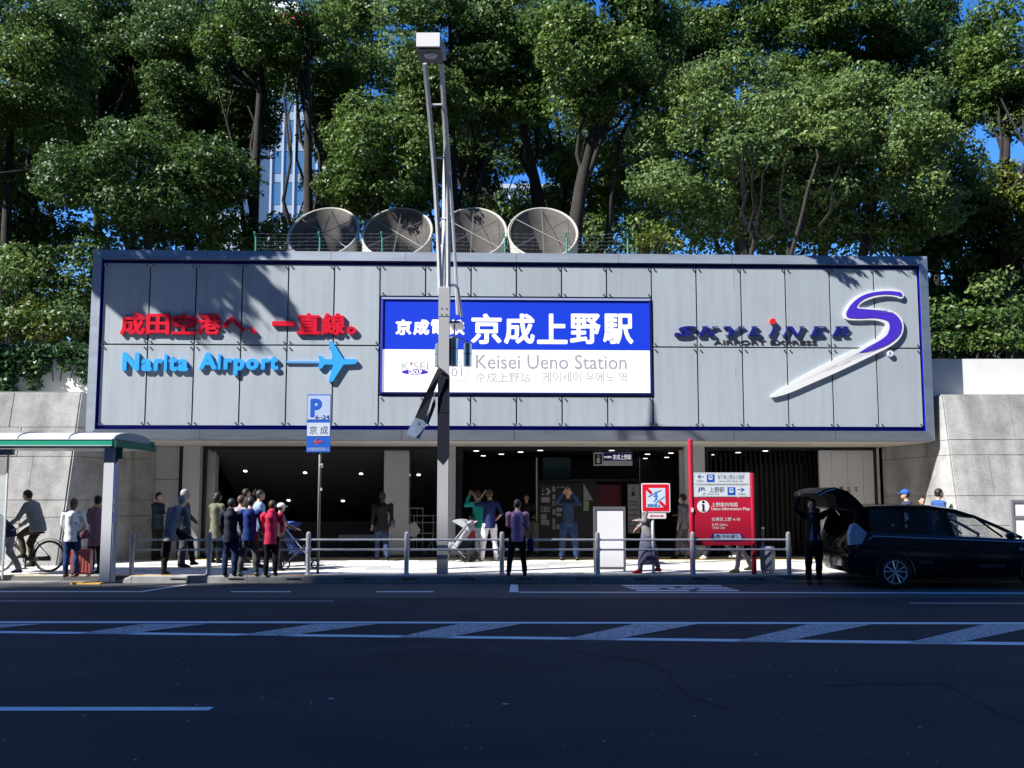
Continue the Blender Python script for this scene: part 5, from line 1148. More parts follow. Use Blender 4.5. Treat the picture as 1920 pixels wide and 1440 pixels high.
part('slash', mb, MATS['traffic_red'], NC)
M_FB = mat('figure_blue', (0.02, 0.22, 0.65), 0.4)
sc = (z1-z0); cx_, cz_ = (x0+x1)/2, (z0+z1)/2
fg = [(-0.02, .12), (.01, .15), (.04, .13), (.07, .02), (.09, .01), (.075, -.01), (.045, .02), (.04, -.03), (.07, -.13), (.09, -.18), (.06, -.18), (.02, -.08), (-.02, -.14), (-.07, -.18), (-.09, -.17), (-.04, -.10), (-.01, -.02), (-.015, .05), (-.05, .02), (-.08, .05), (-.095, .03), (-.05, -.02+.01)]
mb = MB(); mb.prism([(cx_+a*sc*0.9, cz_+0.02*sc+b*sc*0.95) for a, b in fg], yy, yy+0.002); mb.add([(cx_+0.0+0.028*sc*math.cos(k*.5236), yy, cz_+0.185*sc+0.028*sc*math.sin(k*.5236)) for k in range(12)], [tuple(range(12))]); part('walking_figure', mb, M_FB, NC)
mb = MB()
for (xa, za, xb, zb2) in ((-.27, .04, .18, .27), (-.03, -.2, .3, .06)): mb.tube([(cx_+xa*sc, yy-0.001, cz_+za*sc), (cx_+xb*sc, yy-0.001, cz_+zb2*sc)], 0.004, 4)
part('crossing_line', mb, M_FB, NC)
stext(NC, None, '横断禁止', x0+i2+0.02, x1-i2-0.1, z0+i2+0.01, z0+i2+0.07, yy, M_FB, 0.02)
px0, px1, pz0, pz1 = X_(1213), X_(1248.5), Z_(972.5), Z_(962)
mb = MB(); mb.prism(rrect(px0, px1, pz0, pz1, 0.02), yN, yN+0.008); part('arrow_plate', mb, M_WHITE, NC)
cz2 = (pz0+pz1)/2; a, b = px0+0.05, px1-0.05
mb = MB(); mb.prism([(a, cz2), (a+0.04, cz2+0.028), (a+0.04, cz2+0.01), (b-0.04, cz2+0.01), (b-0.04, cz2+0.028), (b, cz2), (b-0.04, cz2-0.028), (b-0.04, cz2-0.01), (a+0.04, cz2-0.01), (a+0.04, cz2-0.028)], yN-0.003, yN-0.0005); part('arrow', mb, MATS['traffic_red'], NC)

# red information map sign
IY = KY+0.34; IX = lambda px, y=IY: P(px, 950, y).x; IZ = lambda py, y=IY: P(1350, py, y).z
IS = thing('information_sign', 'red information map sign between two round red posts, white direction strips on top', 'sign', (IX(1350), IY, SW))
xA, xB = IX(1296.5), IX(1411)
for x, zt_p in ((xA, 823), (xB, 887)):
    mb = MB(); zz_ = IZ(zt_p); mb.lathe([(0.052, SW), (0.052, zz_-0.02), (0.04, zz_-0.005), (0.001, zz_)], (x, IY, 0), 16); o = part('post', mb, M_SRED, IS); smoothang(o)
yi_ = IY-0.03; xa, xb = xA+0.05, xB-0.05
mb = MB(); mb.box(xa, xb, yi_, yi_+0.05, IZ(1023, yi_), IZ(932, yi_)-0.004); part('red_panel', mb, M_SRED, IS)
M_ISW = mat('sign_pale_white', (0.66, 0.70, 0.74), 0.4)
Zi = lambda py: IZ(py, yi_); Xi = lambda px: IX(px, yi_)
def ipl(px0, py0, px1, py1, m, name, y=None, r=0.0):
    y = y if y is not None else yi_; mb = MB()
    if r: mb.prism(rrect(Xi(px0), Xi(px1), Zi(py1), Zi(py0), r, 5), y-0.004, y-0.001)
    else: mb.box(Xi(px0), Xi(px1), y-0.004, y-0.001, Zi(py1), Zi(py0))
    part(name, mb, m, IS)
for (a, b) in ((886, 908), (909, 931.5)):
    mb = MB(); mb.box(xa, xb, yi_-0.006, yi_+0.05, Zi(b), Zi(a)); part('direction_strip', mb, M_ISW, IS)
    mb = MB(); p_ = rrect(xa+0.01, xb-0.01, Zi(b)+0.012, Zi(a)-0.012, 0.09, 6); n_ = len(p_); cx0, cz0 = (xa+xb)/2, (Zi(a)+Zi(b))/2
    q_ = rrect(xa+0.014, xb-0.014, Zi(b)+0.016, Zi(a)-0.016, 0.086, 6)
    mb.add([(x, yi_-0.008, z) for x, z in p_]+[(x, yi_-0.008, z) for x, z in q_], [(i, (i+1) % n_, (i+1) % n_+n_, i+n_) for i in range(n_)]); part('outline', mb, M_GREYT, IS)
yt = yi_-0.0095
M_TB = mat('sign_text_blue', (0.03, 0.12, 0.38), 0.5); M_TG = mat('sign_text_grey', (0.22, 0.24, 0.3), 0.5)
def it(s, px0, px1, py0, py1, m, bold=0.0, name='lettering'): stext(IS, None, s, Xi(px0), Xi(px1), Zi(py1), Zi(py0), yt, m, bold, name)
it('←', 1308, 1321, 890, 898, M_TB, 0.02, 'arrow'); it('350m', 1307, 1321, 899.5, 903.5, M_TG); it('地下鉄上野広小路駅', 1346, 1397, 890, 898.5, M_TG); it('Ueno-Hirokoji Sta.', 1348, 1395, 900, 904.5, M_TG)
it('JR', 1308, 1324, 913.5, 922, M_TB, 0.02); it('上野駅', 1330, 1359, 913, 923, M_TG, 0.01); it('JR Ueno Sta.', 1318, 1349, 924, 928.5, M_TG); it('→', 1383, 1397, 914, 922, M_TB, 0.02, 'arrow'); it('130m', 1384, 1398, 924, 928, M_TG)
def train(px0, py0, px1, py1):
    ipl(px0, py0, px1, py1, M_SBLUE, 'train_pictogram', yi_-0.006); w_, h_ = px1-px0, py1-py0
    ipl(px0+w_*.24, py0+h_*.14, px1-w_*.24, py1-h_*.28, M_ISW, 'train_body', yi_-0.0105, 0.02); ipl(px0+w_*.34, py0+h_*.26, px1-w_*.34, py0+h_*.42, M_SBLUE, 'train_window', yi_-0.0135)
train(1326, 889.5, 1340.5, 903.5); train(1364.5, 913.5, 1379, 928)
cx3, cz3 = Xi(1318.5), Zi(949.5); r3 = (Xi(1330)-Xi(1307))/2
mb = MB(); mb.add([(cx3+r3*math.cos(k*math.pi/16), yi_-0.003, cz3+r3*math.sin(k*math.pi/16)) for k in range(32)], [tuple(range(32))]); part('information_disc', mb, M_WHITE, IS)
mb = MB(); u_ = cx3; mb.prism([(u_-.035, cz3-.10), (u_+.04, cz3-.10), (u_+.04, cz3-.082), (u_+.02, cz3-.082), (u_+.02, cz3+.045), (u_-.035, cz3+.045), (u_-.035, cz3+.027), (u_-.018, cz3+.027), (u_-.018, cz3-.082), (u_-.035, cz3-.082)], yi_-.008, yi_-.0045); part('letter_stem', mb, M_BLK, IS)
mb = MB(); mb.add([(u_+.027*math.cos(k*math.pi/8), yi_-.008, cz3+.095+.027*math.sin(k*math.pi/8)) for k in range(16)], [tuple(range(16))]); part('letter_dot', mb, M_BLK, IS); M_IW = mat('sign_text_white', (0.75, 0.72, 0.74), 0.5); yt = yi_-0.003
it('上野案内地図', 1334, 1383, 942, 950, M_IW, 0.012); it('Ueno Information Map', 1334, 1406, 951, 958.5, M_IW, 0.014); it('台東区上野 4-10', 1334, 1387, 970, 977, M_IW, 0.010); it('4-10, Ueno,', 1334, 1364, 981, 986.5, M_IW, 0.010); it('Taito City', 1334, 1359, 987, 993, M_IW, 0.010)
mb = MB(); zc4 = Zi(1007.5); h4 = (Zi(1000)-Zi(1015)); mb.prism([(Xi(1331), zc4), (Xi(1336), zc4+h4/2), (Xi(1388), zc4+h4/2), (Xi(1393), zc4), (Xi(1388), zc4-h4/2), (Xi(1336), zc4-h4/2)], yi_-0.004, yi_-0.001); part('street_name_border', mb, M_NAVY, IS)
mb = MB(); mb.prism([(Xi(1338), zc4-h4*.42), (Xi(1338), zc4+h4*.42), (Xi(1386), zc4+h4*.42), (Xi(1389), zc4), (Xi(1386), zc4-h4*.42)], yi_-0.007, yi_-0.005); part('street_name_plate', mb, mat('plate_lilac', (0.45, 0.47, 0.62), 0.5), IS)
yt = yi_-0.0095; it('中央通り', 1352, 1382, 1002, 1009, M_NAVY); it('Chuo-dori Ave.', 1353, 1381, 1010, 1013.5, M_NAVY)
mb = MB(); cxx = Xi(1344.5); mb.add([(cxx+0.055*math.cos(k*math.pi/12), yt, zc4+0.055*math.sin(k*math.pi/12)) for k in range(24)], [tuple(range(24))]); part('route_disc', mb, M_NAVY, IS); yt -= 0.003; it('452', 1341, 1348, 1006, 1009.5, M_IW)
mb = MB(); mb.box(xA-0.02, xA+0.03, IY-0.058, IY-0.05, IZ(960), IZ(952)); part('sticker', mb, M_ISW, IS)

# white board on legs (blank notice board)
BY = KY+0.75; bX = lambda px: P(px, 1000, BY).x; bZ = lambda py: P(1142, py, BY).z
NBd = thing('blank_board', 'tall blank white notice board in a dark steel frame behind the fence', 'notice board', (bX(1143), BY, SW))
mb = MB(); mb.box(bX(1113), bX(1117.5), BY, BY+0.06, SW, bZ(950)); mb.box(bX(1168.5), bX(1173), BY, BY+0.06, SW, bZ(950)); mb.box(bX(1117.5), bX(1168.5), BY, BY+0.06, bZ(955.5), bZ(950)); mb.box(bX(1117.5), bX(1168.5), BY, BY+0.06, bZ(1068), bZ(1063)); part('frame', mb, mat('board_frame', (0.12, 0.12, 0.13), 0.5), NBd)
mb = MB(); mb.box(bX(1117.5), bX(1168.5), BY+0.015, BY+0.045, bZ(1063), bZ(955.5)); part('white_face', mb, M_WHITE, NBd)

# bus shelter
SY = G(203, 1087, SW).y; SYb = SY+1.7
sX = lambda px, y=SY: P(px, 900, y).x; sZ = lambda py, y=SY, px=100: P(px, py, y).z
BS = thing('bus_shelter', 'bus shelter at the left with arched pale roof, green fascia and white post', 'bus shelter', (sX(203), SY, SW))
mb = MB(); mb.box(sX(193.5), sX(212.5), SY, SY+0.12, SW-0.05, sZ(840), 0.005); part('post', mb, M_ROOFW, BS)
mb = MB(); mb.box(sX(213.2), sX(215), SY+0.01, SY+0.2, SW-.05, sZ(866)); part('post_side', mb, M_LPOST, BS)
for i in range(22): 
    if i in (13, 14, 17): continue
    z = sZ(868+i*5.1); mb = MB(); mb.box(sX(213.4), sX(215.4), SY+0.006, SY+0.01, z-0.03, z); part('side_lettering', mb, M_VIOLET if i > 0 else M_NAVY, BS)
mb = MB(); mb.box(sX(-200), sX(214), SY-0.15, SY-0.10, sZ(834.5, SY-.15), sZ(824.5, SY-.15)); part('green_fascia', mb, M_GREEN, BS)
mb = MB(); mb.box(sX(-200), sX(213.5), SY-0.16, SY-0.09, sZ(824.3, SY-.15), sZ(823, SY-.15)); mb.box(sX(-200), sX(213.5), SY-0.16, SY-0.09, sZ(836, SY-.15), sZ(834.7, SY-.15)); part('fascia_trim', mb, M_ROOFW, BS)
mb = MB(); nn = 10; xa, xb = sX(-200), sX(214); zr = sZ(823, SY-.15); vs = []
for k in range(nn+1):
    a = math.pi*k/nn; y = SY-0.15+0.9*(1-math.cos(a)); z = zr+0.17*math.sin(a)
    vs += [(xa, y, z), (xb, y, z), (xa, y, z-0.03), (xb, y, z-0.03)]
mb.add(vs, [(4*k, 4*k+1, 4*k+5, 4*k+4) for k in range(nn)]+[(4*k+2, 4*k+6, 4*k+7, 4*k+3) for k in range(nn)]+[(4*k+1, 4*k+3, 4*k+7, 4*k+5) for k in range(nn)]); part('roof', mb, M_ROOFW, BS)
for px in (36, 132, -60):
    mb = MB(); x = sX(px); mb.tube([(x, SY-0.15+0.9*(1-math.cos(math.pi*k/12)), zr+0.18*math.sin(math.pi*k/12)) for k in range(13)], 0.018, 5, False); part('roof_rib', mb, M_LPOST, BS)
mb = MB(); x = xb; vs = [(x+0.005, SY-0.15+0.9*(1-math.cos(math.pi*k/nn)), zr+0.165*math.sin(math.pi*k/nn)) for k in range(nn+1)]; mb.add(vs+[(p[0]+0.03, p[1], p[2]) for p in vs], [tuple(range(nn+1)), tuple(range(2*nn+1, nn, -1))]+[(k, k+1, k+nn+2, k+nn+1) for k in range(nn)]); part('roof_end', mb, mat('roof_end_grey', (0.2, 0.25, 0.3), 0.5), BS)
mb = MB(); mb.box(xb+0.04, xb+0.08, SY-0.15, SYb+0.05, sZ(838, SY-.15), sZ(824.5, SY-.15)); part('end_fascia', mb, M_DGREEN, BS)
yv = SYb-0.2; 
mb = MB(); mb.box(sX(214)+0.09, sX(272, SYb), SYb-0.1, SYb-0.05, sZ(842, SYb), sZ(828, SYb)); o = part('side_sign', mb, M_DGREEN, BS)
stx = MB(); part('side_sign_lettering', text_mb('上野公園前  ◂ Bus', sX(219, SYb), sX(270, SYb), sZ(837.5, SYb), sZ(834, SYb), SYb-0.103), mat('mint', (0.3, 0.6, 0.5), 0.5), BS)
mb = MB(); mb.box(sX(214), sX(226), SY+0.02, SY+0.06, sZ(860), sZ(838)); mb.box(sX(214), sX(217), SY+0.02, SY+0.06, sZ(866), sZ(860)); part('corner_bracket', mb, M_DGREEN, BS)
mb = MB(); mb.box(sX(-200), sX(210), SY, SY+0.08, sZ(840), sZ(837)); mb.box(sX(-200), sX(210), SY-.1, SYb, zr-0.14, zr-0.10); part('roof_beam', mb, M_ROOFW, BS)
mb = MB(); mb.box(sX(7)-0.012, sX(7)+0.012, SY+0.1, SY+0.14, SW, sZ(843)); part('glass_edge', mb, M_WHITE, BS)
mb = MB(); mb.box(sX(-80), sX(7)-0.014, SY+0.115, SY+0.125, SW+0.1, sZ(845)); part('glass_screen', mb, M_GLASS, BS)
mb = MB(); mb.box(sX(-40), sX(20), SY+0.02, SY+0.1, sZ(853), sZ(842)); part('timetable_box', mb, M_LPOST, BS)

# ================================================================== PEOPLE
def remeshed(mb, voxel, smooth=2):
    me = bpy.data.meshes.new('form'); me.from_pydata(mb.v, [], mb.f); o = bpy.data.objects.new('form', me); COL.objects.link(o)
    m = o.modifiers.new('r', 'REMESH'); m.mode = 'VOXEL'; m.voxel_size = voxel; m.adaptivity = 0
    if smooth: q = o.modifiers.new('s', 'SMOOTH'); q.factor = 0.5; q.iterations = smooth
    dg = bpy.context.evaluated_depsgraph_get(); m2 = bpy.data.meshes.new_from_object(o.evaluated_get(dg)); bpy.data.objects.remove(o); bpy.data.meshes.remove(me)
    r = MB(); r.v = [tuple(v.co) for v in m2.vertices]; r.f = [tuple(p.vertices) for p in m2.polygons]; bpy.data.meshes.remove(m2); return r
CLOTH = {}
def cloth(c, name='cloth'):
    k = tuple(round(q, 3) for q in c)
    if k not in CLOTH: CLOTH[k] = mat('%s_%d' % (name, len(CLOTH)), c, 0.85, var=0.12, vs=7, bump=0.5, bs=9, spec=0.2)
    return CLOTH[k]
HAIR = {'black': (0.012, 0.010, 0.009), 'brown': (0.06, 0.03, 0.018), 'grey': (0.30, 0.29, 0.28), 'reddish': (0.13, 0.055, 0.03)}
def person(label, px, py, face, top, bottom, hair='black', hstyle='short', h=1.65, pose='stand', arms=('down', 'down'), lean=0.0, hem=0.80, legw=1.0, shoes=(0.02, 0.02, 0.02), hat=None, bag=None, skirt=None, z=SW, Y=None, group=None, head_turn=0.0, wide=1.0, hood=None, inner=None, seat=None, scarf=None, sleeve_skin=False, mask=False):
    if Y is None: g = G(px, py, z)
    else: g = Vector((P(px, 930, Y).x, Y, z))
    k = h/1.70
    root = thing('person', label, 'person', tuple(g), R(face), group)
    M = Matrix.Translation(g) @ Matrix.Rotation(R(face), 4, 'Z') @ Matrix.Scale(k, 4)
    la = R(lean)
    def L(p):
        p = Vector(p)
        if p.z > 0.80:
            t = min(1, (p.z-0.80)/0.22); a = la*t; d = p-Vector((0, 0, 0.92)); p = Vector((d.x, d.y*math.cos(a)+d.z*math.sin(a), 0.92+d.z*math.cos(a)-d.y*math.sin(a)))
        return p
    W_ = lambda p: tuple(M @ L(p)); Wn = lambda p: tuple(M @ Vector(p))
    # legs
    st = {'stand': [((-.095, .0, .90), (-.10, .02, .48), (-.105, -.02, .08)), ((.095, .0, .90), (.10, .02, .48), (.105, -.01, .08))],
          'wide': [((-.095, .0, .90), (-.15, .03, .48), (-.20, -.02, .08)), ((.095, .0, .90), (.13, .03, .48), (.17, 0, .08))],
          'walk': [((-.09, .0, .90), (-.09, .13, .49), (-.09, .18, .08)), ((.09, .0, .90), (.09, .02, .48), (.09, -.22, .11))],
          'stride': [((-.09, .0, .88), (-.09, .24, .50), (-.09, .40, .10)), ((.09, .0, .88), (.09, -.10, .47), (.09, -.40, .15))],
          'lift': [((-.095, .0, .90), (-.12, .03, .48), (-.14, -.02, .08)), ((.095, .0, .90), (.22, .34, .72), (.28, .36, .26))],
          'ride': [((-.09, .0, .90), (-.10, .33, .72), (-.11, .22, .32)), ((.09, .0, .90), (.10, .22, .55), (.11, .14, .12))],
          'sit': [((-.09, .0, .50), (-.11, .42, .50), (-.11, .42, .08)), ((.09, .0, .50), (.11, .42, .50), (.11, .42, .08))]}[pose]
    body = MB()
    def tube(mb, pts, rs, fn=W_, n=10): 
        mb.tube([fn(p) for p in pts], [tuple(q*k for q in r) if isinstance(r, tuple) else r*k for r in rs], n)
    tors = lambda mb, e=0.0, z0=0.86: tube(mb, [(0, 0, z0), (0, 0, .95), (0, .0, 1.08), (0, .0, 1.25), (0, -.005, 1.36), (0, -.01, 1.43), (0, -.01, 1.48)],
        [(.155*wide+e, .105+e), (.16*wide+e, .11+e), (.135*wide+e, .095+e), (.165*wide+e, .11+e), (.185*wide+e, .10+e), (.12*wide+e, .075+e), (.06+e*.5, .06+e*.5)], n=12)
    tors(body)
    for hp, kn, an in st:
        tube(body, [hp, ((hp[0]+kn[0])/2, (hp[1]+kn[1])/2+.01, (hp[2]+kn[2])/2), kn, ((an[0]+kn[0])/2, (an[1]+kn[1])/2-.02, (an[2]+kn[2])/2+.05), an], [.075, .062, .044, .038, .030], Wn)
        tube(body, [(an[0], an[1]-.03, an[2]-.03), (an[0], an[1]+.14, an[2]-.045)], [.035, .03], Wn, 8)
    A = {'down': ((.235, -.01, 1.14), (.25, .05, .90)), 'phone': ((.215, .03, 1.15), (.09, .22, 1.16)), 'rail': ((.24, .08, 1.14), (.20, .26, .98)), 'up': ((.30, .16, 1.36), (.10, .20, 1.62)),
         'high': ((.36, .12, 1.52), (.27, .22, 1.80)), 'hip': ((.30, -.06, 1.16), (.16, .06, .98)), 'back': ((.25, -.12, 1.16), (.24, -.22, .94)), 'fwd': ((.24, .12, 1.16), (.22, .36, 1.08)), 'bars': ((.26, .22, 1.18), (.25, .52, 1.08)), 'knee': ((.24, .14, 1.16), (.20, .34, .98)), 'pull': ((.26, -.06, 1.15), (.34, -.26, .92))}
    armp = []
    for sgn, nm in ((-1, arms[0]), (1, arms[1])):
        el, wr = A[nm]; sh = (sgn*.175*wide, -.005, 1.40); el = (sgn*el[0], el[1], el[2]); wr = (sgn*wr[0], wr[1], wr[2]); armp.append((sh, el, wr))
        tube(body, [sh, ((sh[0]+el[0])/2, (sh[1]+el[1])/2, (sh[2]+el[2])/2), el, ((wr[0]+el[0])/2, (wr[1]+el[1])/2, (wr[2]+el[2])/2), wr], [.052, .046, .038, .036, .026])
        d = (Vector(wr)-Vector(el)).normalized(); sd = Vector((1, 0, 0)) if abs(d.x) < .9 else Vector((0, 1, 0)); sd = (sd-d*sd.dot(d)).normalized(); nm_ = d.cross(sd)
        w0 = Vector(wr); tube(body, [w0, w0+d*.05, w0+d*.085], [(.025, .018), (.034, .017), (.036, .014)])
    # neck and head
    tube(body, [(0, -.01, 1.42), (0, .0, 1.50), (0, .012, 1.56)], [.058, .05, .052])
    hc = Vector((0, .025, 1.615)); tmp = MB(); tmp.ell(hc, (.074, .092, .108), 14, 10); tmp.ell(hc+Vector((0, .045, -.055)), (.05, .045, .05), 10, 6); tmp.ell(hc+Vector((0, .093, -.012)), (.013, .016, .022), 6, 5)
    for sgn in (-1, 1): tmp.ell(hc+Vector((sgn*.077, -.005, -.01)), (.012, .02, .03), 6, 5)
    HR = Matrix.Translation(hc) @ Matrix.Rotation(R(head_turn), 4, 'Z') @ Matrix.Translation(-hc)
    body.add([W_(HR @ Vector(p)) for p in tmp.v], tmp.f)
    rb = remeshed(body, 0.014*k, 1)
    for (sh, el, wr) in armp:                          # fingers rooted in the palm
        d = (Vector(wr)-Vector(el)).normalized(); sd = Vector((1, 0, 0)) if abs(d.x) < .9 else Vector((0, 1, 0)); sd = (sd-d*sd.dot(d)).normalized(); nn_ = d.cross(sd); w0 = Vector(wr)
        for i, (o_, ln) in enumerate(((-.027, .062), (-.009, .072), (.009, .07), (.026, .055))):
            b0_ = w0+d*.075+sd*o_; rb.tube([W_(b0_), W_(b0_+d*ln*.55+nn_*.006), W_(b0_+d*ln*.9+nn_*.024)], [.009*k, .008*k, .006*k], 5)
        b0_ = w0+d*.03+sd*(-.03 if sh[0] > 0 else .03); q = sd*(-1 if sh[0] > 0 else 1)
        rb.tube([W_(b0_), W_(b0_+d*.03+q*.022), W_(b0_+d*.055+q*.026+nn_*.01)], [.011*k, .010*k, .008*k], 5)
    part('body', rb, M_SKIN, root, True)
    # face details
    fc = MB()
    for sgn in (-1, 1):
        q = MB(); q.ell(hc+Vector((sgn*.028, .086, .012)), (.010, .006, .006), 6, 4); fc.add([W_(HR @ Vector(p)) for p in q.v], q.f)
    for sgn, idx in ((0, 0),): pass
    part('eyes', fc, M_BLK, root)
    q = MB(); q.ell(hc+Vector((0, .09, -.062)), (.022, .006, .006), 8, 4); f2 = MB(); f2.add([W_(HR @ Vector(p)) for p in q.v], q.f); part('mouth', f2, mat('lip', (0.35, 0.13, 0.11), 0.6), root)
    if mask: q = MB(); q.ell(hc+Vector((0, .055, -.05)), (.06, .055, .05), 10, 6); f2 = MB(); f2.add([W_(HR @ Vector(p)) for p in q.v], q.f); part('face_mask', f2, M_WHITE, root, True)
    # hair
    if hstyle != 'none' or hat:
        q = MB(); q.ell(hc+Vector((0, -.014, .020)), (.088, .100, .110), 16, 12)
        keep = MB(); 
        vs = []
        for p in q.v:
            p = Vector(p); r_ = p-hc
            if r_.y > 0.02 and r_.z < 0.055: p = Vector((p.x*.80, min(p.y, hc.y+.06), p.z+0.01)) if r_.z > -.02 else Vector((p.x*.7, hc.y+.0, p.z+.03))
            vs.append(p)
        keep.add([W_(HR @ p) for p in vs], q.f)
        if hstyle in ('long', 'bob'):
            ln = .24 if hstyle == 'long' else .13; t2 = MB(); t2.tube([hc+Vector((0, -.03, .03)), hc+Vector((0, -.05, -.06)), hc+Vector((0, -.06, -ln))], [(.086, .07), (.095, .06), (.075, .035)], 12); keep.add([W_(HR @ Vector(p)) for p in t2.v], t2.f)
        if hstyle == 'tied': t2 = MB(); t2.ell(hc+Vector((0, -.11, .03)), (.04, .04, .04), 8, 6); t2.tube([hc+Vector((0, -.11, .02)), hc+Vector((0, -.13, -.06)), hc+Vector((0, -.10, -.14))], [.03, .03, .012], 8); keep.add([W_(HR @ Vector(p)) for p in t2.v], t2.f)
        rk = remeshed(keep, 0.012*k, 1); part('hair', rk, mat('hair_'+hair, HAIR[hair], 0.55, bump=0.4, bs=40), root, True)
    if hat:
        q = MB(); q.ell(hc+Vector((0, -.008, .045)), (.098, .11, .085), 14, 8); q.tube([hc+Vector((0, .05, .045)), hc+Vector((0, .17, .03))], [(.085, .008), (.05, .008)], 10); f2 = MB(); f2.add([W_(HR @ Vector(p)) for p in q.v], q.f); part('cap', f2, cloth(hat), root, True)
    # top garment
    g_ = MB(); e = .022; lo_ = hem
    tube(g_, [(0, -.0, lo_), (0, 0, .95), (0, 0, 1.08), (0, 0, 1.25), (0, -.005, 1.36), (0, -.01, 1.43), (0, -.005, 1.475)],
        [(.185*wide+e+max(0, .8-lo_)*.18, .125+e+max(0, .8-lo_)*.15), (.172*wide+e, .12+e), (.168*wide+e, .115+e), (.178*wide+e, .118+e), (.19*wide+e, .108+e), (.13*wide+e, .08+e), (.068, .068)], n=14)
    for (sh, el, wr) in armp:
        wq = Vector(el).lerp(Vector(wr), .10 if sleeve_skin else .97)
        tube(g_, [sh, ((sh[0]+el[0])/2, (sh[1]+el[1])/2, (sh[2]+el[2])/2), el, (Vector(el)+wq)/2, wq], [.070, .060, .052, .048, .042]); g_.ell(W_(el), (.056*k,)*3, 10, 8); g_.ell(W_((sh[0]*.93, sh[1], sh[2]-.015)), (.088*k, .075*k, .080*k), 10, 8)
    if hood: g_.ell(W_((0, -.07, 1.47)), (.10*k, .07*k, .07*k), 10, 6)
    rg = remeshed(g_, 0.018*k, 2)
    rg.v = [tuple(Vector(p)+Vector((math.sin(p[2]*38+p[0]*19)*.004, math.sin(p[2]*31+p[1]*23+p[0]*9)*.004, math.sin(p[0]*41)*.003))*k) for p in rg.v]
    part('jacket' if hem < .85 else 'top', rg, cloth(top), root, True)
    if inner: q = MB(); q.add([W_(p) for p in ((-.06, .175, 1.40), (.06, .175, 1.40), (.05, .19, 1.15), (-.05, .19, 1.15), (.0, .20, .90), (.10, .195, .90), (-.10, .195, .90))], [(1, 0, 3, 2), (2, 3, 6, 5)]); part('shirt_front', q, cloth(inner), root)
    # trousers or skirt
    t_ = MB(); tube(t_, [(0, 0, .99), (0, 0, .92), (0, 0, .84)], [(.158*wide, .118), (.172*wide, .128), (.15*wide, .115)], n=12)
    for hp, kn, an in st:
        m1 = ((hp[0]+kn[0])/2, (hp[1]+kn[1])/2+.01, (hp[2]+kn[2])/2); m2_ = ((an[0]+kn[0])/2, (an[1]+kn[1])/2-.015, (an[2]+kn[2])/2+.03)
        tube(t_, [hp, m1, kn, m2_, (an[0], an[1], an[2]+.0)], [.10*legw, .092*legw, .075*legw, .068*legw, .058*legw], Wn)
    if skirt:
        tube(t_, [(0, 0, .98), (0, .0, .80), (0, .0, skirt)], [(.16, .12), (.20, .16), (.25, .24)], Wn, 16)
    rt = remeshed(t_, 0.018*k, 2); rt.v = [tuple(Vector(p)+Vector((math.sin(p[2]*29+p[0]*17)*.004, math.sin(p[2]*35+p[0]*13)*.004, 0))*k) for p in rt.v]
    part('trousers' if not skirt else 'skirt', rt, cloth(bottom), root, True)
    for hp, kn, an in st:
        q = MB(); q.tube([Wn((an[0], an[1]-.05, an[2]-.045)), Wn((an[0], an[1]+.02, an[2]-.02)), Wn((an[0], an[1]+.10, an[2]-.045)), Wn((an[0], an[1]+.17, an[2]-.055))], [(.036*k, .034*k), (.045*k, .055*k), (.045*k, .034*k), (.028*k, .018*k)], 10); part('shoe', q, cloth(shoes), root, True)
    if scarf: q = MB(); q.torus((0, 0, 0), .085, .038, 16, 8, 'Z'); f2 = MB(); f2.add([W_(Vector(p)+Vector((0, .01, 1.475))) for p in q.v], q.f); part('scarf', f2, cloth(scarf), root, True)
    if bag:
        kind, bc, side = bag; q = MB()
        if kind == 'backpack':
            c_ = [(x, y, z_) for x in (-.13, .13) for y in (-.30, -.13) for z_ in (1.02, 1.40)]; b_ = MB(); b_.box(-.14, .14, -.29, -.12, 1.0, 1.41, .035); q.add([W_(p) for p in b_.v], b_.f)
        elif kind == 'hand':
            b_ = MB(); s_ = side*.30; b_.box(s_-.07, s_+.07, -.12, .16, .55, .84, .03); b_.tube([(s_, -.06, .84), (s_, 0, 1.0), (s_, .10, .84)], .01, 5); q.add([Wn(p) for p in b_.v], b_.f)
        else:
            b_ = MB(); s_ = side*.24; b_.box(s_-.05, s_+.07, -.12, .10, .84, 1.04, .02); q.add([W_(p) for p in b_.v], b_.f)
        o = part('bag', q, cloth(bc), root, True)
        if kind in ('shoulder', 'hand'):
            q = MB(); q.tube([W_((side*.26, -.02, 1.0)), W_((side*.12, -.135, 1.18)), W_((-side*.08, -.135, 1.40)), W_((-side*.11, -.02, 1.475)), W_((-side*.08, .12, 1.38)), W_((side*.12, .15, 1.15)), W_((side*.26, .02, 1.0))], [(.016*k, .006*k)]*7, 6, False); part('strap', q, cloth(bc), o)
    return root
NVY = (0.015, 0.022, 0.06); BLKC = (0.012, 0.012, 0.015); JEAN = (0.022, 0.05, 0.13); GRY = (0.18, 0.19, 0.21)
person('person in navy jacket and grey trousers leaning at the far left edge under the shelter', 12, 1078, 90, NVY, (0.25, 0.24, 0.25), lean=48, pose='walk', h=1.62, shoes=(0.05, 0.03, 0.15), arms=('rail', 'rail'))
person('woman in white sweater and blue jeans with a crossbody strap by a pink suitcase', 132, 1082, 8, (0.72, 0.74, 0.76), JEAN, 'reddish', 'bob', h=1.52, pose='stand', arms=('rail', 'rail'), bag=('shoulder', (0.10, 0.05, 0.06), 1), shoes=(0.18, 0.07, 0.03), hem=.78, wide=1.05)
person('woman in mauve coat and yellow scarf looking at her hands beside the shelter post', 178, 1076, 60, (0.22, 0.13, 0.17), BLKC, 'black', 'short', h=1.58, pose='stand', arms=('phone', 'phone'), hem=.62, scarf=(0.55, 0.40, 0.12))
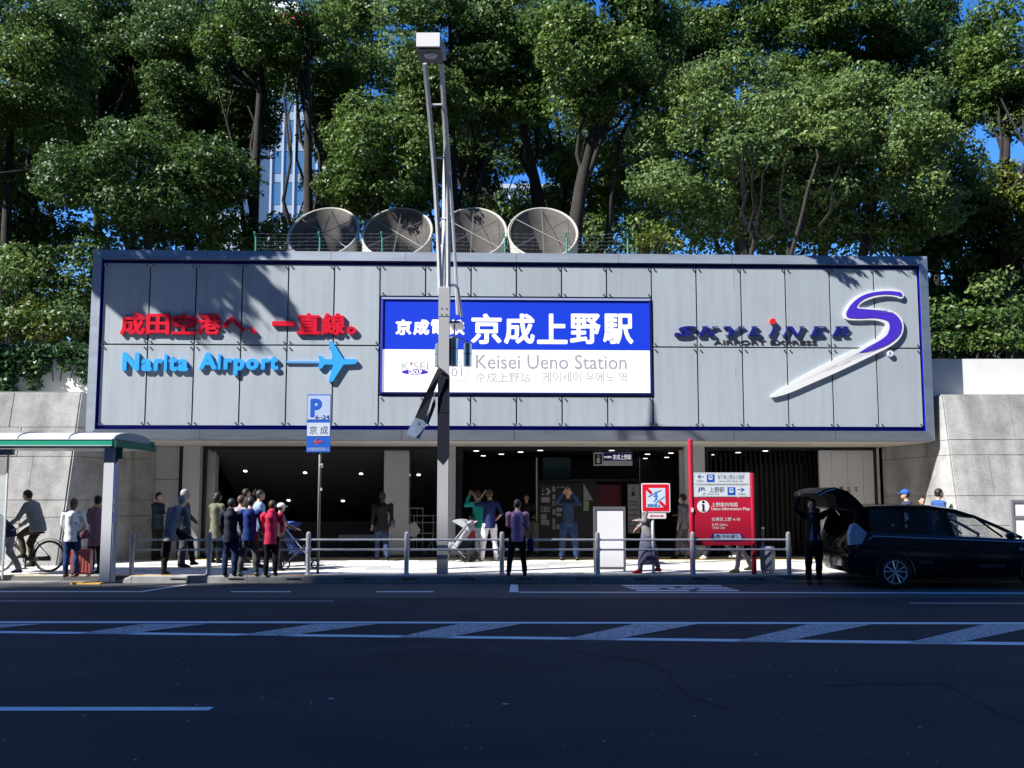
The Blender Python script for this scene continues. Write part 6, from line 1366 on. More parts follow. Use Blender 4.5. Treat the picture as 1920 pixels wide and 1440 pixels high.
person('bending grey haired man in a grey suit jacket, one foot raised, behind the fence', 318, 1078.5, -18, (0.20, 0.205, 0.22), BLKC, 'grey', 'short', h=1.66, pose='lift', arms=('rail', 'knee'), lean=26, hem=.70, wide=1.12)
person('tall silver haired man in a dark suit standing behind the bending grey haired man', 341, 1064, -60, (0.07, 0.075, 0.09), (0.06, 0.06, 0.07), 'grey', 'short', h=1.72, pose='stand', arms=('down', 'rail'), hem=.75)
person('person in a dark padded jacket in the shade by the left wall panel', 293, 1050, -100, (0.02, 0.035, 0.06), BLKC, 'black', 'short', h=1.66, arms=('phone', 'phone'))
person('woman with long black hair in a khaki coat standing at the door jamb', 404, 1056, -30, (0.16, 0.16, 0.11), BLKC, 'black', 'long', h=1.66, hem=.55, arms=('phone', 'phone'))
person('person in black hooded jacket and jeans at the fence left of the blue jacket', 430, 1079, 2, (0.02, 0.024, 0.034), (0.02, 0.035, 0.09), 'black', 'short', h=1.52, arms=('rail', 'rail'), hem=.74, hood=True, wide=1.1)
person('brown haired person facing sideways between the black and blue jackets', 448, 1070, -40, (0.30, 0.26, 0.28), NVY, 'brown', 'short', h=1.58, arms=('phone', 'down'))
person('dark clothed person at the back of the left group', 457, 1056, -60, BLKC, BLKC, 'black', 'short', h=1.74, arms=('up', 'down'))
person('person in royal blue jacket and grey trousers leaning on the fence, left group', 466, 1079, -3, (0.012, 0.035, 0.15), (0.10, 0.10, 0.10), 'black', 'short', h=1.55, arms=('rail', 'rail'), hem=.76, wide=1.15, pose='wide', shoes=(0.3, 0.3, 0.3))
person('young man in a pale blue shirt looking right behind the blue jacket', 483, 1064, -70, (0.30, 0.42, 0.60), BLKC, 'black', 'short', h=1.70, arms=('down', 'phone'))
person('person in a crimson jacket and black trousers leaning on the fence', 507, 1079, 5, (0.60, 0.03, 0.09), BLKC, 'brown', 'short', h=1.48, arms=('rail', 'rail'), hem=.72, hood=True, wide=1.15)
person('child in a white cap behind the crimson jacket', 523, 1070, -60, (0.10, 0.10, 0.10), BLKC, 'black', 'short', h=1.42, arms=('fwd', 'fwd'), hat=(0.75, 0.75, 0.73))
person('woman in a loose black jacket and jeans walking towards the inner pillar', 716, 1051, 20, (0.018, 0.018, 0.022), (0.03, 0.05, 0.12), 'brown', 'bob', h=1.66, pose='walk', arms=('down', 'down'), hem=.72, wide=1.25, bag=('shoulder', (0.10, 0.10, 0.11), 1))
person('person in a teal top and pale jeans raising a hand beside the lamp post', 896, 1049, 55, (0.02, 0.35, 0.30), (0.50, 0.62, 0.72), 'brown', 'short', h=1.70, arms=('up', 'up'), shoes=(.7, .7, .7))
person('person in a navy top and white trousers right of the teal top', 918, 1052, 20, (0.015, 0.024, 0.10), (0.78, 0.76, 0.84), 'brown', 'short', h=1.72, pose='wide', arms=('up', 'hip'), sleeve_skin=True, shoes=(.75, .75, .75))
person('small child in red behind the pushchair', 884, 1050, 40, (0.45, 0.05, 0.08), (0.03, 0.06, 0.08), 'black', 'short', h=1.12, arms=('fwd', 'fwd'))
person('woman in dusty pink sweatshirt and black trousers alone at the fence with navy bag', 970, 1080, 0, (0.42, 0.24, 0.36), BLKC, 'black', 'short', h=1.50, pose='wide', arms=('phone', 'phone'), bag=('hand', (0.02, 0.02, 0.07), 1), hem=.78, wide=1.15)
person('shop attendant in dark clothes behind the kiosk counter', 987, 1040, 180, (0.03, 0.03, 0.025), BLKC, 'brown', 'tied', h=1.62, arms=('fwd', 'fwd'), Y=25.1, z=SW)
person('man in navy jacket and blue jeans holding a camera up to his face', 1066, 1050, 172, (0.03, 0.05, 0.11), (0.025, 0.05, 0.13), 'black', 'short', h=1.76, pose='wide', arms=('up', 'up'), legw=1.2, hem=.86)
person('woman in a grey long skirt and red shoes walking behind the no crossing sign', 1216, 1075, 75, (0.20, 0.18, 0.18), (0.13, 0.13, 0.19), 'brown', 'bob', h=1.60, pose='walk', arms=('phone', 'rail'), skirt=.22, shoes=(0.65, 0.03, 0.06), mask=True)
person('masked person with a grey backpack half hidden by the tall red post', 1283, 1048, 55, (0.16, 0.15, 0.18), (0.08, 0.08, 0.10), 'black', 'short', h=1.62, pose='walk', arms=('down', 'phone'), bag=('backpack', (0.14, 0.14, 0.18), 0), mask=True)
person('person in white trainers walking behind the information sign', 1350, 1050, 60, (0.10, 0.10, 0.12), (0.05, 0.05, 0.07), 'black', 'short', h=1.55, pose='stride', arms=('down', 'down'), shoes=(0.8, 0.8, 0.8))
person('person in cream trousers and yellow shoes pulling a suitcase behind the information sign', 1394, 1073, 95, (0.22, 0.26, 0.38), (0.66, 0.60, 0.48), 'brown', 'short', h=1.60, pose='walk', arms=('down', 'pull'), shoes=(0.75, 0.62, 0.2), legw=.9)
person('driver in a black suit with both arms up holding the open tailgate', 1527, 1096, 170, (0.010, 0.010, 0.014), (0.010, 0.010, 0.012), 'black', 'short', h=1.66, arms=('high', 'high'), hem=.74, inner=(0.30, 0.36, 0.55), z=0.0, wide=1.1)
person('person in a blue cap behind the roof of the black car', 1704, 1058, 80, (0.04, 0.05, 0.09), NVY, 'black', 'short', h=1.72, hat=(0.03, 0.12, 0.40))
person('short dark haired person behind the middle of the car roof', 1733, 1058, 175, (0.05, 0.05, 0.08), NVY, 'black', 'short', h=1.56)
person('person in a bright blue jacket behind the car roof facing right', 1765, 1059, -85, (0.04, 0.10, 0.28), NVY, 'black', 'short', h=1.74)

# ------------------------------------------------------------------ bicycle and rider
BC = G(70, 1073, SW); bY = BC.y; bX0 = P(92, 1040, bY).x; bXf = bX0-1.06
wr_ = 0.335; wz = SW+wr_
BK = thing('bicycle', 'black city bicycle with thin tyres ridden left past the stone wall', 'bicycle', ((bX0+bXf)/2, bY, SW))
for x in (bX0, bXf):
    mb = MB(); mb.torus((x, bY, wz), wr_-0.018, 0.018, 36, 6); o = part('wheel', mb, M_RUB, BK, True)
    mb = MB(); mb.torus((x, bY, wz), wr_-0.045, 0.011, 36, 5); part('rim', mb, M_STEEL, o, True)
    mb = MB()
    for k_ in range(16): a = k_*math.pi/8; mb.tube([(x, bY, wz), (x+(wr_-.05)*math.cos(a), bY, wz+(wr_-.05)*math.sin(a))], 0.003, 3, False)
    part('spokes', mb, M_STEEL, o)
cr = Vector((bX0-0.44, bY, SW+0.27)); seat_ = Vector((bX0-0.26, bY, SW+0.80)); hd_ = Vector((bXf+0.20, bY, SW+0.86)); rw = Vector((bX0, bY, wz)); fw_ = Vector((bXf, bY, wz))
mb = MB()
for a, b, r_ in ((cr, seat_, .016), (cr, hd_+Vector((.06, 0, -.22)), .02), (cr+Vector((-.02, 0, .06)), hd_+Vector((.05, 0, -.14)), .014), (cr, rw, .012), (rw, seat_-Vector((0.03, 0, .15)), .01), (hd_, fw_, .015)): mb.tube([a, b], r_, 8)
part('frame', mb, M_BLK, BK)
mb = MB(); mb.ell((seat_.x+0.02, bY, seat_.z+0.03), (.14, .08, .03), 12, 6); part('saddle', mb, M_BLK, BK, True)
mb = MB(); 
for sg in (-1, 1): mb.tube([hd_+Vector((0, 0, .1)), hd_+Vector((0.0, sg*.2, .16)), hd_+Vector((.12, sg*.27, .13))], .012, 6)
mb.tube([hd_, hd_+Vector((0, 0, .1))], .014, 6); part('handlebar', mb, M_STEEL, BK)
mb = MB(); mb.torus((cr.x, bY-.04, cr.z), .08, .01, 20, 5); mb.box(cr.x-.015, cr.x+.015, bY-.10, bY-.08, cr.z-.17, cr.z); mb.box(cr.x-.05, cr.x+.05, bY-.18, bY-.09, cr.z-.19, cr.z-.165); mb.box(cr.x-.05, bX0+.06, bY-.05, bY-.03, cr.z-.03, cr.z+.06, .01); part('chain_case', mb, M_BLK, BK)
mb = MB()
for x in (bX0, bXf):
    mb.tube([(x+(wr_+.035)*math.cos(a), bY, wz+(wr_+.035)*math.sin(a)) for a in [R(q) for q in (range(20, 171, 15) if x == bX0 else range(30, 151, 15))]], [(.025, .006)]*(11 if x == bX0 else 9), 6)
part('mudguard', mb, M_BLK, BK)
mb = MB(); mb.box(bXf-.12, bXf+.16, bY-.15, bY+.15, SW+.70, SW+.90, .02); part('basket', mb, mat('basket_grey', (0.06, 0.06, 0.065), 0.5), BK)
rd = person('cyclist in a grey jacket and brown trousers riding a black bicycle to the left', 70, 1073, 90, (0.24, 0.26, 0.27), (0.07, 0.055, 0.03), 'black', 'short', h=1.68, pose='ride', arms=('bars', 'bars'), lean=20, hem=.80, Y=bY, wide=1.15, z=SW+0.06)
rd.location.x = seat_.x+0.0

# ------------------------------------------------------------------ luggage, pushchairs, bits on the pavement
def suitcase(label, px, py, w_, h_, m, handle=0.0, ang=0, d_=0.24):
    g = G(px, py, SW); root = thing('suitcase', label, 'suitcase', tuple(g), R(ang), None); M = Matrix.Translation(g) @ Matrix.Rotation(R(ang), 4, 'Z')
    mb = MB(M); mb.box(-w_/2, w_/2, -d_/2, d_/2, .05, h_, .035); part('shell', mb, m, root)
    for i in range(5): mb = MB(M); x = -w_/2+w_*(i+1)/6; mb.box(x-.008, x+.008, -d_/2-.006, -d_/2+.002, .09, h_-.04); part('rib', mb, m, root)
    for sx in (-1, 1):
        for sy in (-1, 1): mb = MB(M); mb.torus((sx*(w_/2-.04), sy*(d_/2-.04), .027), .018, .009, 12, 6); part('wheel', mb, M_RUB, root)
    mb = MB(M)
    if handle: 
        for sx in (-.07, .07): mb.tube([(sx, d_/2-.03, h_), (sx, d_/2-.03, h_+handle)], .009, 6)
        mb.box(-.09, .09, d_/2-.05, d_/2-.01, h_+handle, h_+handle+.03, .008)
    else: mb.tube([(-.07, 0, h_), (-.07, 0, h_+.035), (.07, 0, h_+.035), (.07, 0, h_)], .01, 6)
    part('handle', mb, M_STEEL if handle else M_BLK, root)
suitcase('salmon pink suitcase between the two women beside the shelter post', 152, 1081, .36, .55, mat('salmon_shell', (0.55, 0.14, 0.13), 0.35), ang=12)
suitcase('silver suitcase with raised handle right of the red information sign', 1440, 1075, .28, .56, mat('silver_shell', (0.33, 0.35, 0.40), 0.3, 0.4), .36, ang=60)
def pushchair(label, px, py, face, cc, s_=1.0):
    g = G(px, py, SW); root = thing('pushchair', label, 'pushchair', tuple(g), R(face)); M = Matrix.Translation(g) @ Matrix.Rotation(R(face), 4, 'Z') @ Matrix.Scale(s_, 4)
    for x in (-.22, .22):
        for y, r_ in ((-.32, .10), (.34, .08)): mb = MB(M); q = MB(); q.torus((0, 0, 0), r_, .018, 18, 6); mb.add([(x+p[1], y+p[0], r_+.018+p[2]) for p in q.v], q.f); part('wheel', mb, M_RUB, root, True)
    mb = MB(M)
    for x in (-.22, .22): mb.tube([(x, .34, .1), (x, .0, .5), (x, -.38, .95), (x, -.48, 1.0)], .013, 6); mb.tube([(x, -.32, .12), (x, .1, .52)], .012, 6)
    mb.tube([(-.22, -.48, 1.0), (.22, -.48, 1.0)], .018, 6); mb.tube([(-.22, -.32, .12), (.22, -.32, .12)], .01, 6); part('frame', mb, M_STEEL, root)
    q = MB(M); q.add([(x, y, z_) for y, z_ in ((.30, .38), (.28, .46), (-.02, .42), (-.30, .88), (-.34, .80), (-.06, .32)) for x in (-.2, .2)], [(0, 1, 3, 2), (2, 3, 5, 4), (4, 5, 7, 6), (6, 7, 9, 8), (8, 9, 11, 10), (10, 11, 1, 0), (0, 2, 4, 10), (4, 6, 8, 10), (1, 11, 5, 3), (5, 11, 9, 7)]); part('seat', q, cloth(cc), root)
    mb = MB(M); vs = []
    for i in range(9):
        a = R(10+i*14); vs += [(-.21, -.12-.30*math.cos(a)*1.0, .70+.34*math.sin(a)), (.21, -.12-.30*math.cos(a), .70+.34*math.sin(a))]
    mb.add(vs, [(2*i, 2*i+1, 2*i+3, 2*i+2) for i in range(8)]+[tuple(range(0, 18, 2)), tuple(range(17, 0, -2))]); part('hood', mb, cloth(cc), root)
    mb = MB(M); mb.box(-.17, .17, -.25, .15, .16, .32, .03); part('basket', mb, cloth((0.03, 0.03, 0.035)), root)
pushchair('blue and grey pushchair beside the child in the white cap', 556, 1066, -60, (0.05, 0.08, 0.28))
pushchair('light grey pushchair just right of the lamp post', 856, 1053, 70, (0.30, 0.32, 0.36), 1.0)
g = G(878, 1053, SW); mb = MB(); mb.ell((g.x, g.y, SW+.16), (.26, .2, .17), 12, 8); mb.box(g.x-.24, g.x+.02, g.y-.1, g.y+.12, SW+.18, SW+.52, .04)
solo('luggage_bag', remeshed(mb, .02, 2), cloth((0.02, 0.02, 0.022)), 'black luggage bags heaped beside the grey pushchair', 'bag', smooth=True)
# queue rack and arrow plate beside the inner pillar
RK = thing('steel_rack', 'thin steel pipe rack and barriers between the inner pillar and the lamp post', 'rack', tuple(FM @ Vector((FU(790, 1030, GV+.6)[0], GV+.6, SW))), PHI)
mb = fmb()
for px, v_, top in ((769, .5, 952), (782, .9, 952), (793, .5, 952), (776, .7, 965), (812, .6, 968)):
    u, z = FU(px, top, GV+v_); mb.tube([(u, GV+v_, SW), (u, GV+v_, z)], .014, 6)
for y in (953, 967, 980, 1000): u0, z = FU(769, y, GV+.5); u1, _ = FU(794 if y == 953 else 816, y, GV+.5); mb.tube([(u0, GV+.5, z), (u1, GV+.5, z)], .012, 6)
u0, z0_ = FU(795, 1035, GV+.3); u1, z1_ = FU(812, 1010, GV+.5); mb.tube([(u0, GV+.3, SW), (u1, GV+.5, z1_)], .014, 6); part('pipe', mb, M_STEEL, RK)
u0, u1, z0_, z1_ = fbox(768, 978, 787, 1010, GV+.35); AR = thing('arrow_plate', 'grey arrow shaped guide plate leaning by the inner pillar', 'sign', tuple(FM @ Vector((u0, GV+.35, z0_))), PHI)
mb = fmb(); zm_ = (z0_+z1_)/2; mb.prism([(u0-.1, z0_+.05), (u0+.12, z0_+.05), (u0+.12, z0_-.02), (u1+.02, zm_), (u0+.12, z1_+.02), (u0+.12, z1_-.05), (u0-.1, z1_-.05)], GV+.35, GV+.37); part('plate', mb, M_PILLAR, AR)
for i in range(3): fplane('guide_line', 751, 978+i*9, 764, 984+i*9, GV+.33, M_BOLT, .004, AR)
u0, u1, z0_, z1_ = fbox(635, 1003, 705, 1014, GV+.9); TB = thing('low_counter', 'low table with a pale notice strip in the dark left bay', 'table', tuple(FM @ Vector(((u0+u1)/2, GV+.9, SW))), PHI)
mb = fmb(); mb.box(u0, u1, GV+.9, GV+1.3, z0_, z1_); part('top', mb, mat('counter_dim', (0.2, 0.23, 0.26), 0.5), TB)
for u in (u0+.05, u1-.05): mb = fmb(); mb.box(u-.02, u+.02, GV+1.0, GV+1.2, SW, z0_); part('leg', mb, M_BLK, TB)
u0, u1, z0_, z1_ = fbox(355, 1000, 369, 1040, GV-.5); mb = fmb(); mb.prism([(u0, SW+.02), (u1, SW+.02), (u1, z1_-.1), (u0+.02, z1_+.15), (u0, z1_+.15)], GV-.5, GV-.46)
solo('white_board', mb, M_WHITE, 'small white folding board standing in front of the left pillar', 'board')

# ================================================================== BLACK TAXI
CY = G(1678, 1105, 0).y                                 # near side plane
cs_ = F/CY/ct*1.0; X0 = P(1600, 1050, CY).x
CAR = thing('parked_car', 'black estate taxi with its tailgate open parked at the kerb on the right', 'car', (X0+2.3, CY+0.88, 0))
def cx(px): return P(px, 1050, CY).x
def cz(py): return P(1700, py, CY).z
M_CAR = mat('black_car_paint', (0.003, 0.004, 0.007), 0.12, spec=0.35, coat=0.3); M_CGL = mat('car_dark_glass', (0.01, 0.012, 0.015), 0.05, alpha=0.82, spec=0.7); M_CGC = mat('car_clear_glass', (0.25, 0.32, 0.30), 0.03, alpha=0.18)
WCAR = 1.76
# lower body: stations along the length
xr = X0; prof = [ # x from rear, z bottom, z belt, half width
 (0.0, .36, .62, .76), (0.05, .28, .80, .85), (0.22, .25, 1.06, .875), (0.5, .22, 1.05, .88), (1.2, .21, 1.02, .88), (2.0, .21, .99, .88), (2.8, .21, .95, .88), (3.3, .22, .93, .875), (3.7, .24, .86, .85), (4.1, .27, .76, .80), (4.3, .34, .60, .62)]
mb = MB(); yc = CY+WCAR/2; vs = []
for (x, zb_, zl, hw_) in prof:
    dz = zl-zb_
    ring = [(-hw_*.86, zb_), (-hw_*.985, zb_+dz*.10), (-hw_, zb_+dz*.35), (-hw_*.985, zb_+dz*.70), (-hw_*.955, zb_+dz*.93), (-hw_*.90, zl), (hw_*.90, zl), (hw_*.955, zb_+dz*.93), (hw_*.985, zb_+dz*.70), (hw_, zb_+dz*.35), (hw_*.985, zb_+dz*.10), (hw_*.86, zb_)]
    vs += [(xr+x, yc+y, z) for y, z in ring]
n_ = 12; fs = []
for i in range(len(prof)-1):
    for k_ in range(n_): fs.append((i*n_+k_, (i+1)*n_+k_, (i+1)*n_+(k_+1) % n_, i*n_+(k_+1) % n_))
fs += [tuple(range(n_)), tuple((len(prof)-1)*n_+k_ for k_ in range(n_))[::-1]]
mb.add(vs, fs); body = part('body', mb, M_CAR, CAR); smoothang(body, 40)
# roof shell
rp_ = [(0.20, 1.545, .60), (.54, 1.575, .63), (1.04, 1.585, .64), (1.64, 1.57, .64), (2.09, 1.51, .62), (2.44, 1.40, .61)]
mb = MB(); vs = []
for (x, z, hw_) in rp_: vs += [(xr+x, yc+q*hw_, z-dz) for q, dz in ((-1.02, .055), (-1, .015), (-.85, 0), (0, -.02), (.85, 0), (1, .015), (1.02, .055))]+[(xr+x, yc+.98*hw_, z-.075), (xr+x, yc-.98*hw_, z-.075)]
n_ = 9; fs = []
for i in range(len(rp_)-1):
    for k_ in range(n_): fs.append((i*n_+k_, (i+1)*n_+k_, (i+1)*n_+(k_+1) % n_, i*n_+(k_+1) % n_))
fs += [tuple(range(n_)), tuple((len(rp_)-1)*n_+k_ for k_ in range(n_))[::-1]]
mb.add(vs, fs); o = part('roof', mb, M_CAR, CAR); smoothang(o, 40)
def belt(x):
    for a, b in zip(prof[:-1], prof[1:]):
        if a[0] <= x <= b[0]: t_ = (x-a[0])/(b[0]-a[0]); return a[2]+(b[2]-a[2])*t_, (a[3]+(b[3]-a[3])*t_)*.90
def rtop(x):
    for a, b in zip(rp_[:-1], rp_[1:]):
        if a[0] <= x <= b[0]: t_ = (x-a[0])/(b[0]-a[0]); return a[1]+(b[1]-a[1])*t_-.06, (a[2]+(b[2]-a[2])*t_)*1.0
    if x > 2.44: t_ = (x-2.44)/(3.26-2.44); return 1.34+(0.96-1.34)*t_, .61+(.76-.61)*t_
    return 1.48, .6
def sidepoly(xb0, xb1, xt0, xt1, m, name, sg, off=0.0, up=0.0, dn=0.0, seg=4):
    mb = MB(); vs = []
    for i in range(seg+1):
        t_ = i/seg; xb = xb0+(xb1-xb0)*t_; xt = xt0+(xt1-xt0)*t_; zb_, wb_ = belt(xb); zt_2, wt_ = rtop(xt)
        B_ = Vector((xr+xb, yc+sg*(wb_+off), zb_+up)); T_ = Vector((xr+xt, yc+sg*(wt_+off), zt_2-dn)); vs += [B_, T_]
    q = Vector((0, -sg*.02, 0)); nn2 = len(vs); vs += [v+q for v in vs]
    fs = []
    for i in range(seg): a = 2*i; fs += [(a, a+2, a+3, a+1), (a+nn2, a+1+nn2, a+3+nn2, a+2+nn2), (a, a+nn2, a+2+nn2, a+2), (a+1, a+3, a+3+nn2, a+1+nn2)]
    fs += [(0, 1, 1+nn2, nn2), (nn2-2, nn2-2+nn2, nn2-1+nn2, nn2-1)]
    mb.add([tuple(v) for v in vs], fs); o = part(name, mb, m, CAR); return o
for sg in (-1, 1):
    sidepoly(.04, .26, .24, .46, M_CAR, 'rear_pillar', sg)
    sidepoly(.26, .96, .46, 1.0, M_CGL, 'rear_window', sg, -.012)
    sidepoly(.96, 1.06, 1.0, 1.10, M_CAR, 'door_pillar', sg)
    sidepoly(1.06, 1.90, 1.10, 1.80, M_CGL, 'rear_door_window', sg, -.012)
    sidepoly(1.90, 2.0, 1.80, 1.90, M_CAR, 'door_pillar', sg)
    sidepoly(2.0, 2.88, 1.90, 2.38, M_CGC, 'front_door_window', sg, -.012)
    mb = MB(); mb.tube([(xr+2.40, yc+sg*.625, 1.37), (xr+2.84, yc+sg*.69, 1.17), (xr+3.26, yc+sg*.77, .955)], .035, 6); mb.tube([(xr+2.49, yc+sg*.62, 1.32), (xr+2.90, yc+sg*.77, .97)], .022, 6); part('front_pillar', mb, M_CAR, CAR)
mb = MB(); mb.add([(xr+2.40, yc-.6, 1.385), (xr+2.40, yc+.6, 1.385), (xr+3.28, yc+.74, .94), (xr+3.28, yc-.74, .94)], [(0, 1, 2, 3)]); part('windscreen', mb, M_CGC, CAR)
# inside: seats, dash, steering wheel
mb = MB(); mb.box(xr+1.89, xr+2.04, CY+.25, CY+.7, .8, 1.28, .05); mb.box(xr+1.92, xr+2.00, CY+.35, CY+.6, 1.30, 1.46, .03); part('seat', mb, mat('seat_cover', (0.25, 0.26, 0.24), 0.8), CAR)
mb = MB(); mb.box(xr+1.89, xr+2.04, CY+1.05, CY+1.5, .8, 1.28, .05); mb.box(xr+1.92, xr+2.00, CY+1.15, CY+1.4, 1.30, 1.46, .03); part('seat', mb, MATS['seat_cover'], CAR)
mb = MB(); mb.box(xr+0.99, xr+1.14, CY+.2, CY+1.56, .8, 1.25, .05); part('seat', mb, M_BLK, CAR)
mb = MB(); q = MB(); q.torus((0, 0, 0), .18, .015, 24, 6, 'Z'); Mq = Matrix.Translation((xr+2.54, CY+1.28, 1.02)) @ Matrix.Rotation(R(65), 4, 'Y'); mb.add([Mq @ Vector(p) for p in q.v], q.f); part('steering_wheel', mb, M_BLK, CAR)
# white trim line
for sg in (-1, 1):
    mb = MB(); pts = []
    for i in range(12):
        x = .06+(3.95-.06)*i/11; z_, w2 = belt(x) if x < 4.6 else (0, 0)
        for a, b in zip(prof[:-1], prof[1:]):
            if a[0] <= x <= b[0]: t_ = (x-a[0])/(b[0]-a[0]); zb_ = a[1]+(b[1]-a[1])*t_; zl = a[2]+(b[2]-a[2])*t_; hw_ = a[3]+(b[3]-a[3])*t_
        pts.append((xr+x, yc+sg*(hw_*.955+.006), zb_+(zl-zb_)*.925))
    mb.tube(pts, [(.006, .017)]*len(pts) if False else .014, 6); part('trim_line', mb, mat('trim_pale_blue', (0.35, 0.42, 0.55), 0.4), CAR)
# wheels and arches
M_RIM = mat('alloy_wheel', (0.65, 0.68, 0.72), 0.3, 0.7)
for wx_, nm in ((cx(1678), 'near'), (cx(1678)+2.72, 'front')):
    for y_, sg in ((CY-.006, -1), (CY+WCAR-.19, 1)):
        y2 = y_; mb = MB(); mb.lathe([(.20, 0), (.285, 0.0), (.312, .015), (.318, .06), (.318, .15), (.30, .195), (.20, .195)], (wx_, y2, .318), 40, 'Y'); o = part('wheel', mb, M_RUB, CAR); smoothang(o, 30)
        mb = MB(); ys = y2-.004 if sg < 0 else y2+.2
        mb.torus((wx_, ys+(.006 if sg < 0 else -.006), .318), .214, .012, 40, 6)
        for k_ in range(5):
            for d2 in (-.16, .16):
                a = k_*2*math.pi/5+d2+.3; mb.tube([(wx_+.04*math.cos(a), ys+.012*(-sg), .318+.04*math.sin(a)), (wx_+.21*math.cos(a+d2*.6), ys+.006*(-sg), .318+.21*math.sin(a+d2*.6))], [.012, .014], 6)
        mb.lathe([(.045, ys), (.045, ys+.02*(-sg))], (wx_, 0, .318), 16, 'Y'); part('rim', mb, M_RIM, o)
        mb = MB(); yy_ = ys+.02*(-sg); mb.lathe([(.20, yy_), (.20, yy_+.002*(-sg))], (wx_, 0, .318), 24, 'Y'); part('brake_disc', mb, M_BLK, o)
        if sg < 0:
            mb = MB(); mb.tube([(wx_+.355*math.cos(R(q)), CY-.002, .318+.355*math.sin(R(q))) for q in range(-8, 189, 14)], .018, 6, False); part('wheel_arch', mb, M_BLK, CAR)
# tail lamp
mb = MB(); tl = [(cx(1594), cz(1000)), (cx(1600), cz(985)), (cx(1607), cz(981)), (cx(1627), cz(999)), (cx(1616), cz(1020)), (cx(1595), cz(1022))]
mb.prism(tl, CY-.02, CY+.12); lamp_ = part('tail_lamp', mb, mat('tail_lamp_glass', (0.42, 0.52, 0.68), 0.12, spec=0.8), CAR)
for i in range(6): mb = MB(); z_ = cz(1000)-.03*i+.06; mb.box(cx(1601)+.01*i, cx(1620)-.012*i, CY-.024, CY-.02, z_-.008, z_); part('lamp_ridge', mb, M_WHITE, lamp_)
# open rear: load bay, bumper
M_TGB = mat('tailgate_black', (0.006, 0.006, 0.008), 0.5, spec=0.15)
mb = MB(); mb.box(X0+.34, X0+.38, CY+.12, CY+WCAR-.12, .66, 1.5); part('load_bay', mb, M_BLACK, CAR)
mb = MB(); mb.prism([(X0-.02, .66), (X0+.02, .64), (X0+.25, 1.09), (X0+.33, 1.09), (X0+.33, .62)], CY+.13, CY+WCAR-.13); part('load_floor', mb, M_BLACK, CAR)
for y_ in (CY+.10, CY+WCAR-.14): mb = MB(); mb.prism([(X0+.20, 1.50), (X0+.07, 1.18), (X0-.01, .80), (X0-.02, .62), (X0+.36, .62), (X0+.36, 1.50)], y_, y_+.04); part('load_bay_side', mb, M_BLACK, CAR)
for y_ in (CY+.07, CY+WCAR-.07): mb = MB(); mb.tube([(X0+.20, y_+(.13 if y_ < yc else -.13), 1.50), (X0+.10, y_+(.06 if y_ < yc else -.06), 1.2), (X0+.0, y_, .82), (X0-.03, y_, .64)], [(.05, .04)]*4, 6); part('rear_pillar', mb, M_TGB, CAR)
mb = MB(); mb.box(X0-.09, X0+.2, CY+.06, CY+WCAR-.06, cz(1069), cz(1040), .05); o = part('rear_bumper', mb, M_CAR, CAR)
for yy_ in (CY+.15, CY+.9, CY+1.6): mb = MB(); mb.tube([(X0-.09, yy_, .62), (X0-.12, yy_, .48), (X0-.09, yy_, .36)], .012, 6); part('bumper_bar', mb, M_BLK, o)
mb = MB(); mb.box(X0-.096, X0-.091, CY+.6, CY+1.1, .42, .54); part('number_plate', mb, mat('reflector_grey', (0.3, 0.25, 0.22), 0.4), o)
# tailgate raised
tg = [(1512, 925, 0), (1530, 917, 0), (1552, 914, 0), (1580, 921, 0), (1600, 934, 0), (1619, 949, 0)]; lo2 = [(1513, 931), (1532, 926), (1551, 927), (1562, 952), (1590, 956), (1618, 957)]
mb = MB(); vs = []
def tgp(px, py, i): return P(px, py, CY+0.8-0.66*i/5)
for i, ((px, py, _), (qx, qy)) in enumerate(zip(tg, lo2)):
    a_, b_ = tgp(px, py, i), tgp(qx, qy, i); vs += [(a_.x, CY+.14, a_.z), (a_.x, CY+WCAR-.14, a_.z), (b_.x, CY+.14, b_.z), (b_.x, CY+WCAR-.14, b_.z)]
fs = []
for i in range(5): a = 4*i; fs += [(a, a+4, a+5, a+1), (a+2, a+3, a+7, a+6), (a, a+2, a+6, a+4), (a+1, a+5, a+7, a+3)]
fs += [(0, 1, 3, 2), (20, 22, 23, 21)]
mb.add(vs, fs); TGt = part('tailgate', mb, mat('tailgate_black', (0.006, 0.006, 0.008), 0.5, spec=0.15), CAR)
mb = MB(); mb.box(cx(1601), cx(1614), CY+.16, CY+WCAR-.16, cz(941), cz(934)); part('spoiler', mb, M_CAR, TGt)
mb = MB(); mb.tube([(cx(1575), CY+.15, cz(957)), (cx(1583), CY+.15, cz(966))], .01, 6); part('gas_strut', mb, M_STEEL, CAR)
q0, q1, q2 = tgp(1514, 929, 0), tgp(1532, 921, 1), tgp(1552, 917, 2)
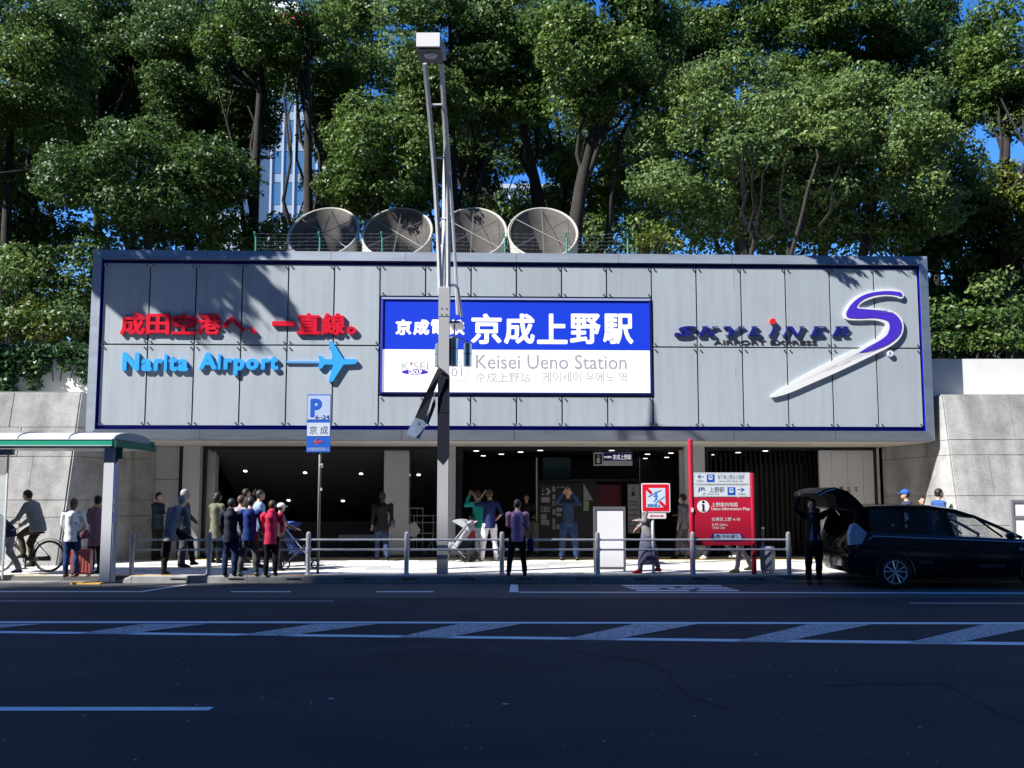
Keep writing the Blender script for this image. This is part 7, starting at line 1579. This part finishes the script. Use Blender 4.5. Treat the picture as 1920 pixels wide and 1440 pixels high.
mb = MB(); mb.tube([(q0.x, CY+.135, q0.z), (q1.x, CY+.13, q1.z), (q2.x, CY+.13, q2.z)], .008, 5); part('tailgate_trim', mb, M_STEEL, TGt)
# mirror, handles, stickers, lettering
mb = MB(); mb.ell((cx(1893), CY-.08, cz(1004)), (.10, .07, .07), 12, 8); part('wing_mirror', mb, M_CAR, CAR, True)
for px in (1736, 1830): mb = MB(); mb.tube([(cx(px)-.09, CY-.012, cz(1022)), (cx(px)+.09, CY-.014, cz(1024))], .014, 6); part('door_handle', mb, M_CAR, CAR)
for px in (1704, 1796): mb = MB(); mb.box(cx(px)-.003, cx(px)+.003, CY-.004, CY+.02, .32, .88); part('door_seam', mb, M_BLK, CAR)
mb = MB(); zb_, wb_ = belt(1.3); mb.lathe([(.03, CY+.135), (.03, CY+.14)], (cx(1683), 0, cz(985)), 16, 'Y'); part('round_sticker', mb, M_NP, CAR)
mb = MB(); mb.prism([(cx(1705), cz(962)), (cx(1709), cz(961)), (cx(1714), cz(973)), (cx(1706), cz(979))], CY+.14, CY+.144); mb.box(cx(1705), cx(1709), CY+.125, CY+.129, cz(991), cz(983)); part('paper_sticker', mb, mat('paper_green_white', (0.5, 0.6, 0.55), 0.6), CAR)
M_CTX = mat('car_lettering', (0.12, 0.12, 0.13), 0.5)
part('lettering', text_mb('予約専用', cx(1722), cx(1750), cz(1057), cz(1051), CY-.006, None, .02), M_CTX, CAR)
part('lettering', text_mb('YOKOHAMA TAXI', cx(1834), cx(1884), cz(1064), cz(1057), CY-.006, None, .02), M_CTX, CAR)
part('lettering', text_mb('無線', cx(1911), cx(1930), cz(1032), cz(1026), CY-.006, None, .03), M_SLBLUE, CAR)

# tiny repeated pieces too small to pick apart stay joined
for o in COL.objects:
    if o.type == 'MESH' and o.name.split('.')[0] in ('fixing', 'standoff', 'panel_bracket', 'small_lettering', 'barbed_wire', 'spokes', 'grille', 'bolt', 'frame_seam', 'slash', 'crossing_line', 'eyes', 'clamp'): o['kind'] = 'stuff'
